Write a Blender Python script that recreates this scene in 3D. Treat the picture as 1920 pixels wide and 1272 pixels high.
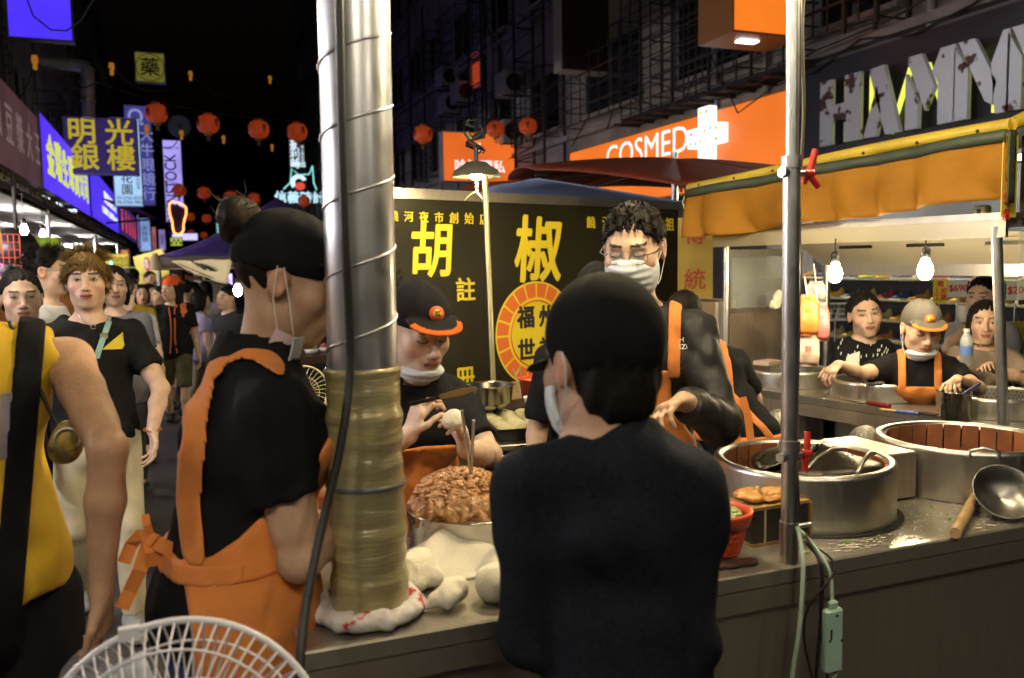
import bpy, bmesh, math, random
import numpy as np
from mathutils import Vector, Matrix
SC = bpy.context.scene
for o in list(bpy.data.objects): bpy.data.objects.remove(o)
COL = SC.collection
# ------------------------------------------------------------------ camera
H = 1.60
YAW = math.radians(21.4); PIT = math.atan(141/1600.); ROLL = math.radians(.9); FPX = 1600.
F_ = np.array([math.sin(YAW)*math.cos(PIT), math.cos(YAW)*math.cos(PIT), -math.sin(PIT)])
_r0 = np.array([math.cos(YAW), -math.sin(YAW), 0.]); _u0 = np.cross(_r0, F_)
R_ = _r0*math.cos(ROLL) - _u0*math.sin(ROLL); U_ = _u0*math.cos(ROLL) + _r0*math.sin(ROLL)
C_ = np.array([0, 0, H])
cd = bpy.data.cameras.new('camera'); cam = bpy.data.objects.new('camera', cd); COL.objects.link(cam)
cd.sensor_width = 36; cd.lens = 36*FPX/1920; cd.clip_start = .02; cd.clip_end = 900
cam.matrix_world = Matrix(((R_[0], U_[0], -F_[0], 0), (R_[1], U_[1], -F_[1], 0), (R_[2], U_[2], -F_[2], H), (0, 0, 0, 1)))
cd.dof.use_dof = True; cd.dof.focus_distance = 2.9; cd.dof.aperture_fstop = 3.4
SC.camera = cam
# ------------------------------------------------------------------ night sky and a trace of moonlight
w = bpy.data.worlds.new('World'); SC.world = w; w.use_nodes = True
nt = w.node_tree; bg = nt.nodes['Background']
sky = nt.nodes.new('ShaderNodeTexSky'); sky.sky_type = 'NISHITA'; sky.sun_disc = False
sky.sun_elevation = math.radians(-4); sky.sun_rotation = math.radians(200)
nt.links.new(sky.outputs[0], bg.inputs[0]); bg.inputs[1].default_value = .12
sl = bpy.data.lights.new('moon', 'SUN'); sl.energy = .004; sl.angle = math.radians(.5); sl.color = (.8, .87, 1)
so = bpy.data.objects.new('moon', sl); COL.objects.link(so); so.rotation_euler = (math.radians(50), 0, math.radians(200))
vs = SC.view_settings; vs.view_transform = 'Standard'; vs.look = 'None'; vs.gamma = 1; vs.exposure = 0.0; vs.use_curve_mapping = False
cy = SC.cycles; cy.use_denoising = True; cy.max_bounces = 6; cy.diffuse_bounces = 3; cy.glossy_bounces = 3; cy.transmission_bounces = 4; cy.transparent_max_bounces = 6
cy.sample_clamp_indirect = 4; cy.caustics_reflective = False; cy.caustics_refractive = False
try: cy.denoiser = 'OPENIMAGEDENOISE'
except Exception: pass
rnd = random.Random(7)

# ------------------------------------------------------------------ pixel rays of the photograph -> places at a chosen real distance
def ray(px, py): return F_ + R_*((px-960)/FPX) - U_*((py-636)/FPX)
def at(px, py, d): return C_ + ray(px, py)*d
def onz(px, py, z): k = ray(px, py); return C_ + k*((z-H)/k[2])
def onx(px, py, X): k = ray(px, py); return C_ + k*(X/k[0])
def ony(px, py, Y): k = ray(px, py); return C_ + k*(Y/k[1])
def onplane(px, py, p0, n):
    k = ray(px, py); n = np.array(n, float); return C_ + k*(((np.array(p0)-C_) @ n)/(k @ n))
V3 = lambda *a: np.array(a, float)
def nrm(v): v = np.array(v, float); return v/np.linalg.norm(v)

# ------------------------------------------------------------------ materials
MATS = {}
def mat(name, col, rough=.5, metal=0, noise=0, scale=8, bump=0, bscale=None, emit=0, ecol=None, trans=0, alpha=1, sss=0, attr=False, col2=None,
        spec=.5, coat=0, aniso=0, stretch=None, sheen=0, detail=4, rvar=0):
    if name in MATS: return MATS[name]
    m = bpy.data.materials.new(name); m.use_nodes = True; n = m.node_tree.nodes; l = m.node_tree.links
    b = n['Principled BSDF']; I = b.inputs
    c = (*col[:3], 1)
    I['Base Color'].default_value = c; I['Roughness'].default_value = rough; I['Metallic'].default_value = metal
    I['Specular IOR Level'].default_value = spec; I['Transmission Weight'].default_value = trans; I['Alpha'].default_value = alpha
    I['Coat Weight'].default_value = coat; I['Sheen Weight'].default_value = sheen
    if sss: I['Subsurface Weight'].default_value = sss; I['Subsurface Radius'].default_value = (.012, .004, .002); I['Subsurface Scale'].default_value = 1
    if aniso: I['Anisotropic'].default_value = aniso
    base = None
    if attr:
        a = n.new('ShaderNodeAttribute'); a.attribute_name = 'Col'; base = a.outputs['Color']
    tex = None
    if noise or bump or rvar:
        tc = n.new('ShaderNodeTexCoord'); src = tc.outputs['Object']
        if stretch:
            mp = n.new('ShaderNodeMapping'); mp.inputs['Scale'].default_value = stretch; l.new(src, mp.inputs[0]); src = mp.outputs[0]
        t = n.new('ShaderNodeTexNoise'); t.inputs['Scale'].default_value = scale; t.inputs['Detail'].default_value = detail; l.new(src, t.inputs['Vector'])
        tex = t.outputs['Fac']
    if noise:
        mx = n.new('ShaderNodeMix'); mx.data_type = 'RGBA'
        rp = n.new('ShaderNodeMapRange'); rp.inputs[1].default_value = .3; rp.inputs[2].default_value = .7; l.new(tex, rp.inputs[0]); l.new(rp.outputs[0], mx.inputs[0])
        k = col2 if col2 else tuple(x*(1-noise) for x in col[:3])
        if base is not None:
            hs = n.new('ShaderNodeMix'); hs.data_type = 'RGBA'; hs.blend_type = 'MULTIPLY'; hs.inputs[0].default_value = 1
            l.new(base, hs.inputs[6]); hs.inputs[7].default_value = (1-noise, 1-noise, 1-noise, 1)
            l.new(base, mx.inputs[6]); l.new(hs.outputs[2], mx.inputs[7])
        else:
            mx.inputs[6].default_value = c; mx.inputs[7].default_value = (*k, 1)
        base = mx.outputs[2]
    if rvar:
        rr = n.new('ShaderNodeMapRange'); rr.inputs[1].default_value = .3; rr.inputs[2].default_value = .7
        rr.inputs[3].default_value = max(0.02, rough-rvar); rr.inputs[4].default_value = min(1, rough+rvar); l.new(tex, rr.inputs[0]); l.new(rr.outputs[0], I['Roughness'])
    if base is not None: l.new(base, I['Base Color'])
    if bump:
        bt = tex
        if bscale:
            t2 = n.new('ShaderNodeTexNoise'); t2.inputs['Scale'].default_value = bscale; t2.inputs['Detail'].default_value = 3; l.new(src, t2.inputs['Vector']); bt = t2.outputs['Fac']
        bp = n.new('ShaderNodeBump'); bp.inputs['Strength'].default_value = min(1, bump); bp.inputs['Distance'].default_value = .01 if bump <= 1 else .01*bump
        l.new(bt, bp.inputs['Height']); l.new(bp.outputs[0], I['Normal'])
    if emit and noise:                            # uneven light of the tubes behind the sheet
        em = n.new('ShaderNodeMapRange'); em.inputs[1].default_value = .3; em.inputs[2].default_value = .7; em.inputs[3].default_value = emit*(1-min(.6, noise*1.6)); em.inputs[4].default_value = emit*1.12; l.new(tex, em.inputs[0]); l.new(em.outputs[0], I['Emission Strength'])
    if emit:
        e = ecol or col; I['Emission Color'].default_value = (*e[:3], 1); I['Emission Strength'].default_value = emit
    MATS[name] = m; return m
def srgb(r, g, b): return tuple(((x/255)/12.92 if x/255 <= .04045 else ((x/255+.055)/1.055)**2.4) for x in (r, g, b))

M = dict(
 steel = mat('brushed_steel', (.62, .60, .56), .34, 1, .10, 9, .03, None, stretch=(8, 8, 1), rvar=.05),
 steelflat = mat('worktop_steel', (.55, .52, .47), .38, 1, .18, 14, .05, 90, rvar=.07),
 steelfront = mat('panel_steel', (.56, .50, .42), .38, .88, .12, 5, .02, None, stretch=(10, 10, 1), rvar=.06),
 duct = mat('galvanised_duct', (.70, .71, .74), .36, 1, .12, 20, .10, 7, rvar=.06),
 galv = mat('galvanised_pipe', (.66, .68, .69), .36, 1, .16, 30, .04, rvar=.06),
 pot = mat('polished_pot', (.60, .57, .52), .22, 1, .2, 9, .05, 40, rvar=.07),
 blackmetal = mat('black_baked_tray', (.02, .018, .016), .38, .6, .4, 20, .1),
 black = mat('black_plastic', (.012, .012, .013), .45, 0, .3, 30, .05),
 rubber = mat('black_rubber_cable', (.008, .008, .009), .5),
 whiteplastic = mat('white_plastic', (.72, .72, .74), .35),
 wood = mat('pale_wood', (.50, .33, .16), .5, 0, .4, 20, .1, stretch=(1, 1, 8)),
 clay = mat('fired_clay_staves', (.30, .10, .035), .75, 0, .5, 14, .3),
 mask = mat('mask_paper', (.68, .74, .80), .8, 0, .08, 40, .15, sheen=.2),
 maskpink = mat('mask_paper_pink', (.80, .62, .66), .8, 0, .08, 40, .15),
 skin = mat('skin', (.5, .3, .2), .5, 0, .2, 22, .18, 160, sss=.08, attr=True, rvar=.08),
 hair = mat('hair', (.02, .02, .02), .6, 0, .3, 60, .2, attr=True, spec=.12),
 cloth = mat('cloth', (.02, .02, .02), .9, 0, .25, 9, .35, 18, attr=True, spec=.12),
 apron = mat('orange_apron_cloth', (.72, .235, .045), .8, 0, .2, 7, .5, 13, sheen=.1),
 dough = mat('raw_dough', (.84, .79, .64), .75, 0, .10, 30, .35, 60, sss=.05),
 towel = mat('cotton_towel', (.84, .80, .66), .9, 0, .08, 20, .15, 140),
 red = mat('red_handle_plastic', (.55, .03, .02), .35),
 redbasket = mat('red_basket_plastic', (.62, .07, .02), .38, 0, .2, 20),
 glass = mat('window_glass', (.8, .85, .8), .04, 0, alpha=.16, spec=.6),
 bulb = mat('lit_bulb_glass', (1, .95, .8), .4, emit=60, ecol=(1, .78, .42)),
 concrete = mat('dark_concrete', (.20, .19, .18), .85, 0, .5, 2, .5, 30),
 rust = mat('rusty_bar', (.05, .04, .038), .8, .3, .5, 20),
)
def cmat(name, col, rough=.6, **k): return mat(name, col, rough, **k)
def emat(name, col, e=1., noise=0, scale=2):
    return mat(name, tuple(.35*x for x in col), .5, noise=noise, scale=scale, emit=e, ecol=col)

# ------------------------------------------------------------------ objects
def wm(o):
    m = o.matrix_basis.copy()
    return wm(o.parent) @ o.matrix_parent_inverse @ m if o.parent is not None else m
def link(o, parent=None):                      # all geometry is written in world coordinates
    COL.objects.link(o)
    if parent is not None: o.parent = parent; o.matrix_parent_inverse = wm(parent).inverted()
    return o
def tag(o, label=None, cat=None, group=None, kind=None):
    if label: o['label'] = label
    if cat: o['category'] = cat
    if group: o['group'] = group
    if kind: o['kind'] = kind
    return o
def empty(name, loc, label, cat, group=None, rz=0):
    o = bpy.data.objects.new(name, None); o.empty_display_size = .1; o.location = [float(x) for x in loc]; o.rotation_euler = (0, 0, rz)
    link(o); return tag(o, label, cat, group)
def copy_tree(o, parent=None):
    c = o.copy(); COL.objects.link(c); c.parent = parent
    for ch in list(o.children): copy_tree(ch, c)
    return c

class MB:
    def __init__(s): s.v = []; s.f = []; s.sm = []
    def add(s, v, f, smooth=False):
        k = len(s.v); s.v += [tuple(map(float, p)) for p in v]; s.f += [tuple(i+k for i in q) for q in f]; s.sm += [smooth]*len(f); return s
    def box(s, c, d, rz=0, bev=0):
        x, y, z = d[0]/2, d[1]/2, d[2]/2; ca, sa = math.cos(rz), math.sin(rz)
        if bev <= 0:
            P = [(i*x, j*y, k*z) for i in (-1, 1) for j in (-1, 1) for k in (-1, 1)]
            Fc = [(0, 1, 3, 2), (4, 6, 7, 5), (0, 4, 5, 1), (2, 3, 7, 6), (0, 2, 6, 4), (1, 5, 7, 3)]
        else:
            b = min(bev, x*.9, y*.9, z*.9); ring = [(-x+b, -y), (x-b, -y), (x, -y+b), (x, y-b), (x-b, y), (-x+b, y), (-x, y-b), (-x, -y+b)]
            ri = [(p[0]*(x-b)/x, p[1]*(y-b)/y) for p in ring]
            P = [(p[0], p[1], -z) for p in ri]+[(p[0], p[1], -z+b) for p in ring]+[(p[0], p[1], z-b) for p in ring]+[(p[0], p[1], z) for p in ri]
            Fc = [tuple(range(7, -1, -1)), tuple(range(24, 32))]
            for L in range(3):
                for i in range(8): j = (i+1) % 8; Fc.append((L*8+i, L*8+j, L*8+8+j, L*8+8+i))
        return s.add([(c[0]+p[0]*ca-p[1]*sa, c[1]+p[0]*sa+p[1]*ca, c[2]+p[2]) for p in P], Fc)
    def hexa(s, a, b, wd, ht, up=(0, 0, 1)):   # bar from a to b
        a, b = V3(*a), V3(*b); d = nrm(b-a); u = V3(*up)
        if abs(d @ u) > .98: u = V3(1, 0, 0)
        x = nrm(np.cross(d, u)); y = np.cross(x, d); P = []
        for q in (a, b):
            for i, j in ((-1, -1), (1, -1), (1, 1), (-1, 1)): P.append(q+x*i*wd/2+y*j*ht/2)
        return s.add(P, [(0, 1, 2, 3), (7, 6, 5, 4), (0, 4, 5, 1), (1, 5, 6, 2), (2, 6, 7, 3), (3, 7, 4, 0)])
    def tube(s, pts, r, n=8, cap=True, sm=True, close=False):
        pts = [V3(*p) for p in pts]; N = len(pts); rr = r if hasattr(r, '__len__') else [r]*N
        P = []; pv = None
        for i, p in enumerate(pts):
            t = nrm((pts[(i+1) % N] if (close or i < N-1) else p)-(pts[i-1] if (close or i > 0) else p))
            if pv is None: pv = V3(0, 0, 1) if abs(t[2]) < .9 else V3(1, 0, 0)
            x = nrm(pv-t*(pv @ t)); y = np.cross(t, x); pv = x
            for k in range(n): a = 2*math.pi*k/n; P.append(p+(x*math.cos(a)+y*math.sin(a))*rr[i])
        Fc = []
        for i in range(N if close else N-1):
            j = (i+1) % N
            for k in range(n): k2 = (k+1) % n; Fc.append((i*n+k, i*n+k2, j*n+k2, j*n+k))
        s.add(P, Fc, sm)
        if cap and not close:
            s.add(P[:n], [tuple(range(n-1, -1, -1))]); s.add(P[-n:], [tuple(range(n))])
        return s
    def lathe(s, prof, c=(0, 0, 0), n=32, axis=None, sm=True, a0=0, a1=2*math.pi, wob=None):
        full = abs(a1-a0-2*math.pi) < 1e-6; m = n if full else n+1; P = []
        for (r, z) in prof:
            for k in range(m):
                a = a0+(a1-a0)*k/n; q = r*(1+(wob(a, z) if wob else 0)); P.append(V3(q*math.cos(a), q*math.sin(a), z))
        if axis is not None:
            z = nrm(axis); x = nrm(np.cross((0, 1, 0) if abs(z[1]) < .9 else (1, 0, 0), z)); y = np.cross(z, x)
            P = [x*p[0]+y*p[1]+z*p[2] for p in P]
        P = [p+V3(*c) for p in P]; Fc = []
        for i in range(len(prof)-1):
            for k in range(n): k2 = (k+1) % m; Fc.append((i*m+k, i*m+k2, (i+1)*m+k2, (i+1)*m+k))
        return s.add(P, Fc, sm)
    def ball(s, c, r, n=12, m=8, sm=True):
        r = r if hasattr(r, '__len__') else (r, r, r); P = []; Fc = []
        for i in range(m+1):
            t = math.pi*i/m
            for k in range(n): a = 2*math.pi*k/n; P.append((c[0]+r[0]*math.sin(t)*math.cos(a), c[1]+r[1]*math.sin(t)*math.sin(a), c[2]-r[2]*math.cos(t)))
        for i in range(m):
            for k in range(n): k2 = (k+1) % n; Fc.append((i*n+k, i*n+k2, (i+1)*n+k2, (i+1)*n+k))
        return s.add(P, Fc, sm)
    def grid(s, fn, nu, nv, sm=True, thick=0):
        P = [V3(*fn(i/nu, j/nv)) for j in range(nv+1) for i in range(nu+1)]
        Fc = [(j*(nu+1)+i, j*(nu+1)+i+1, (j+1)*(nu+1)+i+1, (j+1)*(nu+1)+i) for j in range(nv) for i in range(nu)]
        s.add(P, Fc, sm)
        if thick:
            A = np.array(P).reshape(nv+1, nu+1, 3); du = np.gradient(A, axis=1); dv = np.gradient(A, axis=0)
            nn = np.cross(du, dv); nn /= np.linalg.norm(nn, axis=2, keepdims=True)+1e-12
            s.add((A-nn*thick).reshape(-1, 3), [q[::-1] for q in Fc], sm)
            W = nu+1; L = (nu+1)*(nv+1); edge = []
            for i in range(nu): edge += [(i, i+1), (nv*W+i+1, nv*W+i)]
            for j in range(nv): edge += [((j+1)*W, j*W), (j*W+nu, (j+1)*W+nu)]
            k = len(s.v)-2*L; s.f += [(k+a, k+L+a, k+L+b, k+b) for a, b in edge]; s.sm += [False]*len(edge)
        return s
    def prism(s, poly, o, x, y, depth):       # polygon in the plane o + u x + v y, pushed back by depth along -n
        o, x, y = V3(*o), V3(*x), V3(*y); n = nrm(np.cross(x, y)); k = len(poly)
        A = [o+x*p[0]+y*p[1] for p in poly]; B = [q-n*depth for q in A]
        return s.add(A+B, [tuple(range(k)), tuple(range(2*k-1, k-1, -1))]+[(i, i+k, (i+1) % k+k, (i+1) % k) for i in range(k)])
    def build(s, name, m, parent=None, loc=None, auto=False):
        me = bpy.data.meshes.new(name); me.from_pydata(s.v, [], s.f)
        me.polygons.foreach_set('use_smooth', s.sm); me.materials.append(m); me.update()
        o = bpy.data.objects.new(name, me)
        if loc is not None: o.location = [float(q) for q in loc]
        return link(o, parent)

# ------------------------------------------------------------------ writing
def text_obj(body, o, x, y, size, m, parent, name='lettering', bold=0.0, depth=.004, align='CENTER', spacing=1, vertical=False, sx=1, shear=0, vstep=1.0):
    """flat raised lettering in the plane with origin o, unit axes x (reading) and y (up)"""
    if vertical: body = '\n'.join(body)
    c = bpy.data.curves.new(name, 'FONT'); c.body = body; c.size = size; c.align_x = align; c.align_y = 'CENTER'; c.extrude = depth/2; c.offset = min(0, bold)*size; c.space_character = spacing
    c.space_line = vstep; c.resolution_u = 3; c.shear = shear
    t = bpy.data.objects.new(name, c); COL.objects.link(t); dg = bpy.context.evaluated_depsgraph_get(); bpy.context.view_layer.update()
    me = bpy.data.meshes.new_from_object(t.evaluated_get(bpy.context.evaluated_depsgraph_get())); bpy.data.objects.remove(t); bpy.data.curves.remove(c)
    if me is None: return None
    if bold > .004:                               # heavier strokes: shifted copies, each a hair's breadth apart in depth
        n0 = len(me.vertices); co = np.empty(n0*3, np.float32); me.vertices.foreach_get('co', co); co = co.reshape(-1, 3); Fs = [tuple(p.vertices) for p in me.polygons]; b_ = bold*size; VV, FF = [], []
        for i, (u, v) in enumerate(((0, 0), (1, .3), (-1, -.3), (.3, -1), (-.3, 1), (.75, .75), (-.75, -.75))): VV.append(co+np.array([u*b_, v*b_, i*.00035])); FF += [tuple(j+i*n0 for j in f) for f in Fs]
        me2 = bpy.data.meshes.new(name); me2.from_pydata(np.concatenate(VV).tolist(), [], FF); bpy.data.meshes.remove(me); me = me2
    x, y, o = nrm(x), nrm(y), V3(*o); z = np.cross(x, y)
    x = x*sx
    me.transform(Matrix(((x[0], y[0], z[0], o[0]), (x[1], y[1], z[1], o[1]), (x[2], y[2], z[2], o[2]), (0, 0, 0, 1))))
    me.materials.clear(); me.materials.append(m)
    ob = bpy.data.objects.new(name, me); return link(ob, parent)
# ------------------------------------------------------------------ implicit bodies: smooth unions of tapered limbs, meshed with surface nets
class Fld:
    def __init__(s): s.p = []
    def cap(s, a, b, ra, rb=None, k=.02, op='+', cut=None):
        s.p.append(('c', V3(*a), V3(*b), ra, ra if rb is None else rb, k, op, cut)); return s
    def ell(s, c, r, k=.02, op='+', R=None):
        r = r if hasattr(r, '__len__') else (r, r, r); s.p.append(('e', V3(*c), V3(*r), R, None, k, op, None)); return s
    def ecap(s, a, b, ra, rb, xa, k=.03, op='+', cut=None):   # elliptic limb: ra=(rx,ry) at a, rb at b, xa = direction of rx
        s.p.append(('x', V3(*a), V3(*b), (ra, rb), nrm(xa), k, op, cut)); return s
    def bounds(s):
        lo = V3(9e9, 9e9, 9e9); hi = -lo
        for q in s.p:
            if q[6] != '+': continue
            l, h = s._bb(q); lo = np.minimum(lo, l); hi = np.maximum(hi, h)
        return lo, hi
    def _bb(s, q):
        if q[0] == 'c': r = max(q[3], q[4]); return np.minimum(q[1], q[2])-r, np.maximum(q[1], q[2])+r
        if q[0] == 'e': r = max(q[2]) if q[3] is not None else q[2]; return q[1]-r, q[1]+r
        r = max(max(q[3][0]), max(q[3][1])); return np.minimum(q[1], q[2])-r, np.maximum(q[1], q[2])+r
    def ev(s, xs, ys, zs, pad=.05):
        f = np.full((len(xs), len(ys), len(zs)), .5, np.float32)
        for q in s.p:
            l, h = s._bb(q); m = pad+q[5]; sl = []
            for ax, A in enumerate((xs, ys, zs)):
                i0 = np.searchsorted(A, l[ax]-m); i1 = np.searchsorted(A, h[ax]+m); sl.append(slice(i0, i1))
            if any(a.stop <= a.start for a in sl): continue
            X = xs[sl[0]][:, None, None]; Y = ys[sl[1]][None, :, None]; Z = zs[sl[2]][None, None, :]
            d = s._d(q, X, Y, Z); g = f[sl[0], sl[1], sl[2]]; k = q[5]
            if q[6] == '+':
                hh = np.maximum(k-np.abs(g-d), 0)/k; r = np.minimum(g, d)-hh*hh*k*.25
            elif q[6] == '-':
                d = -d; hh = np.maximum(k-np.abs(g-d), 0)/k; r = np.maximum(g, d)+hh*hh*k*.25
            f[sl[0], sl[1], sl[2]] = r
        return f
    def _d(s, q, X, Y, Z):
        if q[0] == 'e':
            c, r, R = q[1], q[2], q[3]; x, y, z = X-c[0], Y-c[1], Z-c[2]
            if R is not None: x, y, z = (R[0][0]*x+R[1][0]*y+R[2][0]*z, R[0][1]*x+R[1][1]*y+R[2][1]*z, R[0][2]*x+R[1][2]*y+R[2][2]*z)
            k0 = np.sqrt((x/r[0])**2+(y/r[1])**2+(z/r[2])**2); k1 = np.sqrt((x/r[0]**2)**2+(y/r[1]**2)**2+(z/r[2]**2)**2)+1e-9
            return (k0*(k0-1)/k1).astype(np.float32)
        a, b = q[1], q[2]; ab = b-a; L2 = ab @ ab+1e-12; px, py, pz = X-a[0], Y-a[1], Z-a[2]
        t0 = (px*ab[0]+py*ab[1]+pz*ab[2])/L2; t = np.clip(t0, 0, 1)
        qx, qy, qz = px-t*ab[0], py-t*ab[1], pz-t*ab[2]
        if q[0] == 'c': d = np.sqrt(qx*qx+qy*qy+qz*qz)-(q[3]+(q[4]-q[3])*t)
        else:
            (ra, rb), xa = q[3], q[4]; ax = ab/math.sqrt(L2); xa = nrm(xa-ax*(xa @ ax)); ya = np.cross(ax, xa)
            rx = ra[0]+(rb[0]-ra[0])*t; ry = ra[1]+(rb[1]-ra[1])*t; rz = (rx+ry)*.4
            u = qx*xa[0]+qy*xa[1]+qz*xa[2]; v = qx*ya[0]+qy*ya[1]+qz*ya[2]; w_ = qx*ax[0]+qy*ax[1]+qz*ax[2]
            k0 = np.sqrt((u/rx)**2+(v/ry)**2+(w_/rz)**2); k1 = np.sqrt((u/rx**2)**2+(v/ry**2)**2+(w_/rz**2)**2)+1e-9
            d = np.where(k0 > 1e-4, k0*(k0-1)/k1, -np.minimum(rx, ry))
        if q[7] is not None: d = np.maximum(d, (t0-q[7])*math.sqrt(L2))
        return d.astype(np.float32)

def nets(f, xs, ys, zs):
    s = f < 0; nx, ny, nz = f.shape
    c = s[:-1, :-1, :-1].astype(np.int8)
    for i, j, k in ((1, 0, 0), (0, 1, 0), (0, 0, 1), (1, 1, 0), (1, 0, 1), (0, 1, 1), (1, 1, 1)): c = c+s[i:nx-1+i, j:ny-1+j, k:nz-1+k]
    act = (c > 0) & (c < 8); I, J, K = np.nonzero(act); n = len(I)
    if n == 0: return np.zeros((0, 3)), np.zeros((0, 4), int)
    idx = np.full(act.shape, -1, np.int64); idx[I, J, K] = np.arange(n)
    acc = np.zeros((n, 3)); cnt = np.zeros(n)
    cr = [(0, 0, 0), (1, 0, 0), (0, 1, 0), (1, 1, 0), (0, 0, 1), (1, 0, 1), (0, 1, 1), (1, 1, 1)]
    val = [f[I+a, J+b, K+d] for a, b, d in cr]; pos = [np.stack([xs[I+a], ys[J+b], zs[K+d]], 1) for a, b, d in cr]
    for a, b in ((0, 1), (2, 3), (4, 5), (6, 7), (0, 2), (1, 3), (4, 6), (5, 7), (0, 4), (1, 5), (2, 6), (3, 7)):
        m = (val[a] < 0) != (val[b] < 0); t = np.where(m, val[a]/(val[a]-val[b]+1e-20), 0)
        acc += np.where(m[:, None], pos[a]+(pos[b]-pos[a])*t[:, None], 0); cnt += m
    P = acc/cnt[:, None]; Q = []
    def quads(m, sgn, o):
        i, j, k = np.nonzero(m); ok = np.ones(len(i), bool)
        cells = []
        for d in o: cells.append((i+d[0], j+d[1], k+d[2]))
        for q in cells: ok &= (q[0] >= 0) & (q[1] >= 0) & (q[2] >= 0) & (q[0] < nx-1) & (q[1] < ny-1) & (q[2] < nz-1)
        if not ok.any(): return
        qs = np.stack([idx[q[0][ok], q[1][ok], q[2][ok]] for q in cells], 1); g = sgn[i[ok], j[ok], k[ok]]
        qs[~g] = qs[~g][:, ::-1]; Q.append(qs)
    quads(s[:-1] != s[1:], s[:-1], ((0, -1, -1), (0, 0, -1), (0, 0, 0), (0, -1, 0)))
    quads(s[:, :-1] != s[:, 1:], s[:, :-1], ((-1, 0, -1), (-1, 0, 0), (0, 0, 0), (0, 0, -1)))
    quads(s[:, :, :-1] != s[:, :, 1:], s[:, :, :-1], ((-1, -1, 0), (0, -1, 0), (0, 0, 0), (-1, 0, 0)))
    return P, np.concatenate(Q)

def axis_pts(lo, hi, res, fine=()):
    """grid line positions with spacing res, refined to the given spacing inside (a, b, spacing) intervals"""
    out = [lo]; x = lo
    while x < hi:
        r = res
        for a, b, q in fine:
            if a-res < x < b+res*.2: r = min(r, q)
        x += r; out.append(x)
    return np.array(out)

def field_mesh(name, fld, m, parent, M4, res=.012, fine=None, col=(.5, .5, .5), colfn=None, post=None, lohi=None, smooth=True):
    lo, hi = lohi if lohi else fld.bounds(); lo = lo-res*2.2; hi = hi+res*2.2
    fx, fy, fz = ([], [], []) if not fine else ([(q[0][i], q[1][i], q[2]) for q in fine] for i in range(3))
    xs, ys, zs = axis_pts(lo[0], hi[0], res, fx), axis_pts(lo[1], hi[1], res, fy), axis_pts(lo[2], hi[2], res, fz)
    f = fld.ev(xs, ys, zs)
    if post: f = post(f, xs[:, None, None], ys[None, :, None], zs[None, None, :])
    P, Q = nets(f, xs, ys, zs)
    if len(P) == 0: return None
    me = bpy.data.meshes.new(name); me.from_pydata(P.tolist(), [], Q.tolist()); me.update()
    a = me.color_attributes.new('Col', 'FLOAT_COLOR', 'POINT')
    cc = np.ones((len(P), 4), np.float32); cc[:, :3] = col
    if colfn: cc[:, :3] = colfn(P, cc[:, :3].copy())
    a.data.foreach_set('color', cc.ravel())
    me.polygons.foreach_set('use_smooth', [smooth]*len(me.polygons)); me.materials.append(m)
    if M4 is not None: me.transform(M4)
    o = bpy.data.objects.new(name, me); return link(o, parent)

def wav(X, Y, Z, seed=0, fr=9.):
    r = random.Random(seed); t = 0
    for i in range(5):
        a, b, c, p = r.uniform(-1, 1), r.uniform(-1, 1), r.uniform(-.5, .5), r.uniform(0, 6.3); g = fr*(1+.7*i)
        t = t+np.sin(g*(a*X+b*Y+c*Z)*2+p+1.7*np.sin(g*.6*(b*X-a*Y+Z)+p))/(1+.6*i)
    return t/2.6

def folds(amp, seed=0, fr=9., top=None):
    """cloth creases: sharp valleys between soft ridges"""
    def g(f, X, Y, Z):
        n = wav(X, Y, Z, seed, fr); n2 = 1-2*np.abs(wav(X, Y, Z, seed+3, fr*.55))
        return f+amp*1.5*(.5*n+.75*n2)
    return g

def rotm(yaw=0, pitch=0, roll=0):
    """columns: right, forward, up after nodding down by pitch, turning left by yaw, tilting by roll"""
    return np.array((Matrix.Rotation(yaw, 3, 'Z') @ Matrix.Rotation(-pitch, 3, 'X') @ Matrix.Rotation(roll, 3, 'Y')))

BLACKHAIR = (.012, .010, .009)
def add_head(fl, c, Rm, s=1., female=False, face=True):
    """head in its own frame (x right, y forward, z up), centre between the ears"""
    T = lambda x, y, z: c+Rm @ (V3(x, y, z)*s)
    E = lambda p, r, k=.02, op='+': fl.ell(T(*p), [q*s for q in r], k*s, op, Rm)
    E((0, -.012, .036), (.076, .095, .087), .02)
    E((0, .024, -.03), (.060 if female else .064, .065, .084), .03)
    E((0, .062, -.09), (.025 if female else .03, .024, .02), .03)
    for sg in (-1, 1):
        E((sg*.040, .004, -.066), (.018, .028, .022), .03)
        E((sg*.040, .055, -.018), (.026, .026, .026), .025)
    if face:
        fl.cap(T(-.036, .080, .030), T(.036, .080, .030), .011*s, k=.02*s)
        for sg in (-1, 1):
            E((sg*.031, .097, .010), (.017, .013, .010), .014, '-')
            E((sg*.031, .0765, .010), (.0155, .0135, .012), .004)
        fl.cap(T(0, .088, .020), T(0, .107, -.022), .0065*s, .0105*s, k=.012*s)
        E((0, .106, -.026), (.0115, .0115, .0105), .008)
        for sg in (-1, 1): E((sg*.0125, .098, -.029), (.0085, .010, .008), .006)
        E((0, .078, -.055), (.034, .022, .024), .02)
        E((0, .0955, -.051), (.0215, .010, .0062), .004); E((0, .0935, -.0625), (.0185, .0105, .0075), .004)
        fl.cap(T(-.023, .094, -.0566), T(.023, .094, -.0566), .0022*s, k=.004*s, op='-')
    for sg in (-1, 1):
        E((sg*.0775, -.012, .002), (.010, .019, .032), .008)
        E((sg*.0865, -.006, .004), (.006, .011, .02), .005, '-')
    return T

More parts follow.
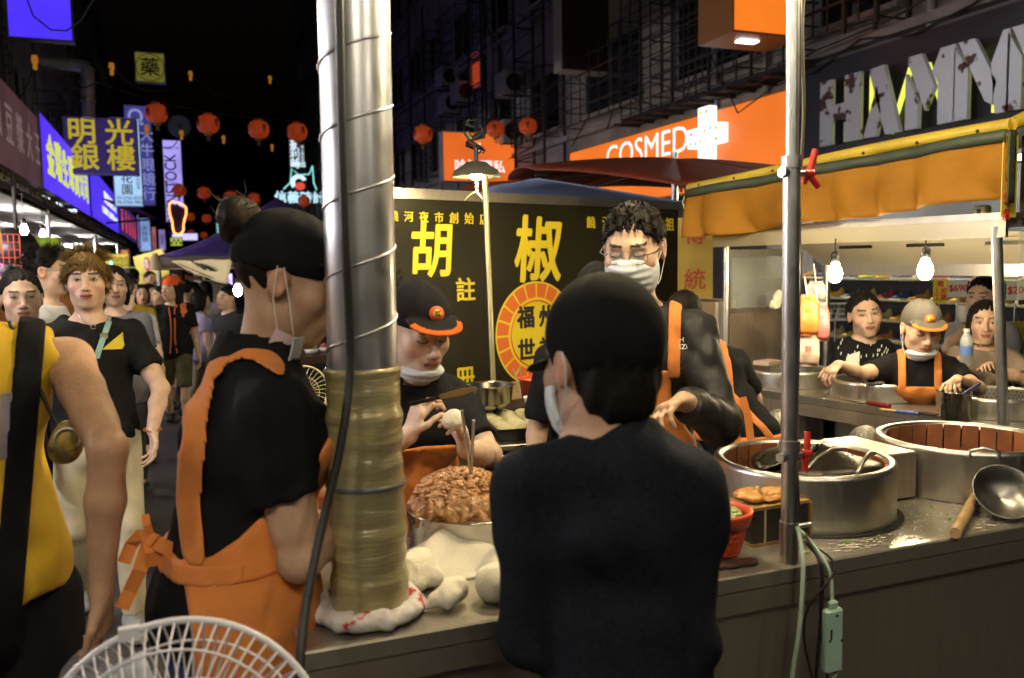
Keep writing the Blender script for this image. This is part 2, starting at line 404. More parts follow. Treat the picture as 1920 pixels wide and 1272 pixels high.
def face_paint(c, Rm, s, brow=BLACKHAIR, lips=(.42, .13, .10), look='open', scalp=None):
    Ri = Rm.T
    def g(P, C):
        q = ((P-c) @ Ri.T)/s; x, y, z = q[:, 0], q[:, 1], q[:, 2]; ax = np.abs(x)
        C = C.copy()
        fr = (y > .03) & (np.abs(z) < .13)
        ch = np.exp(-(((ax-.042)/.022)**2+((z+.025)/.022)**2))*(y > .03); C *= (1-ch[:, None]*np.array([0, .16, .14]))
        ear = (ax > .074) & (np.abs(z) < .05); C[ear] *= (1.05, .86, .8)
        lp = (y > .082) & ((x/.0245)**2+((z+.057)/.0135)**2 < 1); C[lp] = lips
        mo = (y > .082) & (ax < .022) & (np.abs(z+.0566) < .0024); C[mo] = (.08, .02, .018)
        bz = .0335+.10*(ax-.014)-1.9*(ax-.030)**2
        C[fr & (ax > .012) & (ax < .050) & (np.abs(z-bz) < .0042)] = brow
        ew = .0145; ez = (z-.0095-.05*(ax-.031)); u = (ax-.031)/ew
        if look == 'open':
            op = fr & (np.abs(u) < 1) & (np.abs(ez) < .0048*(1-u*u)+.0008); C[op] = (.42, .40, .38)
            C[fr & (((ax-.031)/.0058)**2+(ez/.0056)**2 < 1) & (np.abs(ez) < .0048)] = (.012, .008, .006)
            C[fr & (np.abs(u) < 1.05) & (np.abs(ez-.0055*(1-u*u)) < .0022)] = (.015, .011, .01)
        else:
            C[fr & (np.abs(u) < 1.1) & (np.abs(ez+.0045*(1-u*u)+.001) < .0024)] = (.018, .013, .011)
        ns = (y > .09) & (np.abs(z+.0345) < .0028) & (np.abs(ax-.0075) < .0042); C[ns] = (.10, .04, .03)
        return C
    return g

def add_hand(fl, wr, d, nrmv, side, s=1., curl=.5, spread=.06, thumb=.5, fine=None):
    """palm + five jointed fingers; d = pointing direction, nrmv = direction the palm faces, side=+1 when the thumb lies to cross(nrmv,d)"""
    d = nrm(d); n = nrm(nrmv-d*(np.array(nrmv) @ d)); t = np.cross(n, d)*side
    fl.ecap(wr+d*.012*s, wr+d*.078*s, (.030*s, .017*s), (.040*s, .014*s), t, .02*s)
    L = [(.030, .92, .040, .024, .021), (.010, 1., .045, .028, .023), (-.011, .97, .042, .026, .022), (-.030, .88, .033, .020, .019)]
    for i, (o, b, l1, l2, l3) in enumerate(L):
        p = wr+d*.090*b*s+t*o*s; a = spread*(1.5-i); cu = curl*(1+.10*i)
        dd = nrm(d*math.cos(a)+t*math.sin(a)); ang = 0
        p0 = p-dd*.02*s
        for j, l in enumerate((l1, l2, l3)):
            ang += cu*(.75, .95, .6)[j]; v = dd*math.cos(ang)+n*math.sin(ang); q = p+v*l*s
            fl.cap(p0 if j == 0 else p, q, (.0088, .0080, .0072)[j]*s, (.0082, .0073, .0060)[j]*s, k=.0045*s); p = q
    p = wr+d*.030*s+t*.030*s
    v1 = nrm(d*.62+t*.62+n*.35*thumb); q = p+v1*.040*s; fl.cap(wr+d*.02*s+t*.016*s, q, .015*s, .0105*s, k=.012*s)
    v2 = nrm(d*.85+t*.25*(1-thumb)+n*.75*thumb-t*.1*thumb); q2 = q+v2*.030*s; fl.cap(q, q2, .0098*s, .0088*s, k=.005*s)
    fl.cap(q2, q2+nrm(v2+n*.25*thumb)*.024*s, .0086*s, .0066*s, k=.004*s)
    if fine is not None:
        c = wr+d*.085*s; fine.append((c-.11*s, c+.11*s, .0045))

def hair_tufts(name, c, Rm, s, n, col, parent, M4, length=.05, fn=None, seed=1, wid=.006, jit=.35, var=.35, lift=.55):
    """locks: curved tapered blades rooted on the scalp. fn(dir)-> None or (length factor, flow vector in head frame)"""
    r = random.Random(seed); mb = MB(); cols = []
    k = 0; tries = 0
    while k < n and tries < n*12:
        tries += 1
        u = nrm([r.gauss(0, 1), r.gauss(0, 1), r.gauss(0, 1)])
        g = fn(u)
        if g is None: continue
        lf, flow = g; p = V3(u[0]*.079, u[1]*.098-.012, u[2]*.090+.036)
        fl = nrm(V3(*flow)+V3(r.gauss(0, jit), r.gauss(0, jit), r.gauss(0, jit))); L = length*lf*r.uniform(.6, 1.2); wdt = wid*r.uniform(.6, 1.3)
        side = nrm(np.cross(u, fl)+V3(1e-4, 0, 0)); pts = []; d0 = nrm(u*lift+fl*.75); N = 4
        q = p-u*.004
        for i in range(N+1):
            t = i/N; pts.append((q.copy(), wdt*(1-t)**.75*(.55+1.2*min(t*3, 1)*.4)))
            dd = nrm(d0*(1-t)+fl*t*1.2-u*.15*t); q = q+dd*L/N
        vs_ = []
        for q, w_ in pts[:-1]: vs_ += [q-side*w_, q+u*w_*.55, q+side*w_]
        vs_.append(pts[-1][0]); T = [tuple(c+Rm @ (v*s)) for v in vs_]; Fc = []
        for i in range(N-1): a = 3*i; Fc += [(a, a+1, a+4, a+3), (a+1, a+2, a+5, a+4), (a+2, a, a+3, a+5)]
        a = 3*(N-1); Fc += [(a, a+1, a+3), (a+1, a+2, a+3), (a+2, a, a+3)]
        mb.add(T, Fc, True); br = 1+r.uniform(-var, var)
        cols += [tuple(x*br for x in col)]*len(T); k += 1
    if not mb.v: return None
    me = bpy.data.meshes.new(name); me.from_pydata(mb.v, [], mb.f); me.update()
    at_ = me.color_attributes.new('Col', 'FLOAT_COLOR', 'POINT'); cc = np.ones((len(mb.v), 4), np.float32); cc[:, :3] = cols; at_.data.foreach_set('color', cc.ravel())
    me.polygons.foreach_set('use_smooth', [True]*len(me.polygons)); me.materials.append(M['hair'])
    if M4 is not None: me.transform(M4)
    return link(bpy.data.objects.new(name, me), parent)
# ------------------------------------------------------------------ people
def ik(s, w_, a, b, pole):
    v = w_-s; d = np.linalg.norm(v); u = v/max(d, 1e-6)
    if d > (a+b)*.995: d = (a+b)*.995; w_ = s+u*d
    x = (a*a-b*b+d*d)/(2*d); h = math.sqrt(max(a*a-x*x, 0)); p = np.array(pole, float); p = p-u*(p @ u); p = nrm(p)
    return s+u*x+p*h, w_
SKIN_ = (.50, .335, .235)
class Person:
    """one figure. local frame: x right, y forward, z up, feet at the origin; placed so that its head sits at a world point"""
    def __init__(s, label, head, face, lean=0., side=0., neck=0., hyaw=0., hpitch=0., hroll=0., female=False, hs=None, skin=SKIN_, res=.012, hres=.0048,
                 arms=None, bulk=1., group=None, legs='stand', look='open', name='person', twist=0., dropz=0., drawface=True, lips=None, shoulders=1., neckl=.092):
        skin = tuple(min(.8, x*1.22) for x in skin); s.female = female; s.res = res; s.hres = hres; s.skin = skin; s.bulk = bulk
        f = nrm([face[0], face[1]]); ang = math.atan2(-f[0], f[1])
        sd = nrm([math.sin(side), math.sin(lean)*math.cos(side), math.cos(lean)*math.cos(side)])
        nd = nrm([math.sin(side)*.6, math.sin(lean*.65+neck), math.cos(lean*.65+neck)])
        def skel(S):
            J = {}; J['hip'] = V3(0, 0, .52)*S; J['waist'] = J['hip']+sd*.085*S; J['chest'] = J['hip']+sd*.215*S; J['sh'] = J['hip']+sd*.288*S
            J['nb'] = J['hip']+sd*.312*S; J['head'] = J['nb']+nd*neckl*S+V3(0, .012*S, 0); return J
        hz = head[2]-dropz; S = hz/skel(1.)['head'][2]; J = skel(S); s.S = S; s.J = J; s.hs = hs or S/1.70
        s.hs = hs or max(.94, min(1.06, S/1.70))
        RZ = np.array(Matrix.Rotation(ang, 3, 'Z')); loc = np.array(head)-RZ @ J['head']; loc[2] = dropz
        s.RZ = RZ; s.loc = loc; s.M4 = Matrix.Translation(loc) @ Matrix.Rotation(ang, 4, 'Z')
        s.root = empty(name, loc, label, 'person', group); s.label = label
        s.HR = rotm(hyaw, hpitch, hroll); s.HC = J['head']
        sw = (.090 if female else .100)*S*shoulders; xt = V3(math.cos(twist), math.sin(twist), 0)
        up = sd
        s.shj = {g: J['sh']+xt*g*sw-up*.030*S for g in (-1, 1)}; s.xt = xt; s.sd = sd; s.yt = np.cross(up, xt)
        s.ua, s.fa = .172*S, .150*S; s.el = {}; s.wr = {}; s.hd = {}; s.hn = {}
        arms = arms or {}
        s.fine = [(J['head']-V3(.11, .13, .14)*s.hs, J['head']+V3(.11, .13, .14)*s.hs, hres)]
        for g in (-1, 1):
            a = dict(arms.get('R' if g > 0 else 'L', {}))
            w_ = a.get('w'); w_ = s.to_local(w_) if w_ is not None else (np.array(a['lw'])*S if 'lw' in a else s.shj[g]+V3(g*.045, .05, -.308)*S)
            pole = a.get('pole', (g*.35, -1, -.1)); e, w2 = ik(s.shj[g], w_, s.ua, s.fa, pole); s.el[g], s.wr[g] = e, w2
            hd = a.get('hd'); hd = s.RZ.T @ np.array(hd, float) if hd is not None else (w2-e)
            hn = a.get('hn'); hn = s.RZ.T @ np.array(hn, float) if hn is not None else V3(-g, .25, 0)
            s.hd[g], s.hn[g] = nrm(hd), hn; s.hp = getattr(s, 'hp', {}); s.hp[g] = (a.get('curl', .45), a.get('spread', .05), a.get('thumb', .4))
        st = {'stand': (0, 0), 'walk': (.16, -.12), 'walk2': (-.14, .15)}[legs]
        s.leg = {}
        for g, fw in ((-1, st[0]), (1, st[1])):
            hp = J['hip']+V3(g*.052, 0, -.02)*S; an = V3(g*.058, fw-.012, .048)*1.; an = V3(an[0]*S, an[1]*S, (.048+.03*max(0, -fw)*2)*S)
            kn, an = ik(hp, an, .245*S, .235*S, (g*.15, 1, 0)); s.leg[g] = (hp, kn, an)
        # ---- skin
        B = Fld(); T = add_head(B, s.HC, s.HR, s.hs, female, drawface); s.HT = T
        nr = (.046 if female else .053)*s.hs
        B.cap(T(0, -.022, -.045), J['nb']-up*.01*S, nr*.93, nr*1.04, k=.035)
        s.torso(B, -.014, 0)
        for g in (-1, 1):
            b = bulk; e, w2 = s.el[g], s.wr[g]
            B.cap(s.shj[g], e, .0270*S*b, .0225*S*b, k=.03); B.cap(s.shj[g]*.65+e*.35, e*.75+s.shj[g]*.25, .0262*S*b, .0240*S*b, k=.02)
            B.cap(e, e*.62+w2*.38, .0220*S*b, .0228*S*b, k=.02); B.cap(e*.62+w2*.38, w2, .0225*S*b, .0152*S*b, k=.02)
            cu, sp, th = s.hp[g]
            add_hand(B, w2, s.hd[g], s.hn[g], 1 if np.cross(s.hn[g], s.hd[g]) @ V3(0, 0, 1) >= -2 else 1, S/1.75, cu, sp, th, s.fine if hres < .006 else None)
            hp, kn, an = s.leg[g]
            B.cap(hp, kn, .046*S, .030*S, k=.03); B.cap(kn, kn*.6+an*.4, .029*S, .031*S, k=.02); B.cap(kn*.6+an*.4, an, .030*S, .020*S, k=.02)
            B.ecap(an+V3(0, -.01, -.022)*S, an+V3(0, .085, -.034)*S, (.022*S, .018*S), (.024*S, .010*S), (1, 0, 0), k=.02)
        s.B = B
        s.body = field_mesh('body', B, M['skin'], s.root, s.M4, res, s.fine, skin, face_paint(s.HC, s.HR, s.hs, look=look, lips=lips or (.36, .15, .11)) if drawface else None)
    def to_local(s, p): return s.RZ.T @ (np.array(p, float)-s.loc)
    def to_world(s, p): return s.RZ @ np.array(p, float)+s.loc
    def hw(s, x, y, z): return s.to_world(s.HT(x, y, z))
    def torso(s, B, e, loose, delt=True):
        S, J, x, b = s.S, s.J, s.xt, s.bulk; fm = s.female
        pel = (.094 if fm else .092, .070); wa = (.070 if fm else .078, .055); ch = (.080 if fm else .090, .064); uc = (.078 if fm else .088, .050)
        q = lambda r, l=0: ((r[0]*b*S+e+l), (r[1]*b*S+e+l))
        up = s.sd
        B.ecap(J['hip']-V3(0, 0, .035*S), J['hip']+up*.02*S, q(pel, loose), q(pel, loose), (1, 0, 0), .05)
        B.ecap(J['hip']+up*.01*S, J['waist']+up*.02*S, q(pel, loose), q(wa, loose*.8), (1, 0, 0), .06)
        B.ecap(J['waist'], J['chest'], q(wa, loose*.8), q(ch, loose*.5), x, .06)
        B.ecap(J['chest'], J['sh']-up*.03*S, q(ch, loose*.5), q(uc), x, .05)
        for g in (-1, 1):
            B.cap(J['nb']-up*.028*S, s.shj[g]+up*.004*S, .034*S+e, .027*S+e, k=.05)
            if delt: B.cap(s.shj[g], s.shj[g]*.7+s.el[g]*.3, .0285*S+e, .027*S+e, k=.04)
        if fm:
            for g in (-1, 1): B.ell(J['chest']+x*g*.045*S+s.yt*.048*S+up*.005*S, (.042*S+e, .042*S+e, .042*S+e), .05)
    def cloth(s, name, fld, col, fo=.006, seed=1, res=None, post=None, fr=9., m=None, colfn=None, lohi=None):
        fw = folds(fo, seed, fr)
        def P(f, X, Y, Z):
            f = fw(f, X, Y, Z)
            return post(f, X, Y, Z) if post else f
        return field_mesh(name, fld, m or M['cloth'], s.root, s.M4, res or s.res, None, col, colfn, P, lohi)
    def shirt(s, col, sleeve=.62, hem=.47, e=.012, loose=.012, fo=.008, seed=1, neckr=.062, neckd=.0, vneck=0, long=False, name='shirt', colfn=None, tank=False, fr=15., sl=.037, res=None, m=None, tube=1.):
        S, J = s.S, s.J; B = Fld(); s.torso(B, e, loose, not tank); s.TF = Fld(); s.torso(s.TF, e, loose)
        if tank:
            for g in (-1, 1): B.cap(s.shj[g]+V3(g*.040*S, 0, .05*S), s.shj[g]+V3(g*.026*S, 0, -.115*S), .056*S, .046*S, k=.012, op='-')
        else:
            for g in (-1, 1):
                e1, w2 = s.el[g], s.wr[g]; sh = s.shj[g]
                if long:
                    B.cap(sh, e1, sl*S*1.0, sl*S*.92, k=.03); B.cap(e1, w2, sl*S*.95, .030*S, k=.02, cut=.97)
                else:
                    B.cap(sh, e1, sl*S, sl*S*1.02, k=.03, cut=sleeve)
                    tip = sh+(e1-sh)*sleeve; dd = nrm(e1-sh); B.cap(tip+dd*.03, tip-dd*.012, sl*S*.60, sl*S*.55, k=.004, op='-')
        nbp = J['nb']+V3(0, .012*S, .0); B.ell(nbp+V3(0, .01+neckd, .028*S), (neckr*S/1.0, neckr*S*1.0, .045*S), .008, '-')
        if vneck: B.cap(nbp+V3(0, .06*S, .02*S), nbp+V3(0, .085*S, -vneck*S), .032*S, .006*S, k=.008, op='-')
        hz = hem*S; s.SF = B
        def post(f, X, Y, Z):
            zz = hz+.006*np.sin(X*40+seed)+Y*(-.1)*0
            return np.maximum(f, zz-Z)
        s.sfold = (fo, seed, fr); s.spost = post
        return s.cloth(name, B, col, fo, seed, res, post, fr, m, colfn)
    def over(s, name, region, off, col, m=None, res=None, base=None, lohi=None, fo=None, colfn=None, shell=False, head=False):
        """a layer lying on the shirt (off metres above it), limited to region(X,Y,Z)<0 in the local frame"""
        fo_, seed, fr = s.sfold if hasattr(s, 'sfold') else (0, 1, 9); fw = folds(fo_ if fo is None else fo, seed, fr)
        B = base or s.SF
        def P(f, X, Y, Z):
            f = fw(f, X, Y, Z); g = f-off
            if shell: g = np.maximum(g, -(f+.004))
            return np.maximum(g, region(X, Y, Z))
        return field_mesh(name, B, m or M['cloth'], s.root, s.M4, res or s.res, None, col, colfn, P, lohi)
    def trousers(s, col, top=.54, bottom=.05, e=.014, wide=1., fo=.008, seed=5, name='trousers', res=None, colfn=None):
        S, J = s.S, s.J; B = Fld(); b = s.bulk
        pel = (.094*b*S+e, .070*b*S+e)
        B.ecap(J['hip']-V3(0, 0, .04*S), J['hip']+s.sd*.03*S, pel, (pel[0]*.93, pel[1]*.95), (1, 0, 0), .05)
        for g in (-1, 1):
            hp, kn, an = s.leg[g]; B.cap(hp, kn, .052*S*wide+e*.3, .038*S*wide, k=.03); B.cap(kn, an, .038*S*wide, .031*S*wide, k=.02)
        def post(f, X, Y, Z): return np.maximum(np.maximum(f, Z-top*S), bottom*S-Z)
        return s.cloth(name, B, col, fo, seed, res or s.res*1.3, post, 8., None, colfn)
    def shoes(s, col=(.02, .02, .02), res=None):
        for g in (-1, 1):
            an = s.leg[g][2]; B = Fld(); S = s.S
            B.ecap(an+V3(0, -.02, -.024)*S, an+V3(0, .09, -.034)*S, (.027*S, .024*S), (.028*S, .015*S), (1, 0, 0), .02).cap(an+V3(0, -.005, -.01)*S, an, .03*S, .027*S, k=.02)
            lo = (an[2]-.046*S)
            field_mesh('shoe', B, M['cloth'], s.root, s.M4, res or max(.011, s.res), None, col, None, lambda f, X, Y, Z: np.maximum(f, lo-Z))
    # ---- hair and headwear (head frame)
    def hq(s, X, Y, Z):
        c, R = s.HC, s.HR; x, y, z = (X-c[0])/s.hs, (Y-c[1])/s.hs, (Z-c[2])/s.hs
        return (R[0][0]*x+R[1][0]*y+R[2][0]*z, R[0][1]*x+R[1][1]*y+R[2][1]*z, R[0][2]*x+R[1][2]*y+R[2][2]*z)
    def hair(s, style='short', col=BLACKHAIR, n=220, seed=1, under_cap=False, res=None, length=None):
        B = Fld(); h = s.hs; E = lambda p, r, k=.015, op='+': B.ell(s.HT(*p), [q*h for q in r], k*h, op, s.HR)
        E((0, -.018, .040), (.079, .097, .086) if under_cap else (.080, .098, .087) if style == 'spiky' else (.0835, .100, .091))
        if style in ('bob', 'long') or (style == 'tied' and not under_cap):
            E((0, -.045, .0), (.082, .072, .085), .03)
        if style == 'crop': E((0, -.046, -.036), (.062, .046, .056), .03)
        if style == 'bob':
            for g in (-1, 1): E((g*.066, -.005, -.03), (.026, .05, .085), .02)
            E((0, -.06, -.06), (.075, .045, .065), .03)
        if style == 'long':
            for g in (-1, 1): E((g*.062, -.02, -.07), (.028, .045, .13), .03)
            E((0, -.07, -.12), (.07, .035, .16), .04)
        hy = {'short': [-.12, -.05, -.022, -.004, .02, .05, .075, .12], 'bob': [-.12, -.05, -.02, .0, .03, .06, .08, .12]}
        yy = [-.13, -.05, -.025, -.005, .02, .05, .072, .12]
        zz = {'crop': [-.115, -.105, -.05, .02, .02, .045, .072, .082], 'short': [-.078, -.07, -.03, .03, .02, .045, .072, .082], 'spiky': [-.06, -.055, -.02, .03, .015, .05, .075, .085], 'bangs': [-.065, -.06, -.03, .03, -.01, .03, .056, .054],
              'bob': [-.13, -.13, -.13, -.12, -.07, .04, .07, .08], 'long': [-.3, -.3, -.3, -.25, -.05, .045, .078, .088], 'tied': [-.055, -.05, -.015, .03, .02, .055, .082, .09]}[style]
        def post(f, X, Y, Z):
            x, y, z = s.hq(X, Y, Z); hl = np.interp(y, yy, zz)+.0025*np.sin(x*150+2*np.sin(y*90))
            if style != 'spiky': f = f+.0022*np.sin(x*260+6*np.sin(y*30))+.0018*np.sin(y*170+z*120)
            return np.maximum(f, (hl-z)*h)
        o = field_mesh('hair', B, M['hair'], s.root, s.M4, res or max(.007, s.hres*1.3), None, col, None, post)
        if n and not under_cap:
            def fn(u):
                p = (u[0]*.079, u[1]*.098-.012, u[2]*.09+.036)
                if p[2] < np.interp(p[1], yy, zz)+.004: return None
                if style == 'spiky': return (1.0 if u[2] > .2 else .55), (u[0]*.5, .5 if u[1] > -.2 else -.2, .7*max(u[2], .1))
                if style == 'bangs':
                    if u[1] > .25: return (.62 if u[2] < .75 else .95), (.45+u[0]*.6, .35, -.75)
                    if u[2] > .55: return .85, (u[0]*1.1, u[1]*.9+.1, .25)
                    return .9, (u[0]*.55, u[1]*.2, -.9)
                if style == 'short': return (.6 if u[2] > 0 else .35), (u[0]*.5, .5*u[1]+.3, -.25 if u[2] < .5 else .2)
                return .8, (u[0]*.25, -.25, -1)
            hair_tufts('hair_locks', s.HC, s.HR, h, n, col, o, s.M4, length or {'spiky': .045, 'bangs': .062, 'short': .04}.get(style, .06), fn, seed, {'bangs': .0036, 'spiky': .0024}.get(style, .0036), {'bangs': .2, 'long': .12, 'bob': .12, 'tied': .12, 'spiky': .13}.get(style, .22), .35, {'bangs': .22, 'short': .25, 'spiky': .3}.get(style, .3))
        return o
    def capdim(s): return (0, -.014, .046), (.0845, .104, .094)
    def baseball_cap(s, col, trim=None, brim=True, back=False, tilt=0., low=.028, badge=False, name='cap', seed=3, brimlen=1.):
        h = s.hs; B = Fld(); c, r = s.capdim(); E = lambda p, q, k=.01, op='+', R=None: B.ell(s.HT(*p), [v*h for v in q], k*h, op, s.HR if R is None else R)
        E(c, r); d = -1 if back else 1
        def post(f, X, Y, Z):
            x, y, z = s.hq(X, Y, Z); cut = low+.12*(-y*d if back else y)*.6+tilt*x
            f = f+.0012*np.sin(np.arctan2(x, y+.014)*6)-.0008
            f = np.maximum(f, (cut-z)*h)
            if brim:
                yy = (y*d-.070); rad = np.sqrt((x/.082)**2+((yy-.0)/(.078*brimlen))**2); zc = low+.052+.010-1.9*x*x-.28*np.maximum(yy, 0)-.02
                b = np.maximum(np.maximum((rad-1)*.07, np.abs(z-zc)-.0035), .0-yy-.02)
                f = np.minimum(f, b*h)
            return f
        colfn = None
        if trim:
            def colfn(P, C):
                q = ((P-s.HC) @ s.HR)/h; x, y, z = q[:, 0], q[:, 1]*d, q[:, 2]; yy = y-.070
                rad = np.sqrt((x/.082)**2+(yy/(.078*brimlen))**2); m_ = (yy > .0) & (rad > .80) & (z < low+.060) & (y > .085); C[m_] = trim; return C
        lo, hi = B.bounds(); hi = hi+.11*h; lo = lo-.11*h
        o = field_mesh(name, B, M['cloth'], s.root, s.M4, max(.0046, s.hres), None, col, colfn, post, (lo, hi))
        if badge:
            u = nrm([badge if badge is not True else 0, .93, .42]); p = V3(*c)+u*V3(*r)*1.005; wn = s.RZ @ (s.HR @ u); wp = s.hw(*p); ux = nrm(np.cross(V3(0, 0, 1), wn)); uy = np.cross(wn, ux)
            mb = MB().lathe([(.0001, .004*h), (.021*h, .003*h), (.021*h, -.006*h)], wp, 24, wn); b = mb.build('badge', cmat('badge_red', (.60, .08, .02), .6), o)
            MB().lathe([(.0001, .0052*h), (.012*h, .0046*h), (.012*h, -.004*h)], wp, 20, wn).build('badge_centre', cmat('badge_yellow', (.75, .55, .03), .6), o)
            text_obj('福州\n世祖', wp+wn*.0062*h, ux, uy, .0095*h, cmat('badge_ink', (.05, .01, .01)), o, 'badge_lettering', depth=.001)
        return o
    def face_mask(s, z0=-.105, z1=-.008, m=None, strap=True, name='face_mask', hook=True, grow=0.):
        h = s.hs; B = Fld(); E = lambda p, r, k=.012, op='+': B.ell(s.HT(*p), [q*h for q in r], k*h, op, s.HR)
        E((0, .026, -.045), (.0715+grow, .078+grow, .088+grow), .02)
        if z1 > -.03: E((0, .086, -.027), (.024, .037, .030), .03)
        def post(f, X, Y, Z):
            x, y, z = s.hq(X, Y, Z); f = f+.0014*np.sin(z*300)*(np.abs(x) < .058)
            top = z1-.42*np.abs(x)**1.2; return np.maximum(f, np.maximum(np.maximum((z-top)*h, (z0-z)*h), (.028-y)*h))
        o = field_mesh(name, B, m or M['mask'], s.root, s.M4, max(.0045, s.hres), None, (1, 1, 1), None, post)
        if strap and o:
            for g in (-1, 1):
                a = s.hw(g*.066, .034, z1-.035); b = s.hw(g*.079, -.02, z0+.02); e1 = s.hw(g*.086, -.018, .03)
                c_ = s.hw(g*.068, .034, z0+.02)
                MB().tube([a, s.hw(g*.0745, .012, z1-.02+.01), s.hw(g*.0815, -.012, .026), s.hw(g*.083, -.026, .024), s.hw(g*.0835, -.033, .004), s.hw(g*.078, -.02, z0*.35), s.hw(g*.072, .012, z0*.72), c_], .0013*h, 5).build('ear_loop', m or M['mask'], o)
        return o
    def neck_ring(s, name, col, r0=.064, hgt=.03, thick=.008, open_=True):
        """a collar standing round the neck"""
        S, J = s.S, s.J; a = J['nb']+V3(0, -.005, -.012)*S; b = a+(s.HT(0, -.02, -.07)-a)*.55; B = Fld()
        B.cap(a, b, r0*S*1.02, r0*S*.92, k=.005, cut=1.0); B.cap(a-V3(0, 0, .03), b+(b-a)*.6, r0*S*.93, r0*S*.83, k=.004, op='-')
        def post(f, X, Y, Z):
            if open_: f = np.maximum(f, (Y-a[1])-.045*S-(.012*S)*0)
            return np.maximum(f, (a[2]-.02*S)-Z)
        return field_mesh(name, B, M['cloth'], s.root, s.M4, min(s.res, .008), None, col, None, post)
    def spectacles(s, m=None, lens=True):
        h = s.hs; mm = m or cmat('spectacle_metal', (.35, .36, .42), .3, metal=1); o = None
        for g in (-1, 1):
            P = []
            for k in range(20): a = 2*math.pi*k/20; P.append(s.hw(g*.033+.0235*math.copysign(abs(math.cos(a))**.7, math.cos(a)), .104-.25*abs(.0235*math.cos(a))*(.5+.5*g*math.cos(a)), .004+.015*math.copysign(abs(math.sin(a))**.7, math.sin(a))))
            mb = MB().tube(P, .0013*h, 5, close=True)
            mb.tube([s.hw(g*.056, .098, .012), s.hw(g*.076, .07, .014), s.hw(g*.081, -.01, .016)], .0017*h, 5)
            if g > 0: mb.tube([s.hw(-.010, .106, .008), s.hw(0, .110, .011), s.hw(.010, .106, .008)], .0012*h, 5)
            if o is None: o = mb.build('spectacles', mm, s.root)
            else: mb.build('spectacle_frame', mm, o)
            if lens: MB().add(P, [tuple(range(20))]).build('lens', M['glass'], o)
        return o
def simple_person(label, px, py, d, face, hair='short', shirt=(.02, .02, .02), trouser=(.02, .02, .025), female=False, hyaw=0, hpitch=0, legs='walk', group='passers-by in the market lane', seed=1, n=70, hairc=BLACKHAIR, res=.02, hres=.0085, skin=SKIN_, hs=None, short=False, **k):
    p = Person(label, at(px, py, d), face, female=female, hyaw=hyaw, hpitch=hpitch, legs=legs, group=group, res=res, hres=hres, skin=skin, hs=hs, **k)
    p.shirt(shirt, e=.014, loose=.016, fo=.008, seed=seed, hem=.45); p.trousers(trouser, seed=seed, bottom=.26 if short else .05, wide=1.15 if short else 1.)
    p.shoes((.03, .03, .03)); p.hair(hair, hairc, n, seed); return p
# ================================================================== the setting
FLOOR = mat('worn_asphalt', (.045, .044, .046), .55, 0, .5, 1.2, .4, 60, rvar=.15)
g = MB().add([(-90, -60, 0), (90, -60, 0), (90, 160, 0), (-90, 160, 0)], [(0, 1, 2, 3)]).build('ground', FLOOR); tag(g, kind='structure')
pv = MB().box((-2.75, 40, .05), (1.5, 110, .1)); tag(pv.build('pavement', mat('pavement_slabs', (.16, .15, .15), .7, 0, .4, 3, .3, 40)), kind='structure')
pv = MB().box((9.2, 40, .05), (3.0, 110, .1)); tag(pv.build('pavement', M['concrete']), kind='structure')

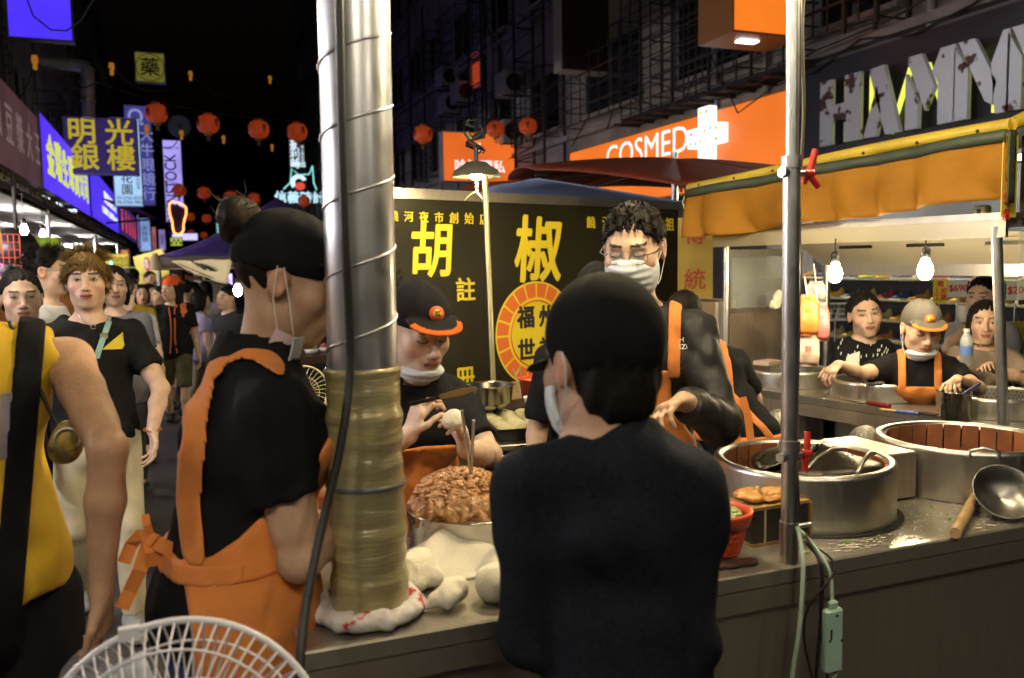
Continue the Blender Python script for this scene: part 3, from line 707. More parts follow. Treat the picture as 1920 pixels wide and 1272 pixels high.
WALLM = [mat('wall_tile_%d' % i, c, .75, 0, .5, 1.3, .3, 25) for i, c in enumerate([(.36, .34, .35), (.28, .25, .24), (.42, .36, .30), (.30, .30, .33), (.36, .32, .28)])]
FRAMEM = cmat('aluminium_window_frame', (.35, .35, .36), .4, metal=.8); PANE = mat('dark_window_pane', (.02, .022, .03), .12, 0, .3, 3, spec=.6)
IRON = mat('painted_iron', (.06, .055, .055), .6, .4, .4, 15)
def building(label, X, side, y0, y1, h, wm_, seed, floors=4, cage=(), wins=True, base=3.0):
    """a shop house whose street front lies at X; side=+1 when it stands to the right of the lane"""
    r = random.Random(seed); D = 9; b = empty('building', (X+side*D/2, (y0+y1)/2, 0), label, 'building')
    mb = MB(); xc = X+side*(D/2+.001); mb.box((xc, (y0+y1)/2, (base+h)/2), (D, y1-y0-.02, h-base)); mb.build('wall', wm_, b)
    for yy in (y0+.25, y1-.25): MB().box((X+side*.25, yy, base/2), (.5, .44, base)).build('pillar', wm_, b)
    MB().box((X+side*(D/2+1.6), (y0+y1)/2, base/2), (D-3.4, y1-y0-.04, base)).build('shop_back_wall', mat('shop_back', (.30, .29, .28), .8, 0, .4, 2), b)
    if not wins: return b
    n = max(2, int((y1-y0)/2.6)); st = (y1-y0)/n
    for fl in range(floors):
        z0 = base+1.75+fl*3.1
        if z0+1.4 > h: break
        led = MB().box((X-side*.09, (y0+y1)/2, z0-.35), (.18, y1-y0-.1, .12)); led.build('ledge', wm_, b)
        for i in range(n):
            yc = y0+st*(i+.5); wd = st*r.uniform(.5, .68)
            o = MB(); fx = X-side*.02
            for dy in (-wd/2, wd/2, r.uniform(-.1, .1)): o.box((fx, yc+dy, z0+.68), (.07, .06, 1.40))
            for dz in (0, 1.36): o.box((fx, yc, z0+dz), (.066, wd+.06, .06))
            wdw = o.build('window', FRAMEM, b)
            MB().box((X-side*.004, yc, z0+.68), (.02, wd-.05, 1.30)).build('pane', PANE, wdw)
            MB().box((X-side*.10, yc, z0-.06), (.2, wd+.16, .07)).build('sill', wm_, wdw)
            if (fl, i) in cage or r.random() < .45:
                q = MB(); dx = .55; x1 = X-side*dx; hh = 1.6; zb = z0-.25
                for k in range(7): q.box((x1, yc-wd/2-.1+(wd+.2)*k/6, zb+hh/2), (.02, .02, hh))
                for k in range(6):
                    z = zb+hh*k/5; q.box((x1, yc, z), (.024, wd+.2, .024))
                    for s2 in (-1, 1): q.box((X-side*dx/2, yc+s2*(wd/2+.1), z), (dx, .022, .022))
                q.build('window_grille', IRON, b)
    for k in range(2):
        yy = y0+.35+(y1-y0-.8)*r.random(); MB().tube([(X-side*.07, yy, base-.3), (X-side*.07, yy, h)], .05, 8).build('drain_pipe', mat('pvc_pipe', (.3, .3, .3), .5), b)
    return b
RN = ['dark tiled shop house behind the orange pharmacy fascia', 'dark shop house above the HAYNN letter sign', 'dark apartment house hung with lattice frames behind the stall board', 'grey apartment house far up the right side', 'last dark tower closing the right side of the lane']
building(RN[1], 8.5, 1, 2, 10.4, 14, WALLM[1], 3)
building(RN[0], 8.5, 1, 10.4, 17.6, 15, WALLM[2], 5, cage=((0, 0), (0, 1), (0, 2)))
building(RN[2], 8.5, 1, 17.6, 27, 17, WALLM[0], 8)
building(RN[3], 8.5, 1, 27, 40, 21, WALLM[4], 9, 5)
building(RN[4], 8.6, 1, 40, 62, 26, WALLM[3], 11, 6)
LN = ['nearest dark shop house on the left beyond the awning', 'shop house with corrugated siding and a bent vent duct', 'grey shop house behind the gold shop sign', 'far left shop house beyond the vertical signs']
building(LN[0], -3.1, -1, -1, 12.5, 12, WALLM[0], 21)
building(LN[1], -3.1, -1, 12.5, 21, 13, WALLM[3], 22)
building(LN[2], -3.1, -1, 21, 33, 15.5, WALLM[4], 23)
building(LN[3], -3.1, -1, 33, 56, 15, WALLM[1], 24)
# corrugated siding and bent duct, lit violet by the sign above
lb = bpy.data.objects
sd_ = empty('corrugated_siding', (-3.0, 16.6, 4.4), 'vertical corrugated metal siding high on the left facade', 'siding')
mb = MB(); N = 46
mb.grid(lambda u, v: (-3.02+.03*math.sin(u*N*2*math.pi), 15.6+4.6*u, 5.3+7.4*v), N*6, 1, True, .004); mb.build('sheet', mat('siding_paint', (.12, .115, .14), .6, .3, .4, 2), sd_)
def dl(px, py, X=-2.75): return onx(px, py, X)
p = [at(143, 122, 17.5), at(165, 126, 17.5), at(165, 155, 17.5), at(166, 222, 17.5)]
vd = empty('vent_duct', p[-1], 'bent ventilation duct lit violet on the left facade', 'duct')
mb = MB(); pts = [p[0]+V3(-.8, .0, .02), p[0], p[0]*.3+p[1]*.7+V3(0, 0, 0), p[1]*.8+p[2]*.2, p[2], p[3]]; mb.tube(pts, .13, 12)
mb.build('duct_tube', mat('violet_lit_duct_metal', (.5, .5, .55), .4, .5, .3, 6), vd)
for q in (p[2], p[2]*.5+p[3]*.5): MB().tube([q+V3(0, 0, .02), q-V3(0, 0, .02)], .145, 12).build('joint_band', M['galv'], vd)

# ------------------------------------------------------------------ sign cabinets
def cabinet(name, label, o, x, wd, ht, t, face, frame, cat='sign', group=None, border=.03):
    """o = lower left corner of the face, x = reading direction"""
    o, x = V3(*o), nrm(x); y = V3(0, 0, 1); n = np.cross(x, y); root = empty(name, o+x*wd/2-n*t/2, label, cat, group)
    MB().prism([(0, 0), (wd, 0), (wd, ht), (0, ht)], o-n*.012, x, y, t).build('case', frame, root)
    b = border; MB().prism([(b, b), (wd-b, b), (wd-b, ht-b), (b, ht-b)], o, x, y, .01).build('face', face, root)
    def P(u, v, e=.004): return o+x*u*wd+y*v*ht+n*e
    return root, P, x, y
def projecting(name, label, x0, y0, x1, y1, d, face, frame, t=.22, **k):
    c = at((x0+x1)/2, (y0+y1)/2, d); Y = c[1]; tl, br = ony(x0, y0, Y), ony(x1, y1, Y); bl = ony(x0, y1, Y)
    wd, ht = br[0]-bl[0], tl[2]-bl[2]; return cabinet(name, label, (bl[0], Y, (bl[2]+br[2])/2), (1, 0, 0), wd, ht, t, face, frame, **k)+(wd, ht)
DARKCASE = cmat('sign_case_grey', (.10, .10, .11), .5, metal=.3); YEL = cmat('sign_yellow', (.75, .52, .03), .5)
VIOLET = srgb(84, 46, 250); YELLIT = emat('lit_yellow_letter', (.72, .78, .10), .9)
# large violet box at the top left
r_, P, x, y, wd, ht = projecting('violet_lightbox', 'blank violet lightbox at the upper left edge', 14, -110, 139, 75, 14, emat('violet_lit_panel', srgb(74, 48, 245), 1.25, .18, 1.2), DARKCASE)
# dark maroon fascia with faint letters
A = onx(-60, 290, -2.0); yA = onx(2, 320, -2.0); yB = onx(83, 360, -2.0)
def fascia(name, label, X, pxa, pya, pxb, pyb, ht, face, frame, t=.25, **k):
    a, b = onx(pxa, pya, X), onx(pxb, pyb, X); z = (a[2]+b[2])/2
    return cabinet(name, label, (X, a[1], z), (0, 1, 0), b[1]-a[1], ht, t, face, frame, **k)+(b[1]-a[1], ht)
r_, P, x, y, wd, ht = fascia('maroon_fascia_sign', 'dim maroon shop fascia with faded letters at the far left', -2.1, -45, 282, 84, 360, 1.25, emat('maroon_panel', (.20, .09, .10), .35, .3, 1), DARKCASE)
FADED = emat('faded_letter_glow', (.30, .20, .20), .5)  # unlit letters; a slight glow is put into their colour
for i, ch in enumerate('永和豆漿大王'): text_obj(ch, P(.10+.16*i, .5), x, y, .62, FADED, r_, bold=.01)
r_, P, x, y, wd, ht = fascia('violet_jewellery_sign', 'violet shop fascia lettered 金瑞生珠寶公司 in lime', -2.05, 84, 357, 172, 407, 1.33, emat('violet_fascia_panel', VIOLET, 1.15, .1, .6), DARKCASE)
for i, ch in enumerate('金瑞生珠寶公司'): text_obj(ch, P(.115+.125*i, .47+.02*(i % 2)), x, y, .80, YELLIT, r_, bold=.02, sx=1.28, depth=.02)
for i in range(3):
    q = onx(82+27*i, 372+12*i, -2.0); MB().box((q[0], q[1], q[2]), (.12, .5, .05)).build('underside_lamp', emat('white_strip_lamp', (.85, .9, 1), 4), r_)
r_, P, x, y, wd, ht = fascia('violet_shop_sign', 'second violet fascia with small white lettering', -2.0, 174, 410, 226, 440, 1.45, emat('violet_fascia_panel_b', srgb(78, 50, 240), 1.0, .1, .6), DARKCASE)
WHITELIT = emat('lit_white_letter', (.9, .92, 1), 1.1)
text_obj('寶瑞珠寶公司', P(.60, .62), x, y, .42, WHITELIT, r_, bold=.02, sx=2.4); text_obj('古董鑽石玉器買賣tel2765', P(.58, .32), x, y, .24, WHITELIT, r_, sx=2.9, bold=.01)
r_, P, x, y, wd, ht = fascia('red_striped_sign', 'dark violet fascia with red vertical characters further along', -1.95, 226, 440, 257, 458, 1.5, emat('dark_violet_panel', (.05, .03, .16), .6), DARKCASE)
REDLIT = emat('red_neon_letter', (.9, .06, .08), 1.3)
for i in range(5): text_obj('金飾', P(.12+.19*i, .45), x, y, .62, REDLIT, r_, vertical=True, sx=1.6, vstep=.8)
# gold shop sign
r_, P, x, y, wd, ht = projecting('gold_shop_sign', 'dark violet projecting sign lettered 明光銀樓 in yellow', 122, 219, 262, 328, 19.5, emat('dark_violet_sign_panel', (.045, .025, .15), .55), cmat('violet_sign_case', (.25, .22, .45), .5))
GOLDLIT = emat('dull_gold_letter', (.52, .40, .02), .85)
for ch, u, v in (('明', .25, .72), ('光', .75, .72), ('銀', .27, .27), ('樓', .76, .27)): text_obj(ch, P(u, v), x, y, .62, GOLDLIT, r_, bold=.018)
# herbal medicine sign
r_, P, x, y, wd, ht = projecting('medicine_sign', 'square olive sign with a ringed 藥 character', 254, 98, 311, 155, 26, emat('olive_panel', (.16, .15, .025), .75), cmat('grey_metal_case', (.4, .4, .42), .4))
INK = cmat('sign_ink', (.012, .012, .015), .6)
text_obj('藥', P(.5, .47), x, y, .58, INK, r_, bold=.01)
c = P(.5, .5); MB().tube([c+V3(.40*math.cos(a), 0, .40*math.sin(a)) for a in np.linspace(0, 2*math.pi, 40, False)], .012, 5, close=True).build('ring', INK, r_)
# pale garden sign
r_, P, x, y, wd, ht = projecting('garden_sign', 'tall pale blue lightbox lettered 花園 with phone numbers', 215, 220, 270, 388, 23, emat('pale_blue_panel', (.42, .66, .95), 1.05, .15, 1), cmat('white_sign_case', (.5, .55, .7), .5))
OCHRE = cmat('ochre_letter', (.30, .16, .02), .6); BLUEINK = cmat('blue_letter', (.02, .05, .3), .6)
text_obj('花\n園', P(.46, .25), x, y, .30, OCHRE, r_, bold=.01); text_obj('天然甜溫', P(.84, .28), x, y, .10, BLUEINK, r_, vertical=True)
text_obj('02-2765-8225\n02-2765-7865', P(.54, .075), x, y, .115, BLUEINK, r_, bold=.006)
r_, P, x, y, wd, ht = projecting('blue_clinic_sign', 'tall deep blue sign with a pale loop emblem behind the garden sign', 241, 197, 292, 385, 26, emat('deep_blue_panel', (.075, .07, .34), .8, .3, 1), cmat('pale_case', (.5, .5, .6), .5))
PALEBL = emat('pale_blue_letter', (.35, .38, .75), .7)
text_obj('Ω', P(.42, .87), x, y, .62, PALEBL, r_, bold=.015); text_obj('大牛眼鏡行', P(.78, .40), x, y, .42, PALEBL, r_, vertical=True, vstep=1.05)
# shoe brand sign and neon footprint
r_, P, x, y, wd, ht = projecting('white_violet_banner_sign', 'tall white violet lightbox with BIRKENSTOCK running upward', 311, 262, 347, 418, 33, emat('white_violet_panel', (.42, .36, .95), 1.1, .25, .8), DARKCASE)
VINK = cmat('violet_ink', (.03, .01, .14), .6)
text_obj('BIRKENSTOCK', P(.42, .34), V3(0, 0, 1), V3(-1, 0, 0), .60, VINK, r_, bold=.012, sx=.78); text_obj('鞋履工坊', P(.5, .90), x, y, .13, VINK, r_)
nf = at(334, 440, 31); r_ = empty('neon_footprint', nf, 'glowing orange neon outline of a bare footprint', 'neon sign')
fp = [(-13, -60), (-15, -52), (-8, -60), (-3, -57), (2, -58), (7, -54), (12, -52), (15, -46), (14, -34), (10, -22), (9, -12), (8, -4), (3, 0), (-4, 0), (-9, -5), (-10, -14), (-11, -26), (-16, -40), (-17, -54)]
fp = [(-16, -58), (-11, -62), (-6, -60), (-1, -60), (5, -57), (10, -55), (15, -50), (15, -38), (12, -28), (10, -18), (10, -8), (5, -1), (-2, 0), (-8, -4), (-10, -12), (-11, -24), (-15, -36), (-17, -48)]
mb = MB(); pts = []
for i in range(len(fp)):
    a, b = np.array(fp[i]), np.array(fp[(i+1) % len(fp)])
    for t in (0, .5): q = a*(1-t)+b*t; pts.append(ony(334+q[0], 440+q[1], nf[1]))
mb.tube(pts, .03, 6, close=True); mb.build('neon_tube', emat('neon_orange', (1, .28, .08), 4), r_)
MB().prism([(q[0]*.018, -q[1]*.018) for q in fp][::-1], nf+V3(0, .06, 0), (1, 0, 0), (0, 0, 1), .04).build('backing', cmat('neon_backing', (.02, .02, .04), .6), r_)
c = at(336, 237, 30); r_ = empty('round_bird_sign', c-V3(0, 0, .4), 'dim round sign with a bird emblem between lanterns', 'sign')
MB().lathe([(.0001, .06), (.36, .06), (.38, .04), (.38, -.04), (.0001, -.04)], c, 32, (0, -1, 0)).build('disc', emat('dim_disc', (.018, .018, .024), .6), r_)
GREYL = cmat('grey_emblem', (.25, .25, .27), .6); n0 = V3(0, -.066, 0)
MB().tube([c+n0+V3(.33*math.cos(a), 0, .33*math.sin(a)) for a in np.linspace(0, 6.283, 36, False)], .012, 5, close=True).build('ring', GREYL, r_)
MB().prism([(-.2, .0), (-.02, -.02), (.1, -.16), (.08, 0), (.22, .1), (.05, .08), (-.05, .18), (-.04, .06)], c+n0, (1, 0, 0), (0, 0, 1), .01).build('bird_emblem', GREYL, r_)
# far watch shop tower sign
r_, P, x, y, wd, ht = projecting('watch_tower_sign', 'far black tower sign with white characters, ORIS and a red mask picture', 545, 262, 577, 392, 52, emat('black_lit_panel', (.006, .006, .01), .5), DARKCASE)
PALE = emat('white_tower_letter', (.75, .9, 1), 1.1)
text_obj('豪利時', P(.36, .78), x, y, .62, PALE, r_, vertical=True, vstep=.9, bold=.015); text_obj('瑞士機械錶', P(.80, .80), x, y, .2, PALE, r_, vertical=True); text_obj('ORIS', P(.55, .64), x, y, .40, PALE, r_, bold=.03)
MB().prism([(.5*math.cos(a)-.02, .5*math.sin(a)) for a in np.linspace(.4, math.pi+.7, 16)]+[(.25*math.cos(a), .25*math.sin(a)) for a in np.linspace(math.pi+.7, .4, 16)], P(.55, .38, .01), x, y, .02).build('white_arc', PALE, r_)
MB().prism([(.3*math.cos(a), .3*math.sin(a)*.8) for a in np.linspace(0, 6.2, 14)], P(.6, .33, .02), x, y, .02).build('red_patch', emat('red_patch_lit', (.8, .08, .04), 1), r_)
c = at(562, 372, 50); r_ = empty('lit_shop_outline', c-V3(0, 0, .5), 'distant cyan lit shop lettering below the tower sign', 'sign')
text_obj('信義時計', c, (1, 0, 0), (0, 0, 1), .72, emat('cyan_letter', (.55, .85, 1), 1.3), r_, bold=.02, sx=1.0)
MB().tube([c+V3(-.9, .02, .5), c+V3(-.5, .02, .9), c+V3(-.4, .02, 1.7), c+V3(0, .02, 1.35), c+V3(.6, .02, 1.4), c+V3(.8, .02, 1.9), c+V3(.85, .02, .9), c+V3(1, .02, .5)], .035, 5).build('outline_tube', emat('aqua_tube', (.3, .9, .8), 1.2), r_)
r_, P, x, y, wd, ht = projecting('aqua_sign', 'small aqua lightbox far down the lane above the canopy', 406, 418, 420, 440, 40, emat('aqua_panel', (.35, .85, .8), 1.1), DARKCASE)
text_obj('茶', P(.5, .4), x, y, .4, INK, r_)
r_, P, x, y, wd, ht = projecting('white_panel_sign', 'low white lilac panel glowing behind the neon footprint', 322, 437, 372, 452, 36, emat('lilac_panel', (.6, .55, .95), 1.2), DARKCASE)
r_, P, x, y, wd, ht = projecting('lime_spot_sign', 'small lime board with violet spots under the neon footprint', 319, 445, 343, 462, 34, emat('lime_panel', (.55, .65, .06), .8), DARKCASE)
for i in range(5): MB().lathe([(.0001, .01), (.05, .008), (.05, -.01)], P(.15+.17*i, .35+.3*(i % 2)), 10, (0, -1, 0)).build('spot', VINK, r_)
for k, (a, b, c1, d1, dd, cc, lab) in enumerate([(262, 408, 285, 472, 30, (.25, .4, .75), 'pale blue vertical board hung under the red awning'), (258, 402, 264, 465, 27, (.3, .2, .6), 'narrow violet board beside the red lettered fascia'), (285, 425, 295, 470, 38, (.4, .12, .12), 'thin brown board behind the pale blue vertical board'), (298, 430, 312, 470, 42, (.3, .25, .6), 'small lilac board beyond the brown board')]):
    r_, P, x, y, wd, ht = projecting('vertical_shop_board', lab, a, b, c1, d1, dd, emat('shop_board_%d' % k, cc, .9, .3, 2), DARKCASE); text_obj('大特價', P(.5, .5), x, y, wd*.5, INK, r_, vertical=True)
# red awning
a, b = at(222, 388, 25), at(292, 408, 25); r_ = empty('red_awning', b, 'dull red awning jutting over the left pavement', 'awning')
MB().grid(lambda u, v: (a+(b-a)*u)*(1-v)+(a+(b-a)*u+V3(-.5, 1.2, .35))*v, 6, 3, True, .03).build('cloth', mat('red_awning_cloth', (.35, .07, .03), .7, 0, .3, 4), r_)
MB().tube([b+V3(0, 0, -.05), b+V3(-1.4, 1.3, -.1)], .03).build('bracket', IRON, r_)

# ------------------------------------------------------------------ right side signs
ORANGE = srgb(240, 118, 30); OR = emat('orange_lit_panel', ORANGE, 1.0, .08, .7); ORCASE = emat('orange_case', (.55, .22, .04), .12)
def rfascia(name, label, X, pxa, pxb, z0, ht, face, frame, t=.2, **k):
    a, b = onx(pxa, 300, X), onx(pxb, 300, X); wd = a[1]-b[1]
    return cabinet(name, label, (X, a[1], z0), (0, -1, 0), wd, ht, t, face, frame, **k)+(wd, ht)
r_, P, x, y, wd, ht = rfascia('pharmacy_fascia_sign', 'long orange pharmacy fascia with white COSMED and a dotted cross', 8.3, 1068, 1478, 2.75, 1.30, OR, ORCASE)
def u_of(px, X=8.3): return (onx(1068, 300, X)[1]-onx(px, 300, X)[1])/wd
c1, c2 = u_of(1140), u_of(1287); zt = onx(1215, 280, 8.3)[2]
text_obj('COSMED', P((c1+c2)/2, (zt-2.75)/ht, .006), x, y, .66, emat('white_brand_letter', (1, .97, .95), 1.2), r_, sx=1.15, bold=-.004)
cu, cv = u_of(1334), (onx(1334, 256, 8.3)[2]-2.75)/ht; cc = P(cu, cv, .16)
k_ = .155; poly = [(-k_, k_), (-k_, 3*k_), (k_, 3*k_), (k_, k_), (3*k_, k_), (3*k_, -k_), (k_, -k_), (k_, -3*k_), (-k_, -3*k_), (-k_, -k_), (-3*k_, -k_), (-3*k_, k_)][::-1]
cr = MB().prism(poly, cc, x, y, .15).build('cross', emat('white_cross_panel', (1, .98, .96), 1.5), r_)
dots = [(-.08, .38, 0), (.08, .38, 1), (-.36, .07, 2), (-.24, .09, 3), (-.1, .08, 3), (.04, .08, 0), (.2, .1, 4), (.36, .08, 0), (-.36, -.09, 0), (-.22, -.1, 4), (-.08, -.08, 0), (.05, -.08, 3), (.36, -.09, 1), (.04, -.3, 3)]
DC = [emat('dot_%d' % i, c, 1) for i, c in enumerate([(.75, .6, .12), (.8, .35, .06), (.85, .12, .6), (.7, .7, .7), (.3, .55, .9)])]
for a, b, c in dots: MB().lathe([(.0001, .004), (.034, .004), (.034, -.002)], cc+x*a+y*b, 12, (-1, 0, 0)).build('dot', DC[c], cr)
r_, P, x, y, wd, ht = rfascia('letter_fascia', 'dark navy fascia with rusted white HAYNN letters backed by lights', 8.3, 1482, 2090, 2.95, 1.32, mat('navy_panel', (.010, .010, .018), .5, 0, .3, 2), DARKCASE)
LETM = mat('rusted_white_enamel', (.50, .50, .56), .55, 0, 1, 3.2, .2, 30, col2=(.42, .42, .48))
nd_ = LETM.node_tree; ns = nd_.nodes; b_ = ns['Principled BSDF']
tc = ns.new('ShaderNodeTexCoord'); tn = ns.new('ShaderNodeTexNoise'); tn.inputs['Scale'].default_value = 4.5; tn.inputs['Detail'].default_value = 6; nd_.links.new(tc.outputs['Object'], tn.inputs['Vector'])
rp = ns.new('ShaderNodeValToRGB'); rp.color_ramp.elements[0].position = .60; rp.color_ramp.elements[1].position = .64; nd_.links.new(tn.outputs['Fac'], rp.inputs[0])
mx = ns.new('ShaderNodeMix'); mx.data_type = 'RGBA'; mx.inputs[6].default_value = (.46, .47, .54, 1); mx.inputs[7].default_value = (.05, .016, .008, 1); nd_.links.new(rp.outputs[0], mx.inputs[0]); nd_.links.new(mx.outputs[2], b_.inputs['Base Color'])
GLY = {'H': [[(0, 0), (.3, 0), (.3, 1), (0, 1)], [(.62, 0), (.98, 0), (.98, 1), (.62, 1)], [(.3, .36), (.62, .36), (.62, .60), (.3, .60)]],
       'A': [[(0, 0), (.34, 0), (.46, .36), (.34, .74)], [(.12, .98), (.52, 1), (.95, 0), (.58, 0)], [(.34, .0), (.34, .01), (.36, .02)]],
       'Y': [[(0, 1), (.36, 1), (.66, .52), (.46, .22)], [(.60, .72), (.78, 1), (1.1, 1), (1.1, .0), (.74, .0), (.74, .55)], [(.0, .78), (.30, .40), (.30, 0), (0, 0)]],
       'N': [[(0, 0), (.30, 0), (.30, .62), (0, .96)], [(.08, 1), (.42, 1), (.88, .40), (.80, .12), (.66, .18)], [(.76, .62), (.98, 1), (1.12, 1), (1.12, 0), (.86, 0)]]}
lw = .98; ux = 0.0
edges = [1556, 1638, 1716, 1806, 1905, 2010]
for ch, pa, pb in zip('HAYNN', edges[:-1], edges[1:]):
    ya, yb = onx(pa, 300, 8.3)[1], onx(pb, 300, 8.3)[1]; W = (ya-yb)*.93
    let = None
    for poly in GLY[ch]:
        if len(poly) < 4: continue
        mbp = MB().prism([(q[0]*W, q[1]*.84) for q in poly][::(1 if np.cross(np.array(poly[1])-poly[0], np.array(poly[2])-poly[1]) > 0 else -1)], (8.12, ya, 3.10), x, y, .06)
        if let is None: let = mbp.build('letter', LETM, r_); tag(let)
        else: mbp.build('letter_stroke', LETM, let)
    mb = MB()
    for (u0, v0, u1, v1) in ((.46, .04, .46, .34), (.46, .64, .46, .96), (1.06, .05, 1.06, .95)) if ch == 'H' else ((.5, .02, .98, .9),) if ch == 'A' else ((.3, .9, .75, .05), (.68, .05, .68, .5)):
        mb.hexa((8.28, ya-u0*W, 3.1+v0*.84), (8.28, ya-u1*W, 3.1+v1*.84), .10, .02)
    mb.build('backlight', emat('yellow_green_backlight', (.62, .66, .08), 1.6), let)
r_, P, x, y, wd, ht = projecting('orange_lightbox', 'big orange projecting lightbox at the top beside the steel post', 1374, -120, 1506, 66, 10.8, emat('orange_box_panel', srgb(240, 122, 34), 1.05, .06, .7), mat('orange_box_case', (.30, .13, .03), .5), t=.75)
c = P(.4, 0)+V3(0, .3, -.02); MB().box(c, (.28, .13, .02)).build('underside_lamp', emat('white_spot_lamp', (.9, .9, 1), 5), r_)
r_, P, x, y, wd, ht = projecting('unlit_maroon_sign', 'unlit dark maroon cabinet sign with a pale edge, hung high', 1052, -150, 1166, 136, 17.3, mat('maroon_unlit', (.035, .010, .010), .5, 0, .3, 1), cmat('pale_sign_edge', (.45, .43, .38), .6), t=.35)
r_, P, x, y, wd, ht = projecting('orange_restaurant_sign', 'square orange lightbox with white brush lettering behind the lamp', 831, 247, 968, 342, 22, emat('orange_rest_panel', srgb(236, 110, 40), .95, .12, 1), cmat('grey_sign_case', (.35, .35, .36), .5), t=.3)
WL = emat('white_brush_letter', (1, .96, .94), 1.1)
text_obj('哈波理私', P(.5, .30), x, y, .35, WL, r_, bold=.01, sx=1.0); text_obj('JL', P(.50, .70), x, y, .30, WL, r_, bold=.012)

fl_ = at(1655, -60, 8.4); r_ = empty('sign_floodlight', fl_, 'small floodlight on an arm above the HAYNN letters', 'lamp'); MB().box(fl_, (.26, .34, .10), .0, .01).build('housing', M['black'], r_); MB().box(fl_-V3(0, 0, .056), (.2, .28, .008)).build('lens', emat('floodlight_lens', (1, .97, .9), 130), r_); MB().tube([fl_, V3(8.5, fl_[1], fl_[2]+.15)], .02, 8).build('arm', IRON, r_)
# ------------------------------------------------------------------ street clutter on the right facade: air conditioners, lattice frames
def aircon(label, p, sz=(.5, .8, .6)):
    r_ = empty('air_conditioner', p-V3(0, 0, sz[2]/2), label, 'air conditioner', 'air conditioners on the right facade')
    MB().box(p, sz, 0, .02).build('housing', cmat('aged_white_housing', (.42, .42, .42), .5), r_)
    mb = MB().lathe([(.0001, 0), (.2, 0), (.22, .02)], p+V3(0, -sz[1]/2-.004, 0), 20, (0, -1, 0)); mb.build('fan_grille', M['black'], r_)
    for s_ in (-1, 1): MB().hexa(p+V3(sz[0]/2+.1, s_*.3, -sz[2]/2-.02), p+V3(-sz[0]/2, s_*.3, -sz[2]/2-.02), .04, .04).build('bracket', IRON, r_)
for px, py, lab in [(836, 147, 'upper left air conditioner beside the lit window'), (841, 197, 'lowest air conditioner of the left group'), (866, 176, 'air conditioner just under the lit window'), (953, 160, 'caged air conditioner by the bent white pipe'), (950, 250, 'air conditioner just above the orange square sign')]:
    aircon(lab, onx(px, py, 8.2))
wl = [onx(858, 172, 8.44), onx(905, 172, 8.44)]
r_ = empty('lit_window', (8.44, (wl[0][1]+wl[1][1])/2, wl[0][2]), 'upper window with a red curtain glowing at its right', 'window')
yy0, yy1 = wl[1][1], wl[0][1]; zz0, zz1 = onx(880, 176, 8.44)[2], onx(880, 108, 8.44)[2]
MB().box((8.46, (yy0+yy1)/2, (zz0+zz1)/2), (.02, yy1-yy0, zz1-zz0)).build('pane', mat('blue_pane', (.02, .025, .06), .2), r_)
MB().box((8.44, yy0+.22*(yy1-yy0), (zz0+zz1)/2), (.02, .28*(yy1-yy0), zz1-zz0-.05)).build('curtain', emat('red_curtain', (.45, .05, .015), .7), r_)
mb = MB()
for q in (0, .42, 1): mb.box((8.41, yy0+(yy1-yy0)*q, (zz0+zz1)/2), (.08, .07, zz1-zz0+.07))
for q in (0, 1): mb.box((8.41, (yy0+yy1)/2, zz0+(zz1-zz0)*q), (.076, yy1-yy0, .07))
mb.build('frame', cmat('pale_window_frame', (.5, .5, .48), .5), r_)
for k, (pa, pb, lab) in enumerate([(715, 770, 'dark lattice frame beside the big duct'), (880, 905, 'narrow lattice mast left of the grey drain pipe'), (965, 1020, 'tall lattice frame left of the maroon sign'), (1580, 1640, 'rusty sign frame above the HAYNN fascia')]):
    ya, yb = onx(pa, 200, 7.9)[1], onx(pb, 200, 7.9)[1]; r_ = empty('sign_lattice', (7.9, ya, 3), lab, 'frame', 'iron sign frames on the facade'); h_ = 15
    z0 = 2.9 if k < 3 else 4.4
    for yq in (ya, yb):
        for xq in (7.9, 8.4): MB().box((xq, yq, (z0+h_)/2), (.05, .05, h_-z0)).build('upright', M['rust'], r_)
    z = z0+.4
    while z < h_:
        MB().hexa((7.9, ya, z), (7.9, yb, z+.0), .03, .03).build('rung', M['rust'], r_); MB().hexa((7.9, ya, z), (8.4, ya, z), .03, .03).build('rung', M['rust'], r_); z += .8
pts = [onx(917, 0, 8.3), onx(915, 120, 8.3), onx(914, 245, 8.3)]; pts = [V3(8.3, pts[0][1], 11), V3(8.3, pts[0][1], 3.4)]
r_ = empty('drain_pipe', pts[1], 'grey drain pipe running down between the lattice frames', 'pipe'); MB().tube(pts, .09, 10).build('pipe', mat('grey_pipe', (.3, .3, .32), .5, 0, .3, 5), r_)
for z in (4, 6, 8): MB().tube([(8.3, pts[0][1], z), (8.3, pts[0][1], z+.1)], .105, 10).build('collar', M['galv'], r_)
rw_ = random.Random(31)
for k in range(9):
    ya, z = rw_.uniform(6, 24), rw_.uniform(4.2, 8.5); L_ = rw_.uniform(4, 11); P_ = [V3(8.25-.1*(k % 3), ya+L_*t, z+rw_.uniform(-.1, .1)+.9*t*rw_.uniform(-1, 1)-.5*math.sin(math.pi*t)) for t in np.linspace(0, 1, 9)]
    o = MB().tube(P_, .014, 5).build('facade_cable', M['rubber']); tag(o, 'black cable sagging across the right facade, %s of the bundle' % ['first', 'second', 'third', 'fourth', 'fifth', 'sixth', 'seventh', 'eighth', 'ninth'][k], 'cable', 'cables on the right facade')
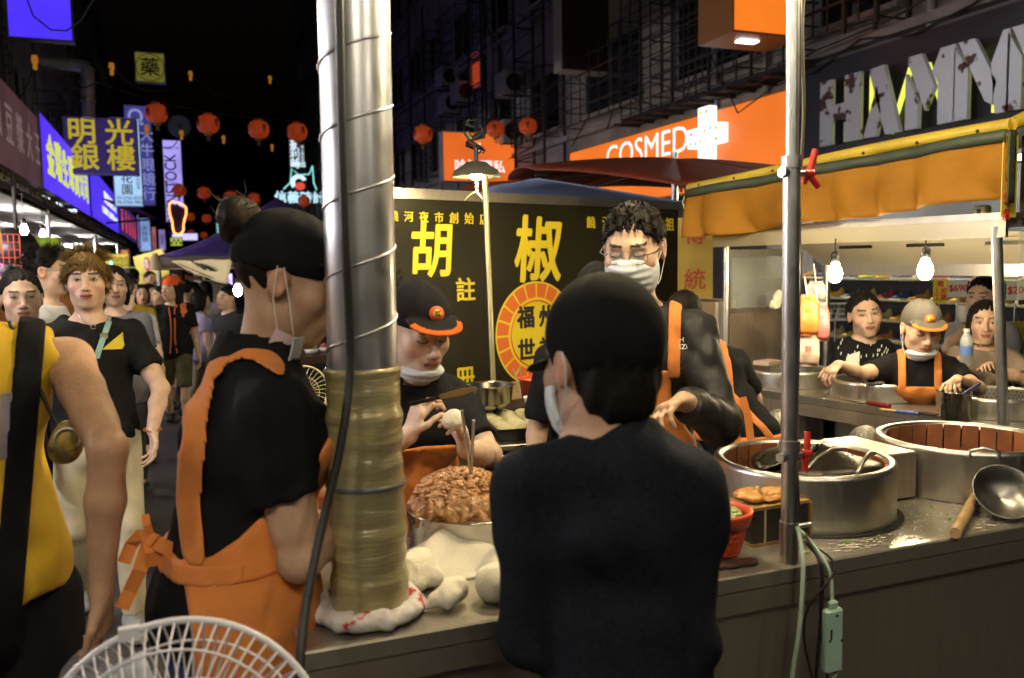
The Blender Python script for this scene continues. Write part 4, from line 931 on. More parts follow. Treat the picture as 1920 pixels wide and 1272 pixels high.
# iron balcony cage above the pharmacy
ya, yb = onx(1165, 240, 8.05)[1], onx(1500, 150, 8.05)[1]; r_ = empty('balcony_cage', (7.75, (ya+yb)/2, 4.3), 'black iron balcony cage above the orange pharmacy fascia', 'balcony')
MB().box((8.27, (ya+yb)/2, 4.27), (.45, ya-yb, .08)).build('floor_slab', M['rust'], r_)
for i in range(15): MB().box((8.05, yb+(ya-yb)*i/14, 5.5), (.04 if i % 3 == 0 else .022, .04 if i % 3 == 0 else .022, 2.4)).build('bar', IRON, r_)
for i in range(13): MB().box((8.06, (ya+yb)/2, 4.36+.18*i), (.016, ya-yb, .016)).build('rail', IRON, r_)
for k in range(10):
    MB().hexa((7.9, ya-.3*k*(ya-yb)/3, 4.20), (8.45, ya-.3*k*(ya-yb)/3, 4.20), .06, .05).build('joist', M['rust'], r_)

# ------------------------------------------------------------------ paper lanterns on their lines
def make_lantern():
    r_ = empty('paper_lantern', (0, 0, 0), 'x', 'lantern', 'red paper lanterns strung over the lane')
    pr = [(.0001, -.185), (.07, -.18), (.075, -.17)]
    for i in range(19):
        t = -1+2*i/18; pr.append((.075+.135*math.sqrt(max(0, 1-t*t))**.9-(.003 if i % 2 else 0), .17*t))
    pr += [(.075, .17), (.07, .18), (.0001, .185)]
    MB().lathe(pr, (0, 0, 0), 24).build('shade', mat('red_lantern_paper', (.55, .07, .02), .45, 0, .25, 6, emit=.22, ecol=(.85, .10, .018)), r_)
    MB().lathe([(.0001, .215), (.08, .212), (.082, .175), (.06, .17)], (0, 0, 0), 20).build('top_cap', cmat('lantern_gilt', (.35, .10, .02), .4), r_)
    MB().lathe([(.06, -.17), (.075, -.178), (.075, -.21), (.0001, -.212)], (0, 0, 0), 20).build('bottom_cap', cmat('lantern_gold', (.45, .26, .04), .4), r_)
    mb = MB()
    for i in range(7): a = i*.9; mb.tube([(.02*math.cos(a), .02*math.sin(a), -.21), (.03*math.cos(a), .03*math.sin(a), -.32)], .006, 4)
    mb.build('tassel', cmat('lantern_tassel', (.40, .22, .03), .7), r_)
    for k, a in enumerate((-.9, .9, 2.6)):
        n_ = V3(math.sin(a), -math.cos(a), 0); xx = V3(math.cos(a), math.sin(a), 0)
        text_obj('饒河', n_*.214, xx, V3(0, 0, 1), .085, cmat('lantern_ink', (.03, .006, .004), .6), r_, vertical=True, bold=.012, vstep=.85)
    return r_
lan = make_lantern(); first = True
ROWS = [[(293, 213, 42, 'first, nearest the medicine sign'), (390, 233, 42, 'second from the left'), (485, 243, 40, 'third from the left'), (557, 248, 39, 'fourth, touching the big duct')],
        [(793, 252, 37, 'just right of the big duct'), (929, 243, 35, 'over the orange square sign'), (990, 237, 35, 'rightmost, against the lattice frame')],
        [(336, 358, 25, 'first of the second line, over the violet banner sign'), (382, 362, 25, 'second of the second line'), (432, 370, 25, 'third of the second line'), (476, 373, 24, 'fourth of the second line'), (570, 377, 23, 'last of the second line by the duct'), (755, 367, 20, 'low one just above the stall board')],
        [(356, 407, 18, 'left one of the far pair behind the footprint'), (387, 410, 18, 'right one of the far pair'), (358, 437, 13, 'tiny one below the far pair, left'), (382, 441, 13, 'tiny one below the far pair, right')]]
LINE = cmat('lantern_line', (.015, .015, .015), .7)
for ri, row in enumerate(ROWS):
    pts = []
    for px, py, dm, lab in row:
        p = at(px, py, 1600*.43/dm)
        o = lan if first else copy_tree(lan); first = False
        o.location = p; o.rotation_euler = (rnd.uniform(-.06, .06), rnd.uniform(-.06, .06), rnd.uniform(-.5, .5)); o['label'] = 'red paper lantern, '+lab; pts.append(p+V3(0, 0, .22))
    a = pts[0]+(pts[0]-pts[1])*1.2+V3(0, 0, .15); b = pts[-1]+(pts[-1]-pts[-2])*1.0+V3(0, 0, .1)
    mb = MB(); mb.tube([a]+pts+[b], .008, 4); o = mb.build('lantern_line', LINE); tag(o, ['thin cable carrying the nearest left row of lanterns', 'thin cable carrying the lanterns right of the duct', 'thin cable carrying the second row of lanterns', 'thin cable carrying the farthest lanterns'][ri], 'cable')
# festoon wires with small unlit lamp holders, a faint glow put into their colour
for k, (pl, lab) in enumerate([([(30, 190, 13), (65, 112, 13), (140, 165, 14), (209, 125, 15), (290, 172, 17), (357, 139, 20), (440, 187, 22), (506, 147, 24), (540, 150, 26)], 'upper sagging festoon wire with orange lamp holders'),
                               ([(262, 252, 18), (275, 240, 18), (310, 278, 19), (340, 250, 20), (380, 284, 22), (419, 259, 23), (460, 285, 25), (510, 275, 27)], 'lower sagging festoon wire with orange lamp holders')]):
    mb = MB(); P_ = [at(*q) for q in pl]; pts = []
    for i in range(len(P_)-1):
        for t in np.linspace(0, 1, 6, False): pts.append(P_[i]*(1-t)+P_[i+1]*t-V3(0, 0, .12*math.sin(math.pi*t)))
    pts.append(P_[-1]); r_ = empty('festoon_wire', P_[0], lab, 'wire'); mb.tube(pts, .012, 4).build('wire', LINE, r_)
    for i in range(1, len(P_), 2):
        MB().lathe([(.0001, .09), (.04, .08), (.05, 0), (.03, -.06), (.035, -.12), (.0001, -.14)], P_[i]-V3(0, 0, .02), 10).build('lamp_holder', emat('amber_holder', (.55, .22, .02), .5), r_)
# thin violet cable loop across the near violet box
a = [at(40, -30, 8), at(62, 30, 8), at(95, 56, 8), at(125, 58, 8), at(150, 40, 8), at(175, 0, 8), at(185, -30, 8)]
o = MB().tube(a, .008, 5).build('hanging_cable', LINE); tag(o, 'thin cable looping across the violet lightbox', 'cable')
# ================================================================== left arcade and its clutter
r_ = empty('arcade_awning', (-2.4, 20, 2.7), 'long corrugated awning with a ragged brown fringe along the left shops', 'awning')
AWN = mat('awning_sheet', (.42, .40, .36), .6, .2, .5, 3, .2, 20)
MB().grid(lambda u, v: (-3.1+1.45*v, 4+52*u, 3.02-.42*v+.035*math.sin(u*52*2*math.pi/.4)), 1040, 2, True, .006).build('roof_sheet', AWN, r_)
mb = MB(); rr = random.Random(4)
for i in range(430):
    y_ = 4+52*i/430; L = rr.uniform(.06, .17); mb.add([(-1.66, y_, 2.70), (-1.66, y_+.11, 2.70), (-1.64+rr.uniform(-.03, .03), y_+.085, 2.70-L), (-1.64, y_+.02, 2.70-L*.8), (-1.69, y_+.05, 2.66)], [(0, 1, 2, 3), (0, 4, 1), (3, 2, 4)])
tag(mb.build('fringe', mat('brown_fringe', (.16, .11, .05), .9, 0, .6, 9), r_), kind='stuff')
for i in range(18): MB().hexa((-3.1, 5+2.9*i, 2.93), (-1.7, 5+2.9*i, 2.55), .05, .06).build('rafter', IRON, r_)
MB().hexa((-1.72, 4, 2.56), (-1.72, 56, 2.56), .05, .06).build('eave_beam', IRON, r_)
for i in range(6): MB().tube([(-1.8, 6.5+8.5*i, 0), (-1.8, 6.5+8.5*i, 2.55)], .035, 8).build('prop', M['galv'], r_)
CEIL = mat('pale_ceiling_board', (.62, .60, .54), .7, 0, .35, 1.5, .1)
for i in range(16): MB().box((-4.0, 4.2+2.4*i, 2.47), (4.5, 2.34, .02)).build('ceiling_board', CEIL, r_)
# lamps under the awning
TUBE = emat('fluorescent_tube', (.95, .88, .88), 560)
for i, (yy, lab) in enumerate([(3.2, 'fluorescent tube under the awning nearest the camera'), (9.6, 'fluorescent tube glaring at the left edge'), (13.5, 'second fluorescent tube along the awning'), (18, 'third fluorescent tube along the awning'), (24, 'fourth fluorescent tube along the awning'), (31, 'farthest fluorescent tube along the awning')]):
    t_ = empty('fluorescent_lamp', (-2.25, yy, 2.40), lab, 'lamp', 'tubes under the left awning')
    MB().tube([(-2.45, yy-.6, 2.22), (-2.45, yy+.6, 2.22)], .016, 8).build('tube', TUBE, t_)
    MB().box((-2.45, yy, 2.265), (.07, 1.3, .04)).build('fitting', M['whiteplastic'], t_)
    for q in (-.4, .4): MB().tube([(-2.45, yy+q, 2.28), (-2.45, yy+q, 2.46)], .006, 5).build('hanger', M['rubber'], t_)
BULBP = [(.0001, -.062), (.018, -.058), (.029, -.042), (.033, -.022), (.029, 0), (.019, .022), (.015, .034)]
def bulb(label, p, cord=.3, s=1., m=None, hold=M['black']):
    b = empty('light_bulb', p+V3(0, 0, .06*s+cord), label, 'lamp')
    MB().lathe([(a*s, c*s) for a, c in BULBP], p, 20).build('glass', m or M['bulb'], b)
    MB().lathe([(.0001, .034*s), (.019*s, .034*s), (.021*s, .075*s), (.012*s, .085*s), (.0001, .088*s)], p, 16).build('socket', hold, b)
    if cord: MB().tube([p+V3(0, 0, .08*s), p+V3(0, 0, .08*s+cord)], .004, 5).build('cord', M['rubber'], b)
    return b
bulb('bare warm bulb among the goods at the far left', at(45, 428, 8.2), .25, 1.05, mat('warm_bulb', (1, .9, .7), .4, emit=260, ecol=(1, .82, .5)))
bulb('small violet bulb hanging beyond the warm one', at(80, 436, 11), .3, 1.2, mat('violet_bulb', (.8, .6, 1), .4, emit=14, ecol=(.6, .45, 1)))
bulb('glaring bulb hung low under the violet canopy', at(446, 541, 6.6), .12, .95, mat('warm_bulb_2', (1, .9, .7), .4, emit=260, ecol=(1, .88, .6)))
# lime curtain, pink banner, black reflector, red wire grid
def sheet(name, label, px, d, m, cat, wob=.03, nw=6, thick=.006, d2=None):
    a, b, c, e = (at(px[0], px[1], d), at(px[2], px[3], d2 or d), at(px[4], px[5], d2 or d), at(px[6], px[7], d)); r = empty(name, (c+e)/2, label, cat)
    n = nrm(np.cross(b-a, e-a))
    MB().grid(lambda u, v: (a*(1-u)+b*u)*(1-v)+(e*(1-u)+c*u)*v+n*wob*math.sin(u*nw*6.28+v*1.5), nw*8, 6, True, thick).build('cloth', m, r)
    def P(u, v): return (a*(1-u)+b*u)*(1-v)+(e*(1-u)+c*u)*v-n*(wob+.012)*np.sign((n @ (a-C_)))
    return r, P, nrm(b-a), nrm(a-e), np.linalg.norm(b-a)
LIME = mat('lime_curtain', (.42, .62, .04), .7, 0, .25, 4)
sheet('lime_curtain', 'lime green curtain hung behind the crowd at the far left', (-40, 438, 112, 446, 112, 470, -40, 580), 10.5, LIME, 'curtain', .04, 7)
r_, P, x, y, wd = sheet('pink_banner', 'pink banner with white characters at the far left', (-40, 487, 48, 485, 48, 518, -40, 522), 9.8, emat('pink_banner_cloth', (.62, .22, .55), .5), 'banner', .01, 2)
text_obj('花枝燒', P(.6, .5), x, y, .13, cmat('banner_white', (.8, .75, .8), .6), r_)
c = at(30, 465, 9.2); r_ = empty('black_reflector', c-V3(0, 0, .2), 'large round black reflector dish above the pink banner', 'reflector')
MB().lathe([(.0001, .10), (.06, .10), (.10, .07), (.22, .0), (.225, -.01), (.2, -.005), (.0001, .05)], c, 32, nrm([.3, -1, .25])).build('dish', M['black'], r_)
MB().tube([c+V3(0, .05, .05), c+V3(0, .1, .8)], .02).build('arm', IRON, r_)
a, b = at(-30, 440, 8.6), at(40, 600, 8.6); r_ = empty('red_wire_grid', V3((a[0]+b[0])/2, a[1], b[2]), 'red wire display grid at the left edge', 'grid'); RW = cmat('red_wire', (.45, .05, .03), .5)
for i in range(7): xx = a[0]+(b[0]-a[0])*i/6; MB().tube([(xx, a[1], a[2]), (xx, a[1], b[2])], .005, 5).build('wire', RW, r_)
for i in range(12): zz = a[2]+(b[2]-a[2])*i/11; MB().tube([(a[0], a[1], zz), (b[0], a[1], zz)], .005, 5).build('wire', RW, r_)
# price boards and banners over the lane
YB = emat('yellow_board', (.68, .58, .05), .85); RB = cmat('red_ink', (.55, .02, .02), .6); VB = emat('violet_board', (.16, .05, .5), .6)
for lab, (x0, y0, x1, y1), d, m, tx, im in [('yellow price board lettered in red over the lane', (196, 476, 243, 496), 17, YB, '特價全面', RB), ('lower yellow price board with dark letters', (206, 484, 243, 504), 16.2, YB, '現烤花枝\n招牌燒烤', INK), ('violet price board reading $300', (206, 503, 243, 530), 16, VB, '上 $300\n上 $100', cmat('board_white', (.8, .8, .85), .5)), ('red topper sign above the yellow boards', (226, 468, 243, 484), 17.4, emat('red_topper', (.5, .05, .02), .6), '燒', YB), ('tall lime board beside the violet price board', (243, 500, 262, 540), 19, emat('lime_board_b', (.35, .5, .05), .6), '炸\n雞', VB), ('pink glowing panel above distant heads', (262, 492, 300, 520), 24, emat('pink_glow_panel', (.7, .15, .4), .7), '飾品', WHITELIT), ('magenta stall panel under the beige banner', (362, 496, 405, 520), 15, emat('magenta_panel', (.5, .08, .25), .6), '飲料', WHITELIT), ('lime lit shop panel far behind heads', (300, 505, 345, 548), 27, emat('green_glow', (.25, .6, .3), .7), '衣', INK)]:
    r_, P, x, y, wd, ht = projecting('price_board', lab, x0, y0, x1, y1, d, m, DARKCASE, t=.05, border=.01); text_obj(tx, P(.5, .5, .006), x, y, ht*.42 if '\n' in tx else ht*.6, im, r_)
for lab, (x0, y0, x1, y1), d, cc, tx in [('warm lit stall front behind the crowd, yellow', (228, 520, 262, 575), 22, (.75, .55, .12), '小吃'), ('white lit stall front behind the crowd', (300, 512, 342, 580), 30, (.8, .75, .62), '服飾'), ('peach lit stall front behind the crowd', (346, 508, 396, 580), 24, (.8, .45, .2), '燒餅'), ('lilac lit stall front behind the crowd', (392, 512, 440, 585), 18, (.55, .42, .85), '手機'), ('pale green lit stall front behind the crowd', (264, 524, 300, 572), 33, (.4, .7, .4), '果汁')]:
    r_, P, x, y, wd, ht = projecting('glowing_backdrop', lab, x0, y0, x1, y1, d, emat('stall_front_'+lab.split()[0], cc, 2.2, .35, 1.5), DARKCASE, t=.06, border=.02); text_obj(tx, P(.5, .75, .006), x, y, ht*.25, INK, r_)
for lab, q, d in (('vertical green light tube by the yellow boards', [(208, 490), (210, 520)], 14), ('vertical green light tube over distant heads', [(322, 505), (323, 520)], 18)):
    o = MB().tube([at(*q[0], d), at(*q[1], d)], .02, 8).build('green_tube', emat('green_neon', (.2, 1, .55), 3)); tag(o, lab, 'lamp')
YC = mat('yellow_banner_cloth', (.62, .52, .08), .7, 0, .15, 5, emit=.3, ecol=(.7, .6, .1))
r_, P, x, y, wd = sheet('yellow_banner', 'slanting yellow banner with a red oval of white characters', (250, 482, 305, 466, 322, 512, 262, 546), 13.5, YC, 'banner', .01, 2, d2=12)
o = MB().prism([(.20*math.cos(a), .11*math.sin(a)) for a in np.linspace(0, 6.283, 24, False)], P(.45, .36), x, y, .004).build('red_oval', RB, r_)
text_obj('阿薑', P(.42, .36)+nrm(C_-P(.4, .4))*.01, x, y, .15, cmat('oval_white', (.85, .8, .75), .6), r_, bold=.01); text_obj('古早味炸物專賣', P(.55, .78), x, y, .055, RB, r_)
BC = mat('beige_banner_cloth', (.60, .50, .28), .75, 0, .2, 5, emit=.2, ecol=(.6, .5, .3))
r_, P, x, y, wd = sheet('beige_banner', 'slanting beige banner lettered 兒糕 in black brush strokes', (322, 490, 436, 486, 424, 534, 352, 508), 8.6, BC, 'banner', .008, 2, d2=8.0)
text_obj('兒糕', P(.62, .42), nrm(x+V3(0, 0, -.20)), nrm(y+x*.2), .19, INK, r_, bold=.03); text_obj('軟綿入口即化', P(.26, .52), nrm(x+V3(0, 0, -.28)), y, .055, cmat('brown_ink', (.15, .08, .02), .6), r_); text_obj('手工現蒸健康香Q蒸糕', P(.64, .80), nrm(x+V3(0, 0, -.24)), y, .05, cmat('brown_ink', (.15, .08, .02), .6), r_)
# violet canopy
r_ = empty('violet_canopy', at(290, 490, 9), 'violet pyramid canopy with beige trim over the next stall', 'canopy')
L0 = at(287, 482, 9.0); Z0 = L0[2]; cx0 = L0[0]; cy0 = L0[1]; W_ = 2.9; apex = V3(cx0+W_/2, cy0+W_/2, Z0+.75)
cor = [V3(cx0, cy0, Z0), V3(cx0+W_, cy0, Z0), V3(cx0+W_, cy0+W_, Z0), V3(cx0, cy0+W_, Z0)]
CV = mat('violet_canopy_cloth', (.055, .03, .20), .65, 0, .25, 3, .2); TR = cmat('beige_trim', (.30, .24, .16), .7)
for i in range(4):
    a, b = cor[i], cor[(i+1) % 4]; MB().grid(lambda u, v: ((a*(1-u)+b*u)*(1-v)+apex*v)-V3(0, 0, .10*math.sin(math.pi*v)*(1-.3*math.sin(math.pi*u))), 10, 8, True, .008).build('panel', CV, r_)
    MB().grid(lambda u, v: (a*(1-u)+b*u)-V3(0, 0, .13*v+.01*math.sin(u*30)), 14, 1, True, .008).build('valance', mat('beige_valance', (.12, .10, .09), .75), r_); MB().tube([a-V3(0, 0, .13), b-V3(0, 0, .13)], .014, 6).build('trim_cord', TR, r_)
c_ = cor[0]; MB().lathe([(.02, .04), (.04, .0), (.06, -.10), (.065, -.14)], c_+V3(.02, .02, 0), 12).build('corner_drape', TR, r_)
for c_ in cor[1:]: MB().tube([V3(c_[0], c_[1], 0), c_], .03, 8).build('leg', M['galv'], r_)

r_ = empty('fill_street_lamp', (-2.15, -4, 0), 'street lamp on the left pavement behind the camera', 'street lamp'); MB().tube([(-2.15, -4, 0), (-2.15, -4, 6.4), (-1.9, -3.9, 6.6), (-1.3, -3.7, 6.65)], .06, 10).build('mast', M['galv'], r_); MB().box((-1.1, -3.6, 6.62), (.6, .3, .12), .3, .03).build('head', M['black'], r_); MB().box((-1.1, -3.6, 6.553), (.44, .2, .01), .3).build('lens', emat('fill_street_lamp_lens', (1, .86, .62), 400), r_)  # unseen lamp added as fill to brighten the right facade
# ================================================================== umbrellas and tarps behind the board
r_ = empty('maroon_umbrella', (4.2, 7.4, 0), 'big dark red market umbrella above the stall board', 'umbrella')
ap = at(1265, 298, 7.6); R0 = 1.62; RED = mat('maroon_umbrella_cloth', (.22, .035, .012), .65, 0, .3, 3, .15)
for i in range(8):
    a0, a1 = i*math.pi/4+.2, (i+1)*math.pi/4+.2
    def um(u, v):
        a = a0+(a1-a0)*u; rr_ = R0*v*(1-.05*math.sin(math.pi*u)*v); return ap+V3(rr_*math.cos(a)+.1*v, rr_*math.sin(a), -.13*v**1.7-.30*v*max(0, -math.sin(a))**1.2+.03*math.sin(math.pi*u)*v)
    MB().grid(um, 6, 8, True, .012).build('gore', RED, r_)
    e_ = ap+V3(R0*math.cos(a0)+.1, R0*math.sin(a0), -.13-.30*max(0, -math.sin(a0))**1.2-.02); MB().tube([ap-V3(0, 0, .05), e_-V3(0, 0, .02)], .01, 5).build('rib', IRON, r_)
MB().tube([V3(ap[0], ap[1], 0), ap+V3(0, 0, .06)], .03).build('pole', M['galv'], r_)
r_ = empty('rust_umbrella', at(940, 380, 9.5)*V3(1, 1, 0), 'rust red umbrella edge peeping behind the lamp pole', 'umbrella'); ap = at(975, 338, 9.8)
MB().lathe([(.0001, 0), (.6, -.06), (1.2, -.34), (1.22, -.36)], ap, 8, sm=False).build('cloth', mat('rust_cloth', (.40, .09, .03), .7), r_); MB().tube([ap*V3(1, 1, 0), ap], .025).build('pole', M['galv'], r_)
sheet('blue_tarp', 'pale blue tarpaulin slung under the dark red umbrella', (905, 352, 1010, 334, 1345, 388, 905, 400), 7.2, mat('blue_tarp_cloth', (.16, .21, .40), .6, 0, .2, 3), 'tarpaulin', .01, 2, d2=6.2)
# ================================================================== black board of the pepper bun stall
bL, bR = at(690, 371, 4.40), at(1272, 394, 5.95); zt = 1.955; bx = nrm([bR[0]-bL[0], bR[1]-bL[1], 0]); bw = math.hypot(bR[0]-bL[0], bR[1]-bL[1]); bn = np.cross(bx, V3(0, 0, 1)); bo = V3(bL[0], bL[1], .62)
r_ = empty('stall_board', bo+bx*bw/2, 'black stall board lettered 胡椒 in yellow with a round orange crest', 'sign board')
MB().prism([(0, 0), (bw, 0), (bw, zt-.62), (0, zt-.62)], bo, bx, (0, 0, 1), .03).build('panel', mat('black_board_vinyl', (.020, .018, .008), .42, 0, .35, 2.5, .12, 90, rvar=.08, spec=.22), r_)
MB().prism([(-.02, 0), (bw+.35, 0), (bw+.35, .055), (-.02, .055)], bo+V3(0, 0, zt-.62)+bn*.012, bx, (0, 0, 1), .05).build('top_rail', M['steel'], r_)
def onb(px, py, e=.004): return onplane(px, py, bo+bn*e, bn)
Zx = V3(0, 0, 1); YV = mat('yellow_vinyl', (.78, .62, .03), .45); OV = mat('orange_vinyl', (.72, .16, .03), .45)
def bt(ch, px, py, wpx, m=YV, bold=.012, e=.004, sx=1., sh=0):
    p0, p1 = onb(px-wpx/2, py, e), onb(px+wpx/2, py, e); text_obj(ch, onb(px, py, e), bx, Zx, abs((p1-p0) @ bx)*1.0/sx, m, r_, bold=bold, depth=.003, sx=sx, shear=sh)
for i, ch in enumerate('饒河夜市創始店'): bt(ch, 738+28.3*i, 407+1.6*i*.6, 18, bold=.006)
for i, ch in enumerate('饒河夜市鼻祖'): bt(ch, 1108+29.5*i, 419+.8*i, 17, bold=.006)
bt('胡', 808, 476, 84, bold=.022, sx=.92, sh=.08); bt('椒', 1008, 477, 90, bold=.022, sx=.92, sh=.08); bt('註', 873, 547, 38, bold=.018); bt('冊', 872, 712, 38, bold=.018)
cc = onb(1006, 626); RR = abs(onb(1006, 528)[2]-onb(1006, 724)[2])/2
def disc(r0, r1, a0, a1, e, m, name, n=8):
    pts = [(r1*math.cos(a), r1*math.sin(a)) for a in np.linspace(a0, a1, n)]+([(r0*math.cos(a), r0*math.sin(a)) for a in np.linspace(a1, a0, n)] if r0 > 0 else [])
    return MB().prism(pts, cc+bn*e, bx, Zx, .002).build(name, m, r_)
disc(0, RR, 0, 2*math.pi*.999, .002, YV, 'crest_disc', 64)
for i in range(20): a = 2*math.pi*i/20; disc(RR*.70, RR*.965, a+.025, a+2*math.pi/20-.025, .0045, OV, 'crest_segment', 5)
MB().tube([cc+bn*.004+(bx*math.cos(a)+Zx*math.sin(a))*RR*.635 for a in np.linspace(0, 2*math.pi, 48, False)], .005, 5, close=True).build('crest_ring', OV, r_)
for ch, u, v in (('福', -.27, .20), ('州', .27, .20), ('世', -.27, -.42), ('祖', .27, -.42)): text_obj(ch, cc+bx*u*RR+Zx*(v+.10)*RR+bn*.005, bx, Zx, RR*.44, INK, r_, bold=.03, depth=.003)
# yellow side panel
a, b = onb(1270, 405, .01), at(1337, 405, 5.9); zt2 = 1.90; px_ = nrm([b[0]-a[0], b[1]-a[1], 0]); pw = math.hypot(b[0]-a[0], b[1]-a[1])
r_ = empty('yellow_side_panel', V3(a[0], a[1], .7), 'yellow side panel with red 傳統 characters', 'sign board'); pn = np.cross(px_, Zx)
MB().prism([(.004, 0), (pw, 0), (pw, zt2-.9), (.004, zt2-.9)], V3(a[0], a[1], .9), px_, Zx, .02).build('panel', mat('yellow_panel_vinyl', (.55, .38, .05), .45, 0, .2, 3), r_)
for ch, py in (('傳', 442), ('統', 527)): text_obj(ch, onplane(1303, py, V3(a[0], a[1], 1)+pn*.005, pn), px_, Zx, .155, cmat('red_vinyl', (.50, .05, .02), .5), r_, bold=.01)
# lamp on its pole
pb, pt = at(925, 724, 4.28), at(909, 330, 4.28); r_ = empty('lamp_pole', pb, 'slim brass coloured pole standing before the stall board', 'pole')
MB().tube([pb, pb*.45+pt*.55, pt], .0145, 10).build('pole', mat('brassy_pole', (.50, .44, .24), .36, 1, .08, 20, rvar=.04), r_)
lc = at(893, 322, 4.24)
r_ = empty('shade_lamp', lc, 'dark round metal shade lamp hung at the pole top', 'lamp')
MB().lathe([(.02, .05), (.05, .045), (.075, .025), (.085, .02), (.110, .004), (.122, -.022), (.124, -.028), (.119, -.026), (.105, -.002), (.07, .015), (.0001, .025)], lc, 36).build('shade', mat('aged_enamel_shade', (.10, .10, .085), .35, .3, .3, 12), r_)
MB().lathe([(.0001, -.03), (.02, -.026), (.031, -.008), (.024, .012), (.0001, .02)], lc-V3(0, 0, .012), 16).build('bulb', mat('shade_bulb', (1, .9, .6), .4, emit=600, ecol=(1, .80, .42)), r_)
mb = MB().tube([lc+V3(0, 0, .04), lc+V3(0, 0, .12)], .012, 8)
for k in range(5):
    q = [lc+V3(.03*math.sin(j*1.1+k)*(1+.3*k), .03*math.cos(j*1.3+k*2), .08+.035*j/2+.01*k) for j in range(9)]; mb.tube(q, .005, 5)
mb.build('tangled_flex', M['rubber'], r_)
MB().tube([lc+V3(-.02, 0, .15), lc+V3(-.05, 0, .19)], .016, 8).build('clip', mat('aged_clip', (.12, .11, .06), .4, .5), r_)
hk = at(895, 368, 4.3); r_ = empty('wire_hook', hk, 'bent wire hanger with chain links on the board rail', 'hook')
MB().tube([at(872, 376, 4.3), at(884, 364, 4.3), at(893, 360, 4.3), at(906, 374, 4.3)], .005, 6).build('wire', MATS['brassy_pole'], r_); mb = MB()
for j in range(4): q = at(894, 345+5*j, 4.3); mb.tube([q+V3(.007*math.cos(t), .004*(j % 2), .009*math.sin(t)) for t in np.linspace(0, 6.28, 8, False)], .002, 4, close=True)
mb.build('chain', M['steel'], r_)
# ================================================================== front steel counter
X0, X1, Y0, Y1, ZC = .189, 2.86, 1.58, 2.17, .88
r_ = empty('steel_counter', ((X0+X1)/2, (Y0+Y1)/2, 0), 'long stainless steel work counter across the foreground', 'counter')
MB().box(((X0+X1)/2, (Y0+Y1)/2, ZC-.02), (X1-X0, Y1-Y0, .04), 0, .004).build('top', mat('floury_worktop', (.60, .56, .48), .36, .85, .3, 7, .08, 70, rvar=.1), r_)
MB().box(((X0+X1)/2, Y0+.012, ZC-.066), (X1-X0-.004, .02, .05)).build('front_lip', M['steelfront'], r_)
MB().box(((X0+X1)/2, Y0+.04, .41), (X1-X0-.02, .03, .76)).build('front_panel', M['steelfront'], r_)
MB().box((X0+.03, (Y0+Y1)/2, .41), (.03, Y1-Y0-.1, .76)).build('side_panel', M['steelfront'], r_)
MB().box((X0-.004, (Y0+Y1)/2, ZC-.01), (.012, Y1-Y0, .07)).build('left_edge', M['steelfront'], r_)
for x_ in (X0+.08, X1-.08):
    for y_ in (Y0+.09, Y1-.08): MB().tube([(x_, y_, 0), (x_, y_, ZC-.04)], .02, 8).build('leg', M['galv'], r_)
A_, B_ = V3(1.655, 1.945, 0), V3(2.30, 1.965, 0)
# flour dust and crumbs on the top
FL = mat('flour_dust', (.70, .66, .55), .9)
def scatter(name, lab, n, fx, m, cat, seed=2, s0=.002, s1=.005):
    r = random.Random(seed); mb = MB()
    for i in range(n):
        p = fx(r); s = r.uniform(s0, s1); a = r.uniform(0, 3.14); mb.box((p[0], p[1], p[2]+s*.3), (s*r.uniform(1, 2), s, s*.6), a)
    o = mb.build(name, m); tag(o, lab, cat, kind='stuff'); return o
def on_top(r):
    while True:
        q = onz(r.gauss(1720, 110), r.uniform(940, 1040), ZC+.001)
        if q[1] > 1.60 and q[1] < 2.1 and math.hypot(q[0]-A_[0], q[1]-A_[1]) > .275 and math.hypot(q[0]-B_[0], q[1]-B_[1]) > .275: return q
scatter('flour_crumbs', 'pale crumbs and flour specks strewn over the steel counter', 420, on_top, FL, 'crumbs', 3, .0007, .003)
scatter('scallion_bits', 'tiny green scallion bits fallen on the steel counter', 26, on_top, cmat('scallion_green', (.22, .42, .04), .5), 'scallion', 5, .002, .006)
# smears of flour: thin irregular films
for k, (px, py, rx, ry, lab) in enumerate([(1600, 1020, .17, .055, 'thin film of flour smeared in front of the round oven'), (1870, 975, .14, .06, 'thin film of flour smeared beside the ladle')]):
    c = onz(px, py, ZC+.0015); r = random.Random(k); mb = MB(); N = 40
    for j in range(60):
        u = V3(r.gauss(0, rx*.45), r.gauss(0, ry*.45), 0); s = r.uniform(.002, .009); a0 = r.uniform(0, 6.3); mb.add([c+u+V3(s*1.8*math.cos(a)*(.6+.4*r.random()), s*.6*math.sin(a), .0003*(j % 4)) for a in np.linspace(a0, a0+6.28, 8, False)], [tuple(range(8))])
    o = mb.build('flour_film', mat('flour_film', (.55, .52, .45), .8, .2)); tag(o, lab, 'flour', kind='stuff')
